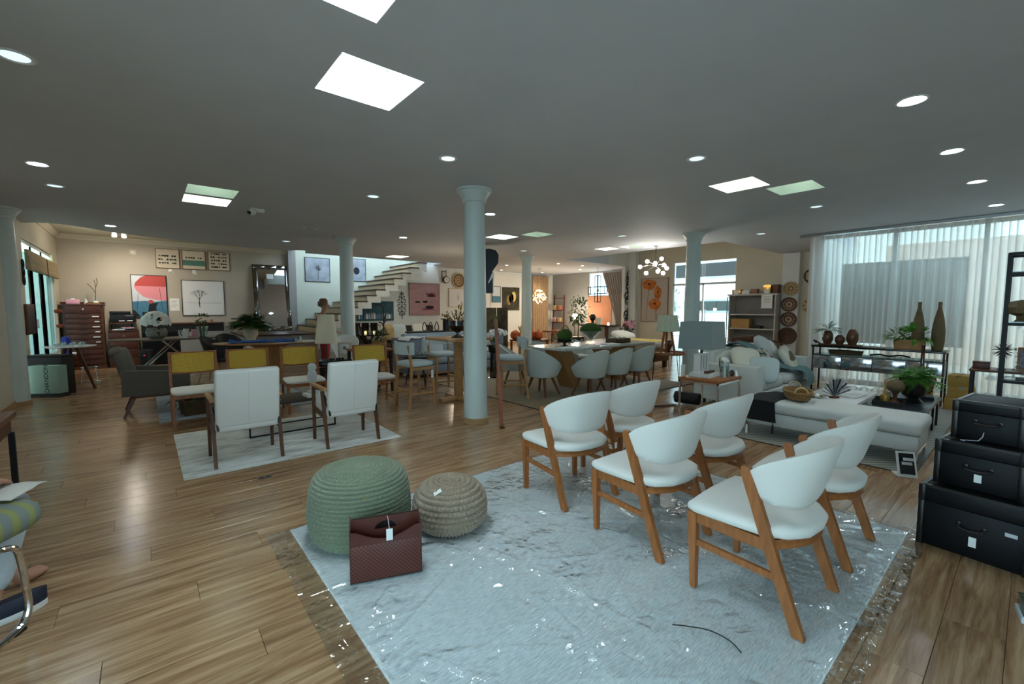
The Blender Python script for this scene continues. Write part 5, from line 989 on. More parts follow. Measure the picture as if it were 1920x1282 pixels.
# ================================================================ blue grey sofa
M('fabric_mist', (150, 162, 172), .9, var=.04, vs=120, bump=.2, bs=260); M('fabric_lilac', (128, 130, 144), .9, var=.04, vs=120, bump=.2, bs=260); M('fabric_tan', (168, 146, 104), .9, var=.2, vs=9); M('fabric_darkbrown', (62, 52, 46), .9, var=.15, vs=9); M('fabric_zebra', (200, 196, 184), .9, col2=(40, 38, 38), vs=14)
def sofa(name, lab, loc, rz, w_, d, mat, arm_h, back_h, matarm=None, seats=2):
    t = thing(name, lab, 'sofa', loc, rz); matarm = matarm or mat
    G().bb(-w_ / 2 + .04, w_ / 2 - .04, -d / 2 + .04, d / 2 - .03, .07, .24, .02).obj('base', matarm, t)
    for s in (-1, 1):
        G().rings([[(s * (w_ / 2 - .19), -d / 2, z), (s * (w_ / 2 + x1), -d / 2, z), (s * (w_ / 2 + x1), d / 2 - .06, z), (s * (w_ / 2 - .19), d / 2 - .06, z)] for z, x1 in ((.07, -.01), (.3, .0), (arm_h - .03, .03), (arm_h, .02))]).obj('arm', matarm, t, smooth=50)
        for y in (-d / 2 + .08, d / 2 - .12): G().bb(s * (w_ / 2 - .14) - .03, s * (w_ / 2 - .14) + .03, y - .03, y + .03, 0, .07).obj('foot', 'wood_dark', t)
    G().box((0, -d / 2 + .11, back_h / 2 + .05), (w_ - .36, .20, back_h - .10), (R(6), 0, 0), .05, 3).obj('back', mat, t)
    sw = (w_ - .40) / seats
    for k in range(seats): G().sell((-w_ / 2 + .20 + sw * (k + .5), .06, .325), (sw - .01, d - .24, .19), .4, .25, 28, 10).obj('seat_cushion', mat, t, smooth=70)
    for k in range(seats): G().sell((-w_ / 2 + .20 + sw * (k + .5), -d / 2 + .27, .56), (sw - .02, .20, .40), .45, .35, 24, 10, rot=(R(14), 0, 0)).obj('back_cushion', mat, t, smooth=70)
    return t
sofa('sofa', 'blue grey sofa with grey side panel behind the bar stools', (5.15, 8.28, 0), PI, 2.3, .92, 'fabric_mist', .78, .86, 'fabric_lilac')
def cushion(lab, loc, rot, d, mat, group=None):
    o = G().sell((0, 0, 0), d, .75, .45, 24, 12).obj('throw_pillow', mat, smooth=80); o.location = loc; o.rotation_euler = rot; tag(o, lab, 'pillow', group); return o
def drape(name, lab, fn, nu, nv, mat, cat='throw', th=.008):
    g = G(); g.surf(fn, nu, nv, th); return tag(g.obj(name, mat, smooth=70), lab, cat)
drape('throw_blanket', 'white folded throw over the arm of the blue grey sofa', lambda u, v: (3.96 + .36 * u, 7.9 + .5 * v, .80 + .015 * noise.noise((u * 4, v * 4, 0)) + .01 - .5 * max(0, .12 - u)), 14, 14, 'fabric_white')
cushion('large pale cushion slumped in the corner of the blue grey sofa', (4.48, 7.95, .62), (R(70), 0, R(-20)), (.48, .46, .16), 'fabric_ice')
cushion('small white cushion at the far end of the blue grey sofa', (5.9, 8.05, .60), (R(72), 0, R(10)), (.42, .40, .14), 'fabric_white')
# console behind sofa with lamp light
t = thing('sofa_console', 'long dark console table behind the blue grey sofa', 'table', (5.5, 9.1, 0)); G().bb(-.95, 1.1, -.18, .18, .84, .87).obj('top', 'black_matt', t)
for x in (-.9, 1.05):
    for y in (-.15, .15): G().bar((x, y, 0), (x, y, .84), .03, .03).obj('leg', 'steel_black', t)
t = thing('drum_vase', 'black cylinder vase on the dark console', 'vase', (5.55, 9.1, .871)); G().lathe([(.0, 0), (.09, 0), (.09, .26), (.14, .265), (.14, .285), (.0, .285)], 24).obj('body', 'pot_black', t)
t = thing('candle_lamp', 'glowing brass candle holder on the dark console', 'lamp', (5.82, 9.1, .871)); G().lathe([(.0, 0), (.06, 0), (.03, .02), (.03, .18), (.055, .24), (.05, .24), (.0, .19)], 18).obj('holder', 'gold', t); G().lathe([(.0, .2), (.03, .2), (.03, .27), (.0, .28)], 14).obj('glow', M('warm_bulb', (255, 230, 190), .5, emit=(255, 226, 176), es=30), t); lamp('console_glow', 'POINT', (5.95, 9.25, 1.35), 16, (1, .84, .62), shadow_soft_size=.06)
for k in range(3): q = thing('wire_sculpture', 'black looped wire ornament on the console, %s of three' % ('first', 'second', 'third')[k], 'ornament', (4.95 + .16 * k, 9.08, .871)); G().tube([(.05 * math.cos(a_), .02 * math.sin(2 * a_), .11 + .10 * math.sin(a_)) for a_ in [2 * PI * j / 20 for j in range(20)]], .01, 6, closed=True).obj('loop', 'steel_black', q)
# dark sofa under the stairs with pillows
sofa('sofa', 'dark brown sofa against the wall under the staircase', (5.75, 12.05, 0), PI, 2.9, .9, 'fabric_darkbrown', .62, .88, seats=3)
for k, (x, mm, lab) in enumerate(((4.9, 'fabric_zebra', 'striped animal print cushion on the dark sofa'), (5.3, 'fabric_tan', 'tan patterned cushion on the dark sofa'), (5.62, 'fabric_ice', 'pale blue cushion on the dark sofa'), (6.3, 'fabric_white', 'cream cushion on the dark sofa'))): cushion(lab, (x, 11.86, .72), (R(72), 0, R(-8 + 6 * k)), (.5, .48, .16), mm)
# round black table with hurricanes
t = thing('pedestal_table', 'round black table on crossed legs with glass lanterns', 'table', (4.35, 10.9, 0)); G().lathe([(.0, .72), (.50, .72), (.52, .735), (.52, .75), (.0, .75)], 40).obj('tabletop', 'black_gloss', t)
for k in range(4): a_ = R(45 + 90 * k); G().tube(smoothpath([(.30 * math.cos(a_), .30 * math.sin(a_), 0), (.05 * math.cos(a_), .05 * math.sin(a_), .38), (.26 * math.cos(a_), .26 * math.sin(a_), .72)], 5), .022, 8).obj('leg', 'steel_black', t)
for k in range(3): q = thing('hurricane_lantern', ('smoky glass lantern nearest the column on the round black table', 'smoky glass lantern in the middle of the round black table', 'smoky glass lantern beside the branch ornament')[k], 'lantern', (4.08 + .19 * k, 11.02 - .1 * k, .751)); G().lathe([(.0, 0), (.09, 0), (.09, .26), (.10, .28), (.095, .28), (.085, .26), (.085, .006), (.0, .006)], 20).obj('glass', 'glass_grey', q); G().lathe([(.0, .007), (.03, .007), (.03, .07), (.0, .075)], 12).obj('candle', 'warm_bulb' if k else 'ceramic_white', q)
t = thing('branch_sculpture', 'dark bare branch ornament rising from the round black table', 'sculpture', (4.62, 10.60, .7525)); g = G()
for pts in (((0, 0, 0), (.0, 0, .25), (.0, 0, .55), (-.02, 0, .68), (-.12, 0, .74), (-.22, 0, .73)), ((0, 0, .25), (.06, 0, .34), (.18, 0, .38)), ((0, 0, .2), (-.06, 0, .28), (-.12, .02, .30)), ((0, 0, .3), (.03, 0, .42), (.06, 0, .47))): g.tube(smoothpath(pts, 4), .015, 6)
for k in range(3): a_ = R(120 * k); g.cyl((.09 * math.cos(a_), .09 * math.sin(a_), 0), (0, 0, .2), .012, n=6)
g.obj('branches', 'twig_dark', t)
# ================================================================ pictures under and beside the stairs
picb, pr, y = picture('framed_picture', 'square black framed photo of a dark palm under a stormy sky, by the stairs', (4.15, 14.358, 2.22), .74, .74, 'frame_black', 'print_grey', 0); M('print_storm', (150, 158, 168), .8, var=.25, vs=3); pr.data.materials[0] = MATS['print_storm']; g = G(); rn = random.Random(4)
g.prism([(.0, .06), (.012, .06), (.016, .42), (.006, .42)], -.0008, XZ(y))
for k in range(16): a_ = rn.uniform(0, 2 * PI); ln = rn.uniform(.06, .13); g.prism([(.01, .42), (.01 + ln * math.cos(a_), .42 + .8 * ln * math.sin(a_)), (.01 + ln * .8 * math.cos(a_ + .25), .42 + .6 * ln * math.sin(a_ + .25))], -.0008, XZ(y))
g.obj('printed_palm', 'print_dark', pr, smooth=0)
picb, pr, y = picture('framed_picture', 'square black framed photo partly hidden behind the white column by the stairs', (5.30, 14.358, 2.28), .74, .74, 'frame_black', 'print_storm', 0); ink(pr, blob(.06, .34, .10, .12), y, 'print_dark', 'printed_tree')
UY = 12.619
picb, pr, y = picture('canvas_painting', 'teal panoramic canvas of a harbour town under the staircase', (5.24, UY, 1.03), 1.14, .58, 'print_teal', 'print_blue', 0, depth=.04, fw=.004); M('print_deepteal', (52, 86, 96), .8, var=.15, vs=6); pr.data.materials[0] = MATS['print_deepteal']; rn = random.Random(8)
for k in range(34): x = -.53 + 1.06 * k / 34; ink(pr, [(x, .06), (x + .03, .06), (x + .03, .10 + rn.uniform(.02, .14)), (x + .015, .16 + rn.uniform(.02, .1)), (x, .10 + rn.uniform(.02, .14))], y, rn.choice(['print_grey', 'print_white', 'print_dark', 'print_blue']), 'printed_house')
t = thing('iron_ornament', 'black wrought iron scroll panel on the white wall under the stairs', 'wall decor', (6.10, UY - .012, 1.08)); g = G()
def scroll(cx, cz, r_, s, a0): return [(cx + s * r_ * (1 - j / 16) * math.cos(a0 + j * .5), 0, cz + r_ * (1 - j / 16) * math.sin(a0 + j * .5)) for j in range(15)]
g.tube([(0, 0, 0), (0, 0, .85)], .012, 6)
for z, r_ in ((.16, .06), (.28, .085), (.42, .09), (.56, .085), (.68, .06), (.78, .04)):
    for s in (-1, 1): g.tube(scroll(s * r_ * .95, z, r_, s, PI), .010, 5)
g.obj('scrollwork', 'steel_black', t)
picb, pr, y = picture('canvas_painting', 'large pink canvas with dark red boats and still water', (6.88, UY, 1.18), 1.08, 1.02, 'frame_black', 'print_pink', 0, depth=.04, fw=.004); M('print_mauve', (176, 138, 140), .8, var=.10, vs=2.5, stretch=(1, 1, 4)); pr.data.materials[0] = MATS['print_mauve']; M('print_maroon', (112, 46, 50), .8)
for (cx, cz, rx, rz, mm) in ((.25, .62, .16, .035, 'print_dark'), (.22, .68, .18, .03, 'print_maroon'), (-.25, .42, .10, .03, 'print_dark'), (.02, .43, .09, .04, 'print_dark'), (.18, .26, .16, .05, 'print_dark'), (.12, .20, .24, .02, 'print_maroon')): ink(pr, blob(cx, cz, rx, rz), y, mm, 'printed_boat')
for x, z0, z1 in ((.0, .45, .7), (.16, .68, .84)): ink(pr, [(x, z0), (x + .006, z0), (x + .006, z1), (x, z1)], y, 'print_white', 'printed_mast', 1)
# ================================================================ dining table and tub chairs
rugmat('rug_jute', (92, 72, 40), (118, 96, 58), (136, 112, 70), 40, (1, 1, 1), 0); rug('area_rug', 'brown jute rug with dark border under the dining table', 4.11, 7.70, 4.05, 7.4, .010, 'rug_jute', 'black_matt')
M('table_marble', (178, 184, 180), .2, var=.06, vs=3)
t = thing('dining_table', 'long pale topped dining table on slanted wooden legs', 'table', (6.42, 5.28, .0105)); G().prism([(-1.28, -.48), (1.28, -.48), (1.34, 0), (1.28, .48), (-1.28, .48), (-1.34, 0)], .03, Matrix.Translation((0, 0, .70))).obj('tabletop', 'table_marble', t, smooth=20)
for s in (-1, 1): G().rings([[(s * x0, -.16, z), (s * x1, -.16, z), (s * x1, .16, z), (s * x0, .16, z)] for x0, x1, z in ((.55, .75, 0), (.68, .98, .45), (.80, 1.15, .70))]).obj('leg', 'wood_honey', t, smooth=20)
M('fabric_mint', (190, 196, 188), .9, var=.03, vs=150, bump=.15, bs=300)
def tub():
    t = thing('tub_chair', 'x', 'chair', group='rounded tub chairs around the dining table')
    def sh(u, v):
        a_ = R(-128 + 256 * u); h = .10 + .33 * (max(0, math.cos(a_ / 1.7)) ** 1.6); r_ = .20 + .075 * v ** .7; return (r_ * 1.04 * math.sin(a_), -r_ * math.cos(a_), .32 + h * v)
    g = G(); g.surf(sh, 26, 8, .028); g.obj('shell', 'fabric_mint', t, smooth=75); G().lathe([(.0, .285), (.15, .285), (.20, .30), (.222, .33), (.215, .35), (.0, .35)], 28).obj('base_pad', 'fabric_mint', t); G().sell((0, .02, .39), (.43, .43, .10), .55, .8, 24, 8).obj('seat', 'fabric_mint', t)
    for sx_ in (-1, 1):
        for sy_ in (-1, 1): G().hbar((sx_ * .20, sy_ * .20, 0), (sx_ * .11, sy_ * .11, .29), .02, .02, .038, .038).obj('leg', 'wood_walnut', t)
    return t
tb = tub(); TB = [((5.40, 4.52, .0105), 0, 'mint grey tub chair nearest the mid room column on the near table side'), ((6.01, 4.51, .0105), 0, 'middle mint grey tub chair on the near side of the dining table'), ((6.66, 4.50, .0105), 0, 'mint grey tub chair next to the tripod lamp on the near table side'),
                  ((4.86, 5.05, .0105), -78, 'mint grey tub chair at the table end before the orchids'), ((5.05, 5.95, .0105), -130, 'mint grey tub chair turned at the far corner of the table end'), ((5.85, 6.02, .0105), 180, 'mint grey tub chair on the far side behind the moss ball'), ((6.9, 6.05, .0105), 180, 'mint grey tub chair on the far side behind the glass tray')]
for i, (l, a_, lab) in enumerate(TB):
    if i == 0: tb.location = l; tb['label'] = lab
    else: dup(tb, l, R(a_), lab)
TT = .7415
t = thing('moss_basket', 'moss covered wire basket with handle on the dining table', 'ornament', (5.62, 5.28, TT)); G().lathe([(.0, .0), (.07, .0), (.02, .02), (.02, .05), (.12, .08), (.13, .12), (.12, .12), (.0, .10)], 20).obj('stand', 'steel_black', t); G().sell((0, 0, .19), (.26, .26, .22), .9, .9, 20, 12).obj('moss', 'moss', t, smooth=80); G().tube([(.10 * math.cos(a_), 0, .25 + .11 * math.sin(a_)) for a_ in [PI * j / 12 for j in range(13)]], .009, 6).obj('handle', 'wicker', t)
for k in range(10): a_ = 2 * PI * k / 10; G().tube([(.15 * math.cos(a_) + .03 * math.cos(b_) * math.cos(a_), .15 * math.sin(a_) + .03 * math.cos(b_) * math.sin(a_), .09 + .035 * math.sin(b_)) for b_ in [2 * PI * j / 10 for j in range(10)]], .005, 5, closed=True).obj('wire_ring', 'steel_black', t)
t = thing('glass_compote', 'wide clear glass bowl filled with green moss on the dining table', 'bowl', (6.22, 5.20, TT)); G().lathe([(.0, 0), (.10, 0), (.03, .03), (.02, .08), (.06, .11), (.21, .25), (.205, .25), (.05, .115), (.0, .10)], 32).obj('glass', 'crystal', t); G().lathe([(.0, .16), (.09, .17), (.17, .235), (.20, .255), (.185, .31), (.13, .365), (.06, .39), (.0, .395)], 24).obj('moss', 'moss', t, smooth=80)
t = thing('wooden_tray', 'rectangular wooden tray of glass balls on the dining table', 'tray', (7.02, 5.18, TT), R(0)); G().bb(-.22, .22, -.13, .13, 0, .012).bb(-.22, .22, -.13, -.118, 0, .08).bb(-.22, .22, .118, .13, 0, .08).bb(-.22, -.208, -.13, .13, 0, .08).bb(.208, .22, -.13, .13, 0, .08).obj('tray', 'wicker_dark', t)
for k in range(6): q = G().sell((0, 0, .05), (.10, .10, .10), 1, 1, 16, 10).obj('glass_ball', 'crystal'); q.location = (6.88 + .13 * (k % 3), 5.12 + .12 * (k // 3), TT + .0125); tag(q, 'clear glass ball resting in the wooden tray', 'ball', 'glass balls in the tray')
for k, (x, y) in enumerate(((5.95, 4.98), (6.55, 5.0), (5.45, 5.0))): q = G().bb(-.16, .16, -.11, .11, 0, .012).obj('place_mat', 'paper'); q.location = (x, y, TT); q.rotation_euler.z = R(12 - 14 * k); tag(q, ('white leaflet between moss basket and glass bowl', 'white leaflet beside the wooden tray', 'white leaflet at the table end')[k], 'paper')
for k, (x, y) in enumerate(((5.35, 5.25), (5.80, 5.05), (6.55, 5.15))): q = thing('wine_glass', ('small clear glass at the table end', 'small clear glass beside the moss basket', 'small clear glass before the wooden tray')[k], 'glass', (x, y, TT)); G().lathe([(.0, 0), (.03, 0), (.004, .008), (.004, .06), (.03, .09), (.03, .13), (.028, .13), (.0, .065)], 16).obj('glass', 'crystal', q)
# orchid on a stand beside the far column
t = thing('orchid_stand', 'white orchid in a dark pot on a tall glass stand beside the far column', 'plant', (5.35, 6.95, .0105)); G().lathe([(.0, 0), (.14, 0), (.10, .02), (.09, .5), (.14, .52), (.0, .52)], 20).obj('stand', 'glass_grey', t); G().lathe([(.0, .525), (.11, .525), (.14, .66), (.13, .66), (.0, .62)], 20).obj('pot', 'pot_black', t); g = G(); bushy(g, (0, 0, .68), (.15, .15, .07), 40, .12, 21); g.obj('foliage', 'leaf', t, smooth=0); g = G(); petals(g, (.06, -.04, .86), (.24, .12, .11), 30, 6, .05); g.obj('blossoms', 'petal_white', t, smooth=0); G().tube(smoothpath([(0, 0, .64), (.0, 0, .82), (.1, -.03, .92), (.22, -.06, .88)], 4), .005, 5).obj('flower_stem', 'stem', t)
# dark figure panel hanging behind the column
t = thing('figure_panel', 'dark hanging panel shaped like a suited figure behind the mid room column', 'wall panel', (6.02, 7.95, 1.74), R(-40)); G().prism([(-.34, 0), (.06, 0), (.07, .42), (.04, .5), (.10, .58), (.17, .68), (.18, .86), (.12, .96), (-.02, 1.0), (-.30, .98), (-.34, .9)], .02, XZ(0)).obj('figure', M('slate_dark', (46, 52, 60), .7), t, smooth=20); G().prism([(.045, .0), (.065, .0), (.068, .40), (.04, .48), (.0, .38), (-.06, .24), (-.05, .22), (.02, .32), (.045, .36)], -.004, XZ(-.001)).obj('collar', 'ceramic_white', t, smooth=20); G().cyl((-.1, .01, .98), (-.1, .01, 1.07), .003).obj('wire', 'steel_black', t)
# ================================================================ sheer curtain, glazing and patio
m = bpy.data.materials.new('sheer'); m.use_nodes = True; N = m.node_tree.nodes; L = m.node_tree.links; N.clear(); MATS['sheer'] = m
o_ = N.new('ShaderNodeOutputMaterial'); tr = N.new('ShaderNodeBsdfTransparent'); tl = N.new('ShaderNodeBsdfTranslucent'); df = N.new('ShaderNodeBsdfDiffuse'); m1 = N.new('ShaderNodeMixShader'); m2 = N.new('ShaderNodeMixShader'); lw = N.new('ShaderNodeLayerWeight')
tl.inputs[0].default_value = lin((226, 226, 222)); df.inputs[0].default_value = lin((222, 222, 218)); tr.inputs[0].default_value = lin((244, 244, 240)); m1.inputs[0].default_value = .45; lw.inputs[0].default_value = .42
mm_ = N.new('ShaderNodeMath'); mm_.operation = 'MULTIPLY_ADD'; mm_.inputs[1].default_value = .55; mm_.inputs[2].default_value = .60; mm_.use_clamp = True
L.new(df.outputs[0], m1.inputs[1]); L.new(tl.outputs[0], m1.inputs[2]); L.new(lw.outputs['Facing'], mm_.inputs[0]); L.new(mm_.outputs[0], m2.inputs[0]); L.new(tr.outputs[0], m2.inputs[1]); L.new(m1.outputs[0], m2.inputs[2]); L.new(m2.outputs[0], o_.inputs[0])
CX = 9.86
t = thing('sheer_curtain', 'long white sheer curtain hanging in pleats along the glazed side', 'curtain', (CX, 0, 0))
def cur(u, v):
    y = 2.86 - u * 5.4; ph = y * 2 * PI / .155; a_ = (.035 + .02 * (1 - v)); sq = math.copysign(abs(math.sin(ph)) ** .75, math.sin(ph)); return (a_ * sq + .02 * noise.noise((y * 2, v * 2, 0)) * (1 - v), y + .018 * math.cos(ph * 2) * .5, .02 + v * 2.735)
g = G(); g.surf(cur, 35 * 14, 10); g.obj('pleated_cloth', 'sheer', t, smooth=80)
G().bb(-.05, .05, -2.55, 3.02, 2.762, 2.805).obj('track', 'alu', t)
GX = 10.28
w_ = bpy.data.objects.new('window_21', None); COL.objects.link(w_); w_.location = (GX, .12, 0); struct(w_, 'full height glazing behind the sheer curtain')
for k in range(5): G().bb(-.008, .008, -2.85 + k * 1.10 + .03, -1.75 + k * 1.10 - .03, .06, 2.74).obj('pane', 'glass', w_)
for k in range(6): G().bb(-.03, .03, -2.88 + k * 1.10, -2.82 + k * 1.10, .0, 2.80).obj('mullion', 'alu_white', w_)
for z in (0, 2.74): G().bb(-.03, .03, -2.88, 2.66, z, z + .06).obj('rail', 'alu_white', w_)
M('patio', (168, 160, 148), .8, var=.08, vs=6); M('garden_wall', (200, 178, 164), .85, var=.08, vs=3); M('screen_grey', (138, 122, 108), .85, var=.05, vs=4)
struct(G().bb(-8, 22, -14, -2.75, -.12, -.02).bb(10.32, 22, -2.75, 3.18, -.12, -.02).bb(12.86, 22, 3.18, 14, -.12, -.02).bb(-14, -1.63, -2.75, 18, -.12, -.02).obj('ground_patio', 'patio', smooth=0), 'pale paved ground outside')
struct(G().bb(15.6, 15.75, -9, 2.7, 0, 3.1).obj('wall_garden', 'garden_wall', smooth=0), 'ochre garden wall beyond the glazing')
struct(G().bb(10.75, 10.82, .78, 2.55, .72, 2.28).obj('wall_screen', 'screen_grey', smooth=0), 'grey hanging screen outside the glazing')
struct(G().bb(10.78, 10.80, .85, .89, 0, .72).bb(10.78, 10.80, 2.5, 2.54, 0, .72).obj('trim_awning', 'paint_white', smooth=0), 'slim white posts holding the grey screen outside')
struct(G().bb(-4.6, -4.5, 6, 16.5, 0, 5.5).bb(-14, -1.65, 16.5, 16.6, 0, 4.5).obj('wall_yard', 'paint_pale_green', smooth=0), 'pale yard wall beyond the sliding door, raised to block the sun')  # extra height added to keep sun off the floor inside the door
t = thing('garden_shrub', 'leafy green shrub outside seen through the curtain', 'shrub', (12.4, -.15, -.02)); G().cyl((0, 0, 0), (0, 0, 1.0), .03, .02).obj('trunk', 'twig_dark', t); g = G(); bushy(g, (0, 0, 1.35), (.42, .42, .6), 260, .14, 31); g.obj('foliage', 'leaf', t, smooth=0)
# ================================================================ glazed entrance and street
d2 = bpy.data.objects.new('door_2', None); COL.objects.link(d2); d2.location = (12.78, 6.40, 0); struct(d2, 'glazed entrance door letting in bright daylight')
for y0, y1 in ((-.96, -.02), (.02, .96)):
    G().bb(-.006, .006, y0 + .03, y1 - .03, .05, 2.10).obj('pane', 'glass', d2); G().bb(-.006, .006, y0 + .03, y1 - .03, 2.16, 2.78).obj('transom_pane', 'glass', d2)
g = G()
for q in ((-.025, .025, -.96, -.93, 0, 2.8), (-.025, .025, .93, .96, 0, 2.8), (-.025, .025, -.02, .02, 0, 2.16), (-.025, .025, -.96, .96, 2.10, 2.16), (-.025, .025, -.96, .96, 0, .05)): g.bb(*q)
g.obj('frame', 'alu_white', d2)
for y in (-.10, .10): G().tube([(-.03, y, .95), (-.07, y, .95), (-.07, y, 1.35), (-.03, y, 1.35)], .012, 8).obj('handle', 'chrome', d2)
struct(G().bb(12.9, 13.9, 3.2, 9, 2.95, 3.02).obj('ceiling_porch', 'paint_white', smooth=0), 'white porch slab outside the entrance')
t = thing('street_house', 'white house with two windows across the street', 'house', (23, 10, -.02)); G().bb(0, .3, -9, 9, 0, 5).obj('wall', 'paint_white', t)
for y0, y1, z0, z1 in ((-.2, 2.6, 1.2, 1.9), (3.0, 4.4, 1.2, 1.9), (-.6, 3.2, 3.0, 3.9)):
    f = G().bb(-.04, .02, y0, y1, z0, z1).obj('window_frame', 'alu', t); G().bb(-.05, -.04, y0 + .1, y1 - .1, z0 + .1, z1 - .1).obj('window_pane', 'plate_dark', f)
t = thing('street_tree', 'slender green tree outside the entrance', 'tree', (20.6, 12.6, -.02)); G().cyl((0, 0, 0), (0, 0, 2.0), .07, .04).obj('trunk', 'twig_dark', t); g = G(); bushy(g, (0, 0, 1.7), (1.1, 1.1, 1.1), 420, .28, 33); g.obj('foliage', 'leaf', t, smooth=0)
# ================================================================ flower painting, chandelier, entrance furniture
EX = 12.718; YZ = Matrix(((0, 0, 1, 0), (-1, 0, 0, 0), (0, 1, 0, 0), (0, 0, 0, 1)))
t, pr, y = picture('canvas_painting', 'tall canvas of three orange poppies beside the entrance', (EX, 7.98, .97), .98, 1.41, 'frame_wood', 'canvas', R(-90), depth=.035, fw=.012); M('poppy', (196, 116, 52), .8, var=.3, vs=9); M('poppy_dark', (82, 50, 34), .8); M('canvas_lilac', (190, 178, 168), .85, var=.03); pr.data.materials[0] = MATS['canvas_lilac']
for k, (cx, cz, rx, rz, sx_, sz_) in enumerate(((-.20, 1.20, .26, .17, -.30, .05), (.12, .93, .13, .22, .05, .05), (.02, .56, .22, .18, .12, .05))):
    ink(pr, [(sx_, sz_), (sx_ + .012, sz_), (cx + .006, cz), (cx - .006, cz)], y, 'poppy_dark', 'printed_stem'); ink(pr, [(cx + rx * math.cos(a_) * (1 + .08 * math.sin(5 * a_)), cz + rz * math.sin(a_) * (1 + .08 * math.sin(4 * a_))) for a_ in [2 * PI * j / 26 for j in range(26)]], y, 'poppy', 'printed_petal', 1); ink(pr, blob(cx, cz + .02, rx * .22, rz * .2), y, 'poppy_dark', 'printed_heart', 2)
M('bulb', (255, 255, 255), .4, emit=(255, 246, 230), es=26)
t = thing('bubble_chandelier', 'branching chandelier of glowing round bulbs before the poppy painting', 'chandelier', (8.85, 5.55, 2.35)); G().cyl((0, 0, .0), (0, 0, .455), .008, n=8).obj('rod', 'steel_black', t); G().lathe([(.0, .44), (.06, .44), (.06, .459), (.0, .459)], 20).obj('ceiling_rose', 'chrome', t)
CHB = [(-.34, .28, .10), (-.50, .28, -.02), (-.36, .28, -.16), (-.16, .12, .06), (-.02, .0, .16), (.04, .0, .02), (.10, -.08, -.05), (.02, .0, -.16), (-.1, .1, -.12)]
for k, (x, y_, z) in enumerate(CHB):
    v = _R * (x + .15) ; p_ = Vector((v.x, v.y, z)); G().tube([(0, 0, 0), p_ * .5 + Vector((0, 0, .02)), p_], .006, 6).obj('arm', 'chrome', t); G().sell(p_, (.085, .085, .085), 1, 1, 16, 10).obj('bulb', 'bulb', t)
lamp('chandelier_light', 'POINT', (8.7, 5.75, 2.1), 12, (1, .95, .86), shadow_soft_size=.2)
# tripod lamp on round shelf
t = thing('shelf_lamp_table', 'round wooden table on thin black hairpin legs carrying a tripod lamp', 'table', (7.27, 4.27, .0105)); G().lathe([(.0, .555), (.29, .555), (.30, .56), (.30, .60), (.285, .60), (.285, .575), (.0, .575)], 36).obj('tray_top', 'wood_chair', t)
for k in range(3): a_ = R(20 + 120 * k); G().tube([(.24 * math.cos(a_ - .15), .24 * math.sin(a_ - .15), .555), (.27 * math.cos(a_), .27 * math.sin(a_), .006), (.24 * math.cos(a_ + .15), .24 * math.sin(a_ + .15), .555)], .006, 6).obj('hairpin_leg', 'steel_black', t)
M('shade_plastic', (206, 210, 184), .35, var=.04, vs=20)
t = thing('tripod_lamp', 'wooden tripod lamp with plastic wrapped pleated shade on the round table', 'lamp', (7.25, 4.27, .587)); 
for k in range(3): a_ = R(-80 + 120 * k); G().hbar((.14 * math.cos(a_), .14 * math.sin(a_), 0), (.05 * math.cos(a_), .05 * math.sin(a_), .50), .03, .03, .03, .03).obj('leg', 'wood_chair', t)
g = G()
def pl_(u, v): a_ = 2 * PI * u; r_ = (.215 - .065 * v) * (1 + .02 * math.sin(a_ * 36)); return (r_ * math.cos(a_), r_ * math.sin(a_), .40 + .29 * v)
g.surf(pl_, 216, 4, .003, closed=True); g.obj('pleated_shade', 'shade_plastic', t, smooth=80)
t = thing('shelf_ornament', 'dark round ornament beside the tripod lamp legs', 'ornament', (7.45, 4.36, .587)); G().lathe([(.0, 0), (.04, 0), (.02, .02), (.05, .08), (.075, .15), (.05, .22), (.0, .24)], 20).obj('body', 'ceramic_brown', t)
# daybed
M('throw_yellow', (196, 170, 92), .9, var=.15, vs=10)
t = thing('daybed', 'dark wooden daybed with white bedding near the entrance', 'bed', (8.75, 6.1, 0)); G().bb(-.75, .85, -.5, .9, .16, .46, .01).obj('base', 'wood_dark', t); G().sell((.05, .2, .55), (1.56, 1.36, .22), .35, .2, 32, 8).obj('mattress', 'fabric_white', t, smooth=60)
for x in (-.68, .78):
    for y in (-.43, .83): G().bb(x - .04, x + .04, y - .04, y + .04, 0, .16).obj('leg', 'wood_dark', t)
drape('throw_blanket', 'yellow ochre throw spread across the daybed', lambda u, v: (8.0 + 1.05 * u, 5.48 + .95 * v, .672 - .35 * max(0, .10 - v) - .28 * max(0, .08 - u) + .012 * noise.noise((u * 5, v * 5, 3))), 20, 20, 'throw_yellow')
cushion('white pillow at the head of the daybed', (9.15, 6.6, .74), (R(14), 0, 0), (.6, .45, .18), 'fabric_white')
t = thing('flower_vase', 'vase of pink and dark flowers behind the daybed', 'vase', (10.6, 7.45, 0)); G().lathe([(.0, 0), (.16, 0), (.12, .03), (.10, .55), (.14, .58), (.10, .6), (.12, .8), (.1, .8), (.0, .75)], 20).obj('stand_vase', 'ceramic_grey', t); g = G(); petals(g, (0, 0, .88), (.18, .18, .16), 22, 14, .075); g.obj('blossoms', 'petal_pink', t, smooth=0); g = G(); bushy(g, (0, 0, .86), (.2, .2, .16), 50, .12, 15); g.obj('foliage', 'leaf_dark', t, smooth=0)
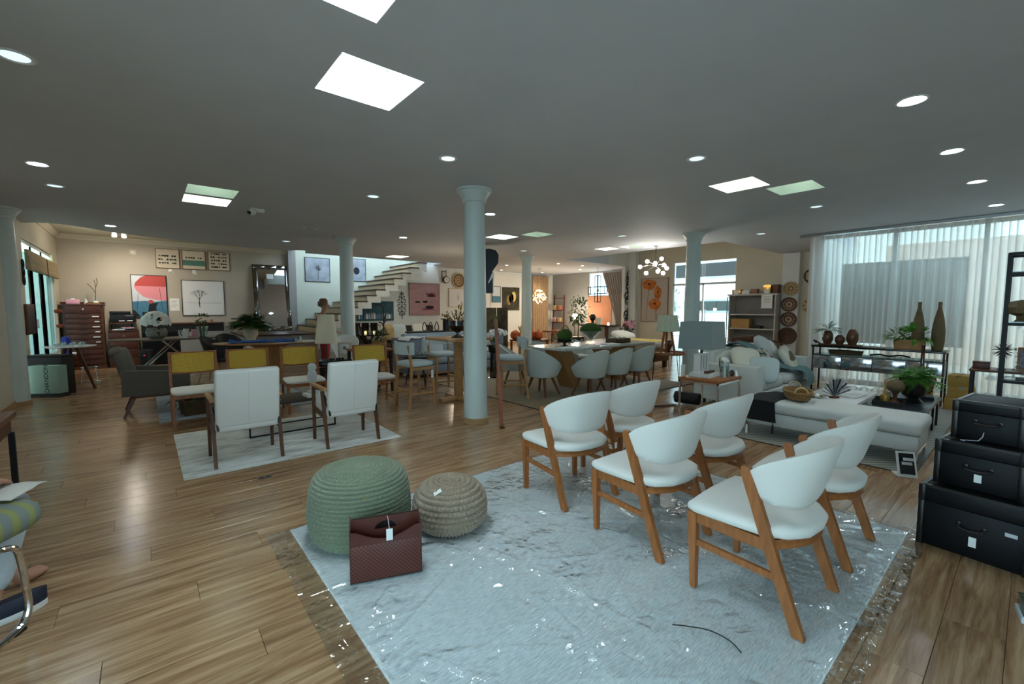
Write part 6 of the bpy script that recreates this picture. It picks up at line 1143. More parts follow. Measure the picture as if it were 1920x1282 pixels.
# iron ring ornaments on the pilaster wall
RYP = 8.915
for (z0, lab, sq) in ((1.58, 'cluster of interlocked round black rings on the white wall', False), (.35, 'chain of black rounded square links on the white wall', True)):
    t = thing('ring_ornament', lab, 'wall decor', (12.55, RYP - .012, z0)); rn = random.Random(5 if sq else 3)
    for k in range(16):
        cx, cz, r_ = rn.uniform(-.10, .10), .05 + .9 * k / 15, rn.uniform(.07, .12); pts = [(cx + r_ * (math.copysign(abs(math.cos(a_)) ** (.45 if sq else 1), math.cos(a_))), -.012 * (k % 2), cz + r_ * (math.copysign(abs(math.sin(a_)) ** (.45 if sq else 1), math.sin(a_)))) for a_ in [2 * PI * j / 20 for j in range(20)]]; G().tube(pts, .012, 5, closed=True).obj('ring', 'steel_black', t)
# ================================================================ shelf unit with goods
M('shelf_grey', (190, 186, 178), .6, var=.04, vs=6); M('shelf_back', (134, 128, 122), .7)
t = thing('shelf_unit', 'grey open shelf unit with stepped sides against the cream wall', 'shelf', (12.50, 4.84, 0)); G().bb(.17, .19, -.56, .56, .05, 1.74).obj('back_panel', 'shelf_back', t)
for y in (-.58, .56): G().bb(-.20, .19, y, y + .03, 0, 1.74).obj('side_panel', 'shelf_grey', t)
for z in (.10, .46, .84, 1.22): G().bb(-.22, .17, -.60 if z > .4 else -.55, .60 if z > .4 else .55, z, z + .03).obj('shelf_board', 'shelf_grey', t)
G().bb(-.23, .20, -.62, .62, 1.74, 1.785).obj('top_board', 'shelf_grey', t)
def goods(name, lab, y, z, w2, d, h, mat, card=False):
    t = thing(name, lab, 'box', (12.44, y, z)); G().bb(-d / 2, d / 2, -w2 / 2, w2 / 2, 0, h, .003).obj('carton', mat, t); G().bb(-d / 2 - .004, d / 2 + .004, -w2 / 2 - .004, w2 / 2 + .004, h * .72, h).obj('lid', mat, t)
    if card: G().bb(-d / 2 - .009, -d / 2 - .006, -.06, .06, 0, .10).obj('price_card', 'paper', t)
goods('gift_box', 'small golden box at the end of the shelf top', 5.26, 1.786, .22, .2, .12, 'gold', True); goods('gift_box', 'low white box beside the golden box on the shelf top', 5.02, 1.786, .20, .2, .08, 'paper', True); goods('gift_box', 'small rosy box on the shelf top', 4.82, 1.786, .14, .16, .13, 'wood_rosy'); goods('gift_box', 'upright golden box with dark lid near the basket plates', 4.50, 1.786, .17, .17, .22, 'gold', True); goods('gift_box', 'dark brown box at the wall end of the shelf top', 4.30, 1.786, .12, .2, .22, 'wood_dark')
goods('storage_box', 'tan storage box on the middle shelf', 5.12, .871, .46, .26, .25, 'cardboard'); goods('storage_box', 'flat black box beside the tan box', 4.72, .871, .20, .2, .07, 'black_matt')
q = thing('notice_sheet', 'white notice taped to the upper shelf edge', 'notice', (12.265, 4.46, 1.40)); G().bb(-.002, 0, -.13, .13, 0, .36).obj('sheet', 'paper', q); 
for k in range(5): G().bb(-.0032, -.0022, -.09, .08 - .02 * (k % 2), .30 - .04 * k, .307 - .04 * k).obj('text_line', 'print_grey', q)
for k in range(3): q = thing('ceramic_ring', 'small dark ring ornament on the upper shelf', 'ornament', (12.42, 4.78 + .13 * k, 1.251), 0, 'ring ornaments on the shelf'); G().tube([(0, .05 * math.cos(a_), .055 + .05 * math.sin(a_)) for a_ in [2 * PI * j / 16 for j in range(16)]], .014, 6, closed=True).obj('ring', 'shelf_back', q)
q = thing('silver_tray', 'silver tray with small bottles on the low shelf', 'tray', (12.42, 4.82, .491)); G().lathe([(.0, 0), (.16, 0), (.2, .03), (.19, .03), (.0, .01)], 24).obj('tray', 'chrome', q)
for k in range(4): G().lathe([(.0, .012), (.03, .012), (.03, .08), (.01, .1), (.0, .1)], 10, (0, -.1 + .07 * k, 0)).obj('bottle', 'crystal', q)
# woven basket plates on the pilaster
def plate(lab, loc, r_, c0, c1, rings_, rot, n=0):
    t = thing('basket_plate', lab, 'basket', loc, 0, 'woven basket plates'); t.rotation_euler = rot
    for k in range(rings_): ra, rb = r_ * k / rings_, r_ * (k + 1) / rings_; G().lathe([(ra, .012 + .03 * (ra / r_) ** 2), (rb - .002, .012 + .03 * (rb / r_) ** 2), (rb - .002, .0), (ra, .0)], 36).obj('woven_ring', c0 if k % 2 else c1, t)
    for k in range(n): a_ = 2 * PI * k / n; G().box((r_ * .72 * math.cos(a_), r_ * .72 * math.sin(a_), .034), (r_ * .16, r_ * .2, .008), a_).obj('woven_motif', c1 if c0 != 'wicker_pale' else 'wood_dark', t)
FR = (0, R(-90), 0)
plate('tan woven basket plate at the top of the row of four', (12.597, 4.03, 1.90), .185, 'wicker', 'wicker_pale', 5, FR, 12); plate('black and cream woven basket plate second in the row', (12.597, 4.05, 1.50), .185, 'wicker_pale', 'wood_dark', 5, FR, 16); plate('brown and cream woven basket plate third in the row', (12.597, 4.05, 1.12), .190, 'wicker_pale', 'wood_red', 5, FR, 14); plate('dark red basket plate at the bottom of the row', (12.597, 4.06, .70), .22, 'wood_red', 'wicker_dark', 5, FR, 10)
plate('dark patterned square looking basket plate near the curtain edge', (12.716, 3.60, 2.20), .19, 'wood_dark', 'wicker_pale', 4, FR, 6); plate('pale pinkish basket plate below it near the curtain edge', (12.716, 3.62, 1.47), .19, 'wicker_pale', 'wicker_pale', 4, FR, 8)
# wooden lounge chair and planter behind the sofa
t = thing('planter_chair', 'wooden daybed chair with cane sides behind the white sofa', 'chair', (9.9, 3.75, 0), R(0)); G().bb(-.55, .62, -.3, .3, .36, .42, .01).obj('seat_frame', 'wood_red', t); G().bb(-.50, .58, -.27, .27, .42, .50, .02).obj('cushion', 'wicker_pale', t); G().bb(-.55, .62, .27, .30, .42, .80, .01).obj('back_panel', 'wood_red', t)
for x in (-.52, .59):
    for y in (-.27, .27): G().bar((x, y, 0), (x, y, .66 if y < 0 else .80), .045, .045).obj('leg', 'wood_red', t)
for x in (-.52, .59): G().bar((x, -.30, .66), (x, .30, .74), .05, .03).obj('arm', 'wood_red', t)
t = thing('potted_plant', 'small grassy plant in a taupe trough beside the entrance', 'plant', (9.35, 4.42, 0)); G().rings([[(-.16, -.1, 0), (.16, -.1, 0), (.16, .1, 0), (-.16, .1, 0)], [(-.24, -.15, .72), (.24, -.15, .72), (.24, .15, .72), (-.24, .15, .72)], [(-.22, -.13, .72), (.22, -.13, .72), (.22, .13, .72), (-.22, .13, .72)], [(-.2, -.12, .6), (.2, -.12, .6), (.2, .12, .6), (-.2, .12, .6)]]).obj('trough', 'shelf_grey', t, smooth=20); g = G(); bushy(g, (0, 0, .72), (.22, .13, .20), 90, .14, 17, 0); g.obj('foliage', 'leaf_bright', t, smooth=0)
t = thing('coat_stand', 'thin black stand outside the entrance door', 'stand', (13.6, 6.05, -.02)); G().cyl((0, 0, 0), (0, 0, 1.75), .015).obj('pole', 'steel_black', t); G().lathe([(.0, 0), (.16, 0), (.16, .015), (.0, .02)], 20).obj('base', 'steel_black', t); G().tube([(0, 0, 1.75), (.0, -.16, 1.78), (.0, -.22, 1.72)], .01, 6).obj('arm', 'steel_black', t)
# ================================================================ side table and square lamp
t = thing('side_table', 'square side table with brown top and chrome frame beside the sofa arm', 'table', (5.52, 2.64, 0)); G().bb(-.32, .32, -.26, .26, .495, .53, .003).obj('tabletop', 'wood_chair', t); g = G(); g.bb(-.31, .31, -.25, -.235, .47, .494).bb(-.31, .31, .235, .25, .47, .494).bb(-.31, -.295, -.25, .25, .47, .494).bb(.295, .31, -.25, .25, .47, .494); g.obj('apron', 'chrome', t)
for x in (-.30, .30):
    for y in (-.24, .24): G().bar((x, y, 0), (x, y, .47), .02, .02).obj('leg', 'chrome', t)
ST = .5305
q = book('book', 'large white book under the square lamp', (5.50, 2.70, ST), (.34, .26, .045), R(4), 'paper')
M('linen_grey', (138, 148, 146), .85, var=.12, vs=60, stretch=(60, 60, 1), bump=.2, bs=200)
t = thing('table_lamp', 'table lamp with large square grey linen shade and slotted white base', 'lamp', (5.48, 2.74, ST + .0455), R(4)); G().box((0, 0, .012), (.285, .10, .024), None, .003).obj('foot', 'ceramic_white', t); G().box((.02, -.10, .016), (.22, .05, .03), None, .003).obj('wood_block', 'wood_dark', t)
for x in (-.12, -.04, .04, .12): G().box((x, 0, .128), (.036, .08, .21), None, .003).obj('base_bar', 'ceramic_white', t)
for x in (-.08, .0, .08): G().box((x, 0, .125), (.046, .05, .19 - .05 * (x == 0)), None).obj('slot_panel', 'frame_bronze', t)
G().box((0, 0, .24), (.285, .085, .022), None, .003).obj('base_cap', 'ceramic_white', t); G().cyl((0, 0, .246), (0, 0, .33), .018, n=12).obj('neck', 'frame_bronze', t)
g = G(); s0_, s1_, z0, z1 = .215, .20, .31, .655
for (ax, ay) in ((1, 0), (-1, 0), (0, 1), (0, -1)):
    def f(u, v, ax=ax, ay=ay): s_ = s0_ + (s1_ - s0_) * v; k = -s_ + 2 * s_ * u; return (ax * s_ + ay * k, ay * s_ - ax * k, z0 + (z1 - z0) * v)
    g.surf(f, 2, 2, .004)
g.obj('shade', 'linen_grey', t, smooth=20)
t = thing('glass_vase', 'clear glass cylinder of dried white flowers on the side table', 'vase', (5.62, 2.50, ST)); G().lathe([(.0, 0), (.055, 0), (.055, .20), (.05, .20), (.05, .006), (.0, .006)], 24).obj('glass', 'crystal', t); g = G(); petals(g, (0, 0, .16), (.045, .045, .10), 20, 23, .03); g.obj('dried_flowers', 'petal_white', t, smooth=0)
t = thing('heart_ornament', 'grey heart shaped ornament with paper tag on the side table', 'ornament', (5.72, 2.45, ST)); G().sell((0, 0, .045), (.10, .06, .09), 1, 1, 18, 10).obj('heart', 'glass_grey', t); G().box((.03, -.04, .04), (.035, .003, .07), (R(-15), 0, R(-20))).obj('tag', 'paper', t)
t = thing('twig_ornament', 'small twig bird ornament with gold tips on the side table', 'ornament', (5.68, 2.58, ST)); g = G()
for pts in (((0, 0, 0), (.0, 0, .10), (.02, 0, .19)), ((0, 0, .06), (.05, 0, .12), (.06, .02, .17)), ((0, 0, .08), (-.04, 0, .15), (-.03, 0, .22))): g.tube(smoothpath(pts, 3), .006, 5)
g.obj('twigs', 'twig', t); G().sell((.06, .02, .18), (.03, .02, .03), 1, 1, 8, 6).sell((-.03, 0, .225), (.025, .025, .03), 1, 1, 8, 6).obj('gold_tip', 'gold', t)
q = thing('white_box_frame', 'small white frame leaning behind the square lamp', 'frame', (5.25, 2.86, ST + .001), R(10)); G().box((0, 0, .075), (.12, .02, .15), None, .003).obj('frame', 'ceramic_white', q)
# ================================================================ white sofa with pillows and throw
M('fabric_sofa', (204, 208, 204), .9, var=.03, vs=120, bump=.2, bs=260); M('throw_teal', (108, 136, 138), .9, var=.12, vs=30, bump=.4, bs=120); M('leaf_print', (100, 96, 66), .9, var=.2, vs=20); M('fabric_cream', (216, 212, 196), .9, var=.03, vs=120, bump=.2, bs=260)
sofa('sofa', 'white two seat sofa with sloping arms piled with pillows', (7.38, 2.78, 0), PI, 2.15, .95, 'fabric_sofa', .60, .80)
SP = [((6.72, 2.66, .60), (R(60), R(8), R(-25)), (.52, .50, .17), 'fabric_cream', 'large cream pillow in the corner by the side table'), ((7.0, 2.56, .60), (R(55), R(-6), R(-12)), (.46, .44, .15), 'fabric_zebra', 'grey patterned pillow behind the teal throw'), ((6.68, 2.44, .53), (R(70), R(0), R(-78)), (.40, .38, .13), 'fabric_ice', 'small grey pillow leaning inside the near sofa arm'), ((7.78, 2.82, .70), (R(66), R(10), R(4)), (.55, .52, .18), 'fabric_sofa', 'tall white pillow against the sofa back'), ((8.0, 2.55, .58), (R(60), R(-8), R(12)), (.50, .44, .15), 'fabric_cream', 'cream pillow printed with a brown leaf'), ((8.12, 2.82, .64), (R(64), 0, R(16)), (.5, .48, .17), 'fabric_white', 'white pillow at the far end of the sofa')]
for l, r_, d, mm, lab in SP: pc = cushion(lab, l, r_, d, mm)
lf = bpy.data.objects.new('x', None); bpy.data.objects.remove(lf)
leafp = [o for o in bpy.data.objects if o.get('label') == 'cream pillow printed with a brown leaf'][0]
def lfp(u, v): x = -.20 + .40 * u; w2 = .085 * math.sin(PI * min(1, u * 1.02)) ** .7; y = (v - .5) * 2 * w2 + .03 * math.sin(u * 3); q = max(0, 1 - (abs(x) / .25) ** 2.6 - (abs(y) / .22) ** 2.6); return (x, y, .075 * q ** .38 + .004)
g = G(); g.surf(lfp, 16, 6); g.obj('printed_leaf', 'leaf_print', leafp, smooth=70)
PATH = smoothpath([(7.18, 3.22, .52), (7.2, 3.18, .76), (7.24, 3.06, .845), (7.3, 2.9, .80), (7.42, 2.72, .66), (7.58, 2.56, .52), (7.80, 2.42, .455), (7.96, 2.31, .43), (8.03, 2.235, .34), (8.06, 2.22, .18)], 5)
def th_(u, v):
    k = v * (len(PATH) - 1); i = min(int(k), len(PATH) - 2); p_ = PATH[i].lerp(PATH[i + 1], k - i); wd = .20 + .06 * v; s_ = (u - .5) * 2; rp = .018 * math.sin(s_ * 9 + v * 4); return (p_.x + s_ * wd, p_.y + s_ * wd * .15 + rp * .4, p_.z + abs(rp) + .012)
drape('throw_blanket', 'teal knitted throw trailing over the white sofa to the floor side', th_, 28, 60, 'throw_teal')
# rolled mat beside side table
t = thing('rolled_mat', 'rolled black mat lying behind the side table', 'mat', (5.98, 3.18, 0), R(10)); g = G(); g.surf(lambda u, v: ((.02 + .075 * u) * math.cos(u * 22), -.0 + v * .34 - .17, .098 + (.02 + .075 * u) * math.sin(u * 22)), 110, 1, .004); g.obj('roll', 'black_matt', t, smooth=70)
t = thing('floor_plank', 'thin wooden plank lying on the floor beside the rolled mat', 'plank', (5.55, 3.42, 0), R(-28)); G().bb(-.30, .30, -.03, .03, .001, .02).obj('plank', 'wood_dark', t)
# ================================================================ bench with black throw and tray
rugmat('rug_ribbed', (120, 118, 104), (150, 148, 132), (166, 166, 152), 30, (1, 1, 1), 0); m = MATS['rug_ribbed']; N, L, b = nodes(m); tc = N.new('ShaderNodeTexCoord'); wv = N.new('ShaderNodeTexWave'); wv.bands_direction = 'DIAGONAL'; wv.inputs['Scale'].default_value = 7; L.new(tc.outputs['Object'], wv.inputs['Vector']); cr = N.new('ShaderNodeValToRGB'); e = cr.color_ramp.elements; e[0].position = .42; e[1].position = .55; e[0].color = lin((150, 148, 134)); e[1].color = lin((104, 104, 96)); L.new(wv.outputs[0], cr.inputs[0]); L.new(cr.outputs[0], b.inputs['Base Color'])
rug('area_rug', 'ribbed grey beige rug under the bench and low tables', 4.88, 8.42, .58, 2.26, .009, 'rug_ribbed', 'plate_dark')
t = thing('upholstered_bench', 'long pale upholstered bench with chrome end panels before the sofa', 'bench', (5.38, 1.31, .0095)); G().bb(-.28, .28, -.72, .72, .13, .27, .012).obj('base', 'fabric_sofa', t); G().box((0, 0, .335), (.60, 1.48, .125), None, .045, 4).obj('cushion', 'fabric_sofa', t)
for y in (-.70, .70): 
    g = G(); g.bb(-.27, -.22, y - .012, y + .012, 0, .129).bb(.22, .27, y - .012, y + .012, 0, .129).bb(-.22, .22, y - .012, y + .012, .10, .129); g.obj('leg_frame', 'chrome', t)
M('throw_black', (20, 20, 22), .9, bump=.3, bs=90)
BT = .0095 + .3985
def bth(u, v):
    x = 5.06 + .66 * u; y = 2.10 - .40 * v - .12 * u + .06 * math.sin(u * 4); z = BT + .006 + .008 * max(0, noise.noise((x * 8, y * 8, 3)))
    if x < 5.10: x2 = 5.072; z -= .0
    if y > 2.03: z -= min(.22, (y - 2.03) * 2.4)
    k = max(0, .18 - u); 
    if k > 0: z -= k * 1.25; x = 5.06 + .66 * .18 - .118 - .012 + .0 * k
    return (x, y, z)
drape('throw_blanket', 'black fringed throw across the end of the pale bench', bth, 40, 30, 'throw_black')
for k, (y, h) in enumerate(((1.98, .14), (1.72, .12))):
    q = thing('tassel', ('long black and white tassel at the corner of the black throw', 'short black tassel on the edge of the black throw')[k], 'tassel', (5.035, y, .03 if k == 0 else .08)); G().cyl((0, 0, .10), (0, 0, .14 + .03 * k), .004).obj('cord', 'black_matt', q); G().lathe([(.0, 0), (.012, 0), (.010, .08), (.004, .10), (.0, .10)], 10).obj('fringe', 'paper' if k == 0 else 'black_matt', q)
t = thing('wicker_tray', 'oval wicker tray with handles on the pale bench', 'tray', (5.42, 1.62, BT + .018), R(25)); g = G()
for k in range(5): z = .012 + .018 * k; r_ = 1 + .05 * k; g.tube([(.20 * r_ * math.cos(a_), .11 * r_ * math.sin(a_), z) for a_ in [2 * PI * j / 30 for j in range(30)]], .010, 6, closed=True)
g.lathe([(.0, .002), (1.0, .002), (1.0, .012), (.0, .012)], 30, sx=.20, sy=.11); g.obj('basket', 'wicker', t)
for s in (-1, 1): G().tube([(s * .225, -.06 * math.cos(a_), .085 + .06 * math.sin(a_)) for a_ in [PI * j / 10 for j in range(11)]], .008, 6).obj('handle', 'wicker_pale', t)
for k in range(4): q = G().sell((0, 0, .02), (.07, .05, .04), 1, 1, 12, 8).obj('dried_pod', 'wood_dark'); q.location = (5.36 + .045 * k, 1.60 + .025 * k, BT + .032); tag(q, 'brown dried pod lying in the wicker tray', 'pod', 'dried pods in the tray')
t = thing('price_stand', 'small tilted price display stand on the floor at the bench end', 'sign', (4.80, .62, 0), R(-52)); t.rotation_euler = (0, 0, R(-60)); g = G(); g.box((0, 0, .105), (.13, .008, .21), (R(-22), 0, 0)); g.obj('board', 'ceramic_white', t); G().box((.0, -.007, .112), (.10, .003, .17), (R(-22), 0, 0)).obj('panel', 'black_gloss', t); G().box((0, .045, .006), (.12, .10, .012)).obj('foot', 'ceramic_white', t)
for k in range(3): G().box((.0, -.0105 - .0, .155 - .04 * k), (.07, .002, .024), (R(-22), 0, 0)).obj('printed_field', 'paper_grey', t).location = (0, .0 - .016 * (k - 1) * -1, 0)
# ================================================================ low tables with decor
t = thing('coffee_table', 'low dark slab coffee table on slim black legs', 'table', (6.63, .90, .0095)); G().bb(-.60, .58, -.24, .24, .30, .335, .004).obj('tabletop', M('slab_dark', (46, 48, 54), .25, var=.1, vs=6), t)
for x in (-.56, -.2, .2, .54):
    for y in (-.21, .21): G().bar((x, y, 0), (x, y, .30), .02, .02).obj('leg', 'steel_black', t)
CT = .345
t = thing('tray', 'black square tray on the dark coffee table', 'tray', (6.28, .99, CT), R(5)); G().bb(-.18, .18, -.13, .13, 0, .01).bb(-.18, .18, -.13, -.12, .01, .05).bb(-.18, .18, .12, .13, .01, .05).bb(-.18, -.17, -.13, .13, .01, .05).bb(.17, .18, -.13, .13, .01, .05).obj('tray', 'black_matt', t)
t = thing('reed_diffuser', 'amber reed diffuser bottle in the black tray', 'bottle', (6.24, 1.02, CT + .011)); G().lathe([(.0, 0), (.045, 0), (.045, .09), (.015, .10), (.015, .13), (.0, .13)], 18).obj('bottle', 'gold', t)
for k in range(5): G().cyl((0, 0, .10), (-.03 + .015 * k, .01 * (k % 2), .26), .003).obj('reed', 'wood_light', t)
t = thing('stone_ball', 'round taupe stone ball on a dark stand in the black tray', 'ornament', (6.40, .96, CT + .011)); G().lathe([(.0, 0), (.05, 0), (.02, .03), (.02, .08), (.04, .11), (.0, .11)], 16).obj('stand', 'wood_dark', t); G().sell((0, 0, .18), (.17, .17, .15), 1, 1, 20, 12).obj('ball', 'ceramic_taupe', t)
t = thing('potted_fern', 'bright green fern in a black fluted urn on the dark coffee table', 'plant', (6.62, .84, CT)); G().lathe([(.0, 0), (.10, 0), (.07, .03), (.05, .05), (.10, .08), (.125, .16), (.135, .26), (.125, .26), (.0, .22)], 28).obj('urn', 'pot_black', t); g = G(); fern(g, (0, 0, .26), .30, .26, 90, 41, 12, .14); g.obj('foliage', 'leaf_bright', t, smooth=0)
t = book('book', 'dark book stack on the dark coffee table', (6.98, .80, CT), (.24, .18, .035), R(10), 'black_matt'); q = G().box((0, 0, 0), (.06, .04, .002), (R(8), 0, R(30))).obj('price_tag', 'paper'); q.location = (6.93, .80, CT + .042); tag(q, 'small white tag on the dark book', 'tag')
t = thing('coffee_table', 'low white coffee table beside the dark slab table', 'table', (6.98, 1.62, .0095)); G().bb(-.62, .62, -.30, .30, .20, .245, .005).obj('tabletop', 'white_gloss', t); G().bb(-.5, .5, -.22, .22, .0, .20).obj('plinth', 'paint_grey', t)
q = book('book', 'large open white magazine on the white coffee table', (7.05, 1.52, .2555), (.36, .28, .018), R(-6), 'paper')
for k in range(6): G().bb(-.10, .12, -.10 + .035 * k, -.092 + .035 * k, .0185, .0195).obj('text_line', 'print_grey', q)
t = thing('butterfly_sculpture', 'striped wing shaped sculpture on the white coffee table', 'sculpture', (6.72, 1.60, .2555), R(-30)); G().box((0, 0, .012), (.10, .06, .024)).obj('base', 'wood_dark', t); rn = random.Random(2)
for s in (-1, 1):
    for k in range(6): a_ = R(20 + 14 * k); G().bar((0, 0, .03), (s * .22 * math.cos(a_), -.03, .03 + .22 * math.sin(a_)), .014, .005, .03, .005, ref=(0, 1, 0)).obj('wing_slat', 'print_storm' if k % 2 else 'slate_dark', t)
t = thing('shell_bowl', 'shiny shell filled glass dish on the white coffee table', 'bowl', (6.52, 1.74, .2555)); G().lathe([(.0, 0), (.06, 0), (.13, .05), (.125, .05), (.0, .012)], 24).obj('dish', 'crystal', t)
for k in range(7): a_ = 2 * PI * k / 7; G().sell((.06 * math.cos(a_), .06 * math.sin(a_), .04), (.05, .04, .035), 1, 1, 8, 6).obj('shell', 'gold' if k % 2 else 'petal_white', t)
t = thing('small_basket', 'small pale lidded basket on the floor beside the sofa', 'basket', (8.80, 2.52, 0)); G().lathe([(.0, 0), (.11, 0), (.12, .10), (.12, .19), (.125, .20), (.0, .21)], 22).obj('body', 'wicker_pale', t); G().sell((-.02, .0, .24), (.10, .09, .08), 1, 1, 12, 8).obj('dried_ball', 'wood_dark', t)
# ================================================================ mirrored console
M('mirror_panel', (196, 200, 206), .12, metal=1.)
t = thing('mirrored_console', 'long console with dark top and mirrored drawers before the curtain', 'console', (8.86, 1.60, 0)); G().bb(-.22, .20, -.82, .82, .755, .785, .003).obj('top', 'black_gloss', t); G().bb(-.20, .19, -.80, .80, .625, .64).obj('glass_shelf', 'glass_tint', t); G().bb(-.19, .19, -.80, .80, .40, .62).obj('carcass', 'frame_bronze', t)
for k in range(4): y0 = -.79 + .396 * k; G().bb(-.205, -.191, y0, y0 + .388, .405, .615, .003).obj('mirrored_drawer', 'mirror_panel', t)
for x in (-.20, .17):
    for y in (-.81, .78): G().bb(x, x + .025, y, y + .025, 0, .754).obj('post', 'frame_bronze', t)
KT = .786
for y, lab in ((1.12, 'tall brown bottle vase behind the leafy planter'), (.90, 'tall brown bottle vase at the end of the mirrored console')): q = thing('bottle_vase', lab, 'vase', (8.88, y, KT)); G().lathe([(.0, 0), (.062, 0), (.076, .14), (.074, .30), (.056, .46), (.032, .57), (.022, .62), (.022, .71), (.017, .71), (.0, .69)], 24).obj('body', 'ceramic_taupe', q)
t = thing('leafy_planter', 'bright leafy plant in a wooden oval planter on the mirrored console', 'plant', (8.80, 1.20, KT), R(90)); G().lathe([(.0, 0), (1, 0), (1.12, .14), (1.06, .14), (.0, .10)], 28, sx=.17, sy=.10).obj('planter', 'wood_light', t); g = G(); bushy(g, (0, 0, .19), (.25, .15, .13), 120, .12, 51, -.3); g.obj('foliage', 'leaf_bright', t, smooth=0)
for k, (y, w2, h, lab) in enumerate(((2.24, .16, .22, 'brown round pot with the palm leaves on the console'), (2.07, .14, .15, 'low brown glazed pot between two others on the console'), (1.90, .17, .25, 'tall egg shaped brown pot on the console'))):
    t = thing('glazed_pot', lab, 'pot', (8.84, y, KT + .021)); G().lathe([(.0, 0), (w2 * .32, 0), (w2 * .5, h * .35), (w2 * .48, h * .7), (w2 * .3, h * .96), (w2 * .22, h), (.0, h * .96)], 22).obj('body', 'ceramic_brown', t)
    if k == 0: g = G(); fern(g, (0, 0, h), .30, .40, 22, 61, 10, .16, .30); g.obj('palm_leaves', 'leaf', t, smooth=0)
t = thing('twig_tray', 'dark driftwood tray under the brown pots on the console', 'tray', (8.83, 2.08, KT)); G().bb(-.11, .11, -.30, .26, 0, .02, .006).obj('board', 'wood_dark', t); G().tube(smoothpath([(-.06, .24, .02), (-.08, .30, .06), (-.06, .34, .07), (-.04, .3, .03)], 4), .012, 6).obj('twig', 'twig_dark', t)
t = thing('oval_basket', 'flat woven bread basket on the glass shelf of the console', 'basket', (8.82, 1.98, .641)); G().lathe([(.0, 0), (1, 0), (1.1, .07), (1.05, .07), (.0, .012)], 26, sx=.09, sy=.22).obj('body', 'wicker_dark', t)
t = thing('antler_ornament', 'dark twisted ornament lying on the glass shelf of the console', 'ornament', (8.82, 1.42, .641)); G().tube(smoothpath([(0, .24, .02), (.02, .12, .035), (-.02, 0, .02), (.02, -.12, .04), (0, -.24, .02)], 4), .014, 6).obj('branch', 'twig_dark', t)
t = thing('bottle_lamp', 'slim brown glass bottle vase standing before the console', 'vase', (8.3, .98, .0095)); G().lathe([(.0, 0), (.10, 0), (.13, .06), (.13, .30), (.16, .40), (.14, .47), (.05, .52), (.025, .60), (.02, .86), (.028, .88), (.0, .87)], 26).obj('body', 'glass_brown', t)
# ================================================================ cardboard boxes, rack, console with urchin
for k, (w2, d, h, a_, lab) in enumerate(((.30, .40, .165, 0, 'ochre cardboard box at the bottom of the pile by the curtain'), (.27, .38, .16, 5, 'ochre cardboard box in the middle of the pile with torn tape'), (.21, .34, .15, -4, 'smallest ochre cardboard box on top of the pile'))):
    t = thing('cardboard_box', lab, 'box', (8.66, .60 + .01 * k, (0, .167, .329)[k]), R(a_)); G().bb(-d / 2, d / 2, -w2 / 2, w2 / 2, 0, h, .002).obj('carton', M('card_ochre%d' % k, (178 - 4 * k, 140, 70), .85, var=.05, vs=8), t); G().bb(-d / 2 - .001, d / 2 + .001, -.025, .025, h - .03, h + .001).obj('tape', 'tape' if k == 1 else 'wicker', t)
t = thing('metal_rack', 'tall black metal rack with glass shelves at the frame edge', 'rack', (7.05, -.12, 0))
for x in (-.17, .17):
    for y in (.325, -.62): G().bar((x, y, 0), (x, y, 1.96), .032, .032).obj('post', 'steel_black', t)
for z in (.62, 1.22, 1.74, 1.945): G().bb(-.17, .17, .31, .34, z, z + .03).bb(-.17, .17, -.635, -.605, z, z + .03).bb(-.185, -.155, -.62, .325, z, z + .03).bb(.155, .185, -.62, .325, z, z + .03).obj('shelf_frame', 'steel_black', t)
for z in (.652, 1.252, 1.772): G().bb(-.165, .165, -.6, .30, z, z + .008).obj('glass_shelf', 'glass_tint', t)
t = thing('gourd_ornament', 'pale mushroom shaped ornament on the metal rack', 'ornament', (6.98, .10, 1.2605)); G().lathe([(.0, 0), (.05, 0), (.03, .03), (.035, .06), (.10, .09), (.115, .15), (.08, .21), (.0, .23)], 22).obj('body', 'ceramic_taupe', t)
t = thing('crystal_tree', 'clear beaded ornament on the lower rack shelf', 'ornament', (6.98, .06, .6605)); g = G(); rn = random.Random(6)
for k in range(40): g.sell((rn.uniform(-.06, .06), rn.uniform(-.06, .06), .02 + .32 * rn.random()), (.03,) * 3, 1, 1, 6, 4)
g.obj('beads', 'crystal', t); t.children[0]['kind'] = 'stuff'
t = thing('side_console', 'brown wooden console with thin legs behind the metal rack', 'console', (7.62, .02, 0)); G().bb(-.20, .20, -.6, .45, .665, .69, .003).obj('top', 'wood_dark', t)
for x in (-.18, .18):
    for y in (-.58, .43): G().bar((x, y, 0), (x, y, .665), .022, .022).obj('leg', 'steel_black', t)
t = thing('urchin_ornament', 'black spiky ball ornament on a slim stem on the brown console', 'ornament', (7.60, .22, .691)); G().cyl((0, 0, 0), (0, 0, .16), .008).obj('stem', 'steel_black', t); G().lathe([(.0, 0), (.04, 0), (.035, .008), (.0, .01)], 16).obj('foot', 'steel_black', t); g = G(); rn = random.Random(12)
for k in range(110):
    v = Vector((rn.gauss(0, 1), rn.gauss(0, 1), rn.gauss(0, 1))).normalized(); g.cyl(Vector((0, 0, .22)) + v * .02, Vector((0, 0, .22)) + v * rn.uniform(.085, .105), .0035, .0015, 4)
g.obj('spikes', 'black_matt', t, smooth=0); t.children[-1]['kind'] = 'stuff'
q = thing('wooden_box', 'small dark red wooden box on the brown console', 'box', (7.58, .38, .691), R(0)); G().bb(-.06, .06, -.07, .07, 0, .07, .003).obj('body', 'wood_red', q); G().bb(-.062, .062, -.072, .072, .071, .085, .003).obj('lid', 'wood_red', q)
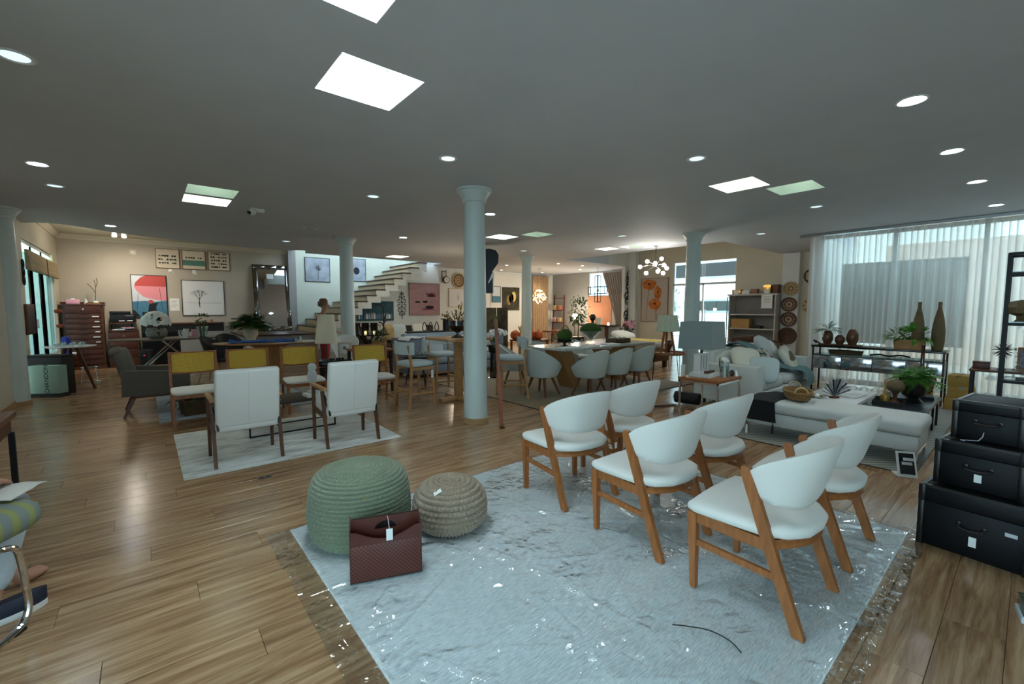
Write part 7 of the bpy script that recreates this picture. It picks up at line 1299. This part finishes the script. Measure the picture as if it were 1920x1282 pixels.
t, pr, y = picture('leaning_frame', 'brown framed print leaning on the brown console behind the rack', (7.72, -.06, .692), .34, .26, 'wood_chair', 'fabric_lilac', R(-90), depth=.02, fw=.02, tilt=0); t.rotation_euler = (R(-14), 0, R(-90))
# ================================================================ rear room
w_ = bpy.data.objects.new('window_22', None); COL.objects.link(w_); w_.location = (13.44, 10.76, 1.86); struct(w_, 'rear window above the terracotta panel'); G().bb(-.006, .006, -.52, .52, .04, .88).obj('pane', 'glass', w_); g = G()
for q in ((-.03, .03, -.56, -.52, 0, .92), (-.03, .03, .52, .56, 0, .92), (-.03, .03, -.52, .52, 0, .04), (-.03, .03, -.52, .52, .88, .92)): g.bb(*q)
g.obj('frame', 'alu_white', w_)
M('drape_beige', (164, 138, 108), .85, var=.08, vs=10); M('drape_grey', (140, 132, 128), .85, var=.06, vs=10)
def pdrape(lab, x, y, w2, z0, mat, rz, sweep=0.):
    t = thing('drape', lab, 'curtain', (x, y, 0), rz)
    def f(u, v): k = max(0, .62 - v) / .62; return (-w2 / 2 + w2 * u * (1 - .0 * k) + sweep * (1 - u) * min(1, (1 - v) * 1.5) * w2, .03 * math.sin(u * 2 * PI * w2 / .11), z0 + v * (2.72 - z0))
    g = G(); g.surf(f, int(w2 / .11) * 8, 14); g.obj('cloth', mat, t, smooth=80); G().cyl((-w2 / 2 - .1, 0, 2.74), (w2 / 2 + .1, 0, 2.74), .014, n=10).obj('rod', 'alu', t)
pdrape('beige drape hanging at the rear room corner', 12.55, 13.16, .9, .05, 'drape_beige', 0); pdrape('grey swept drape beside the rear window', 13.10, 9.85, 1.15, .05, 'drape_grey', R(-90), .55)
FY = 13.299
t, pr, y = picture('canvas_painting', 'dark abstract canvas behind the far column', (11.05, FY, 1.32), .86, .90, 'frame_black', 'leaf_dark', 0); M('print_forest', (62, 58, 44), .8, var=.6, vs=4); pr.data.materials[0] = MATS['print_forest']; [ink(pr, blob(-.1 + .12 * k, .4 + .07 * k, .12, .2), y, ('leaf_dry', 'print_dark', 'gold')[k], 'printed_shape') for k in range(3)]
t, pr, y = picture('framed_picture', 'narrow black framed seascape beside the dark abstract canvas', (10.32, FY, 1.62), .42, .62, 'frame_black', 'print_sky', 0); ink(pr, [(-.19, .02), (.19, .02), (.19, .25), (-.19, .25)], y, 'print_blue', 'printed_sea')
t, pr, y = picture('framed_picture', 'thin framed white print beside the mid room column', (9.72, FY, 1.22), .62, .78, 'frame_black', 'print_white', 0, fw=.008); ink(pr, blob(0, .4, .08, .1), y, 'paper_grey', 'printed_mark')
t, pr, y = picture('framed_picture', 'gold framed white picture beside the pink canvas', (8.55, FY, 1.45), .68, .66, 'gold', 'print_white', 0); ink(pr, blob(.05, .34, .05, .12), y, 'paper_grey', 'printed_mark')
t = thing('wall_clock', 'black hanging station clock on the rear wall', 'clock', (8.08, 13.24, 2.27)); G().cyl((0, -.03, .12), (0, .03, .12), .12, n=24).obj('case', 'steel_black', t); G().cyl((0, -.034, .12), (0, -.031, .12), .10, n=24).obj('dial', 'ceramic_white', t); G().bar((0, -.036, .12), (0, -.036, .20), .008, .002).obj('hand', 'ink', t); G().bar((0, -.036, .12), (.05, -.036, .10), .008, .002, ref=(0, 0, 1)).obj('hand', 'ink', t); g = G(); g.cyl((0, 0, .24), (0, 0, .46), .012).cyl((-.16, 0, .02), (-.16, 0, .42), .012).cyl((-.16, 0, .4), (0, 0, .4), .012); g.obj('bracket', 'steel_black', t)
plate('round pale woven disc on the rear wall beside the clock', (8.62, FY, 2.39), .27, 'wicker_pale', 'wicker', 6, (R(90), 0, 0), 18)
t = thing('crystal_chandelier', 'small glowing crystal chandelier hanging beside the far column', 'chandelier', (10.75, 11.35, 1.75)); G().cyl((0, 0, .25), (0, 0, 1.055), .006).obj('chain', 'chrome', t); G().lathe([(.0, 1.03), (.07, 1.03), (.07, 1.058), (.0, 1.058)], 16).obj('ceiling_rose', 'chrome', t); g = G(); rn = random.Random(14)
for k in range(70): a_ = rn.uniform(0, 2 * PI); v = rn.uniform(-1, 1); r_ = .27 * math.sqrt(1 - v * v) * rn.uniform(.5, 1); g.sell((r_ * math.cos(a_), r_ * math.sin(a_), .06 + .24 * v), (.03, .03, .05), 1, 1, 6, 4)
g.obj('crystals', M('crystal_glow', (255, 236, 190), .2, emit=(255, 222, 150), es=3.), t); t.children[-1]['kind'] = 'stuff'; G().sell((0, 0, .1), (.10, .10, .13), 1, 1, 12, 8).obj('bulb', 'warm_bulb', t); lamp('chandelier_glow', 'POINT', (10.75, 11.35, 1.45), 24, (1, .84, .58), shadow_soft_size=.15)
t = thing('cage_pendant', 'black cross shaped cage pendant lamp before the rear window', 'pendant lamp', (12.0, 9.75, 1.62)); G().cyl((0, 0, .9), (0, 0, 1.185), .006).obj('cord', 'steel_black', t)
def cage(x0, x1, y0, y1, z0, z1):
    g = G(); c_ = [(x, y, z) for x in (x0, x1) for y in (y0, y1) for z in (z0, z1)]
    for a_ in range(8):
        for b_ in range(a_ + 1, 8):
            if sum(abs(c_[a_][k] - c_[b_][k]) > 1e-6 for k in range(3)) == 1: g.cyl(c_[a_], c_[b_], .012, n=5)
    return g
cage(-.07, .07, -.07, .07, .0, .9).obj('upright_cage', 'steel_black', t); cage(-.07, .07, -.36, .36, .28, .52).obj('cross_cage', 'steel_black', t); G().sell((0, 0, .4), (.10, .10, .12), 1, 1, 12, 8).obj('bulb', 'shade_cream', t)
t = thing('floor_lamp', 'small floor lamp with glowing globe beside the rear tree', 'lamp', (12.75, 11.45, 0)); G().lathe([(.0, 0), (.14, 0), (.14, .02), (.012, .03), (.012, .98), (.0, .98)], 16).obj('stand', 'steel_black', t); G().sell((0, 0, 1.09), (.22, .22, .22), 1, 1, 16, 10).obj('globe', 'warm_bulb', t); lamp('globe_light', 'POINT', (12.62, 11.3, 1.3), 24, (1, .93, .82), shadow_soft_size=.12)
t = thing('potted_tree', 'leafy green indoor tree standing in the rear room', 'plant', (11.7, 10.35, 0)); G().lathe([(.0, 0), (.18, 0), (.22, .4), (.2, .4), (.0, .36)], 20).obj('pot', 'pot_black', t); G().cyl((0, 0, .36), (.02, 0, 1.1), .02, .014).obj('trunk', 'twig_dark', t); g = G(); bushy(g, (0, 0, 1.30), (.40, .40, .52), 420, .12, 71, -.9); g.obj('foliage', 'leaf', t, smooth=0)
t = thing('storage_rack', 'reddish open rack leaning at the grey rear wall', 'shelf', (13.12, 12.75, 0), R(-90)); 
for x in (-.34, .34): G().bar((x, 0, 0), (x * .8, .12, 1.95), .04, .04).obj('post', 'wood_red', t)
for k in range(4): z = .3 + .5 * k; w2 = .34 - .07 * z / 1.95; G().bb(-w2, w2, -.10 + .12 * z / 1.95, .12, z, z + .03).obj('shelf_board', 'wood_red', t)
for k in range(6): q = thing('folded_fabric', 'folded rosy fabric bundle on the %s of the reddish rack' % ('lowest board, first', 'lowest board, second', 'second board, first', 'second board, second', 'third board, first', 'third board, second')[k], 'fabric', (13.09, 12.62 + .26 * (k % 2), .331 + .5 * (k // 2)), R(-90)); G().sell((0, .02, .1), (.2, .15, .2), .4, .4, 14, 8).obj('bundle', ('print_mauve', 'wood_rosy', 'fabric_tan')[k % 3], q)
t = thing('stool_table', 'round dark stool table with pale legs before the reddish rack', 'table', (11.9, 11.95, 0)); G().lathe([(.0, .50), (.30, .50), (.31, .54), (.0, .54)], 24).obj('top', 'wood_dark', t)
for k in range(4): a_ = R(45 + 90 * k); G().cyl((.28 * math.cos(a_), .28 * math.sin(a_), 0), (.18 * math.cos(a_), .18 * math.sin(a_), .5), .016, n=8).obj('leg', 'wood_light', t)
t = thing('counter', 'dark topped sales counter before the terracotta panel', 'counter', (12.35, 9.75, 0), R(0)); G().bb(-.3, .3, -.45, .75, 0, .78).obj('body', 'paint_grey', t); G().bb(-.35, .35, -.52, .82, .78, .83).obj('top', 'black_gloss', t); G().bb(-.31, -.30, -.45, -.30, 0, .78).obj('end_panel', 'wood_red', t)
for k, (y, lab) in enumerate(((10.2, 'dark bust on the sales counter'), (9.95, 'framed card on the sales counter'), (9.5, 'candle glass glowing on the sales counter'))):
    t = thing(('counter_bust', 'standing_card', 'candle_glass')[k], lab, 'ornament', (12.3, y, .831))
    if k == 0: G().lathe([(.0, 0), (.09, 0), (.05, .05), (.05, .12), (.10, .18), (.12, .28), (.06, .36), (.0, .37)], 18).obj('body', 'pot_black', t)
    elif k == 1: G().box((0, 0, .12), (.02, .26, .24), (0, R(12), 0)).obj('frame', 'paper_grey', t)
    else: G().lathe([(.0, 0), (.035, 0), (.035, .06), (.0, .07)], 12).obj('glow', 'warm_bulb', t)
lamp('counter_light', 'POINT', (12.55, 10.5, 1.55), 10, (1, .72, .45), shadow_soft_size=.1)
for k, (x, y, z) in enumerate(((8.80, 9.80, .0), (9.17, 9.72, .0), (9.24, 10.08, .0), (8.58, 10.09, 0))): q = thing('pumpkin', ('front orange pumpkin of the pile beyond the far column', 'second orange pumpkin of the pile beyond the far column', 'third orange pumpkin at the back of the bench', 'rear orange pumpkin close to the far column')[k], 'pumpkin', (x, y, z + .46)); G().lathe([(.0, .01), (.08, 0), (.15, .06), (.165, .13), (.14, .22), (.06, .27), (.0, .25)], 24).obj('body', M('pumpkin%d' % k, (206, 104, 44), .5, var=.1, vs=9), q); G().cyl((0, 0, .25), (.01, 0, .30), .014, .01, 6).obj('stem', 'twig', q)
t = thing('display_bench', 'low dark bench carrying the pumpkins', 'bench', (8.95, 9.9, 0)); G().bb(-.5, .55, -.35, .32, .42, .459).obj('top', 'wood_dark', t)
for x in (-.46, .5):
    for y in (-.3, .28): G().bar((x, y, 0), (x, y, .42), .05, .05).obj('leg', 'wood_dark', t)
t = thing('dried_grass', 'bundle of pale dried grass behind the pumpkins', 'plant', (9.3, 10.6, 0)); G().lathe([(.0, 0), (.13, 0), (.15, .5), (.13, .5), (.0, .45)], 18).obj('vase', 'ceramic_grey', t); g = G(); rn = random.Random(19)
for k in range(60): a_ = rn.uniform(0, 2 * PI); leafblade(g, (0, 0, .45), (.35 * math.cos(a_), .35 * math.sin(a_), 1), rn.uniform(.4, .62), .03, .2, 3)
g.obj('grass', 'wicker_pale', t, smooth=0)
t = thing('folding_screen', 'dark leaf painted folding screen beside the mid room column', 'screen', (7.35, 9.45, 0), R(-38))
for k in range(2): G().bb(-.30 + .31 * k, .0 + .31 * k, -.02 + .02 * k, .01 + .02 * k, .05, 1.42).obj('panel', 'print_forest', t)
for k in range(5): leaf = G(); leafblade(leaf, (-.2 + .09 * k, -.024, .5 + .12 * (k % 3)), (.3 - .15 * k, 0, 1), .5, .16, .0, 5); leaf.obj('painted_leaf', 'leaf_dark' if k % 2 else 'leaf', t, smooth=0)
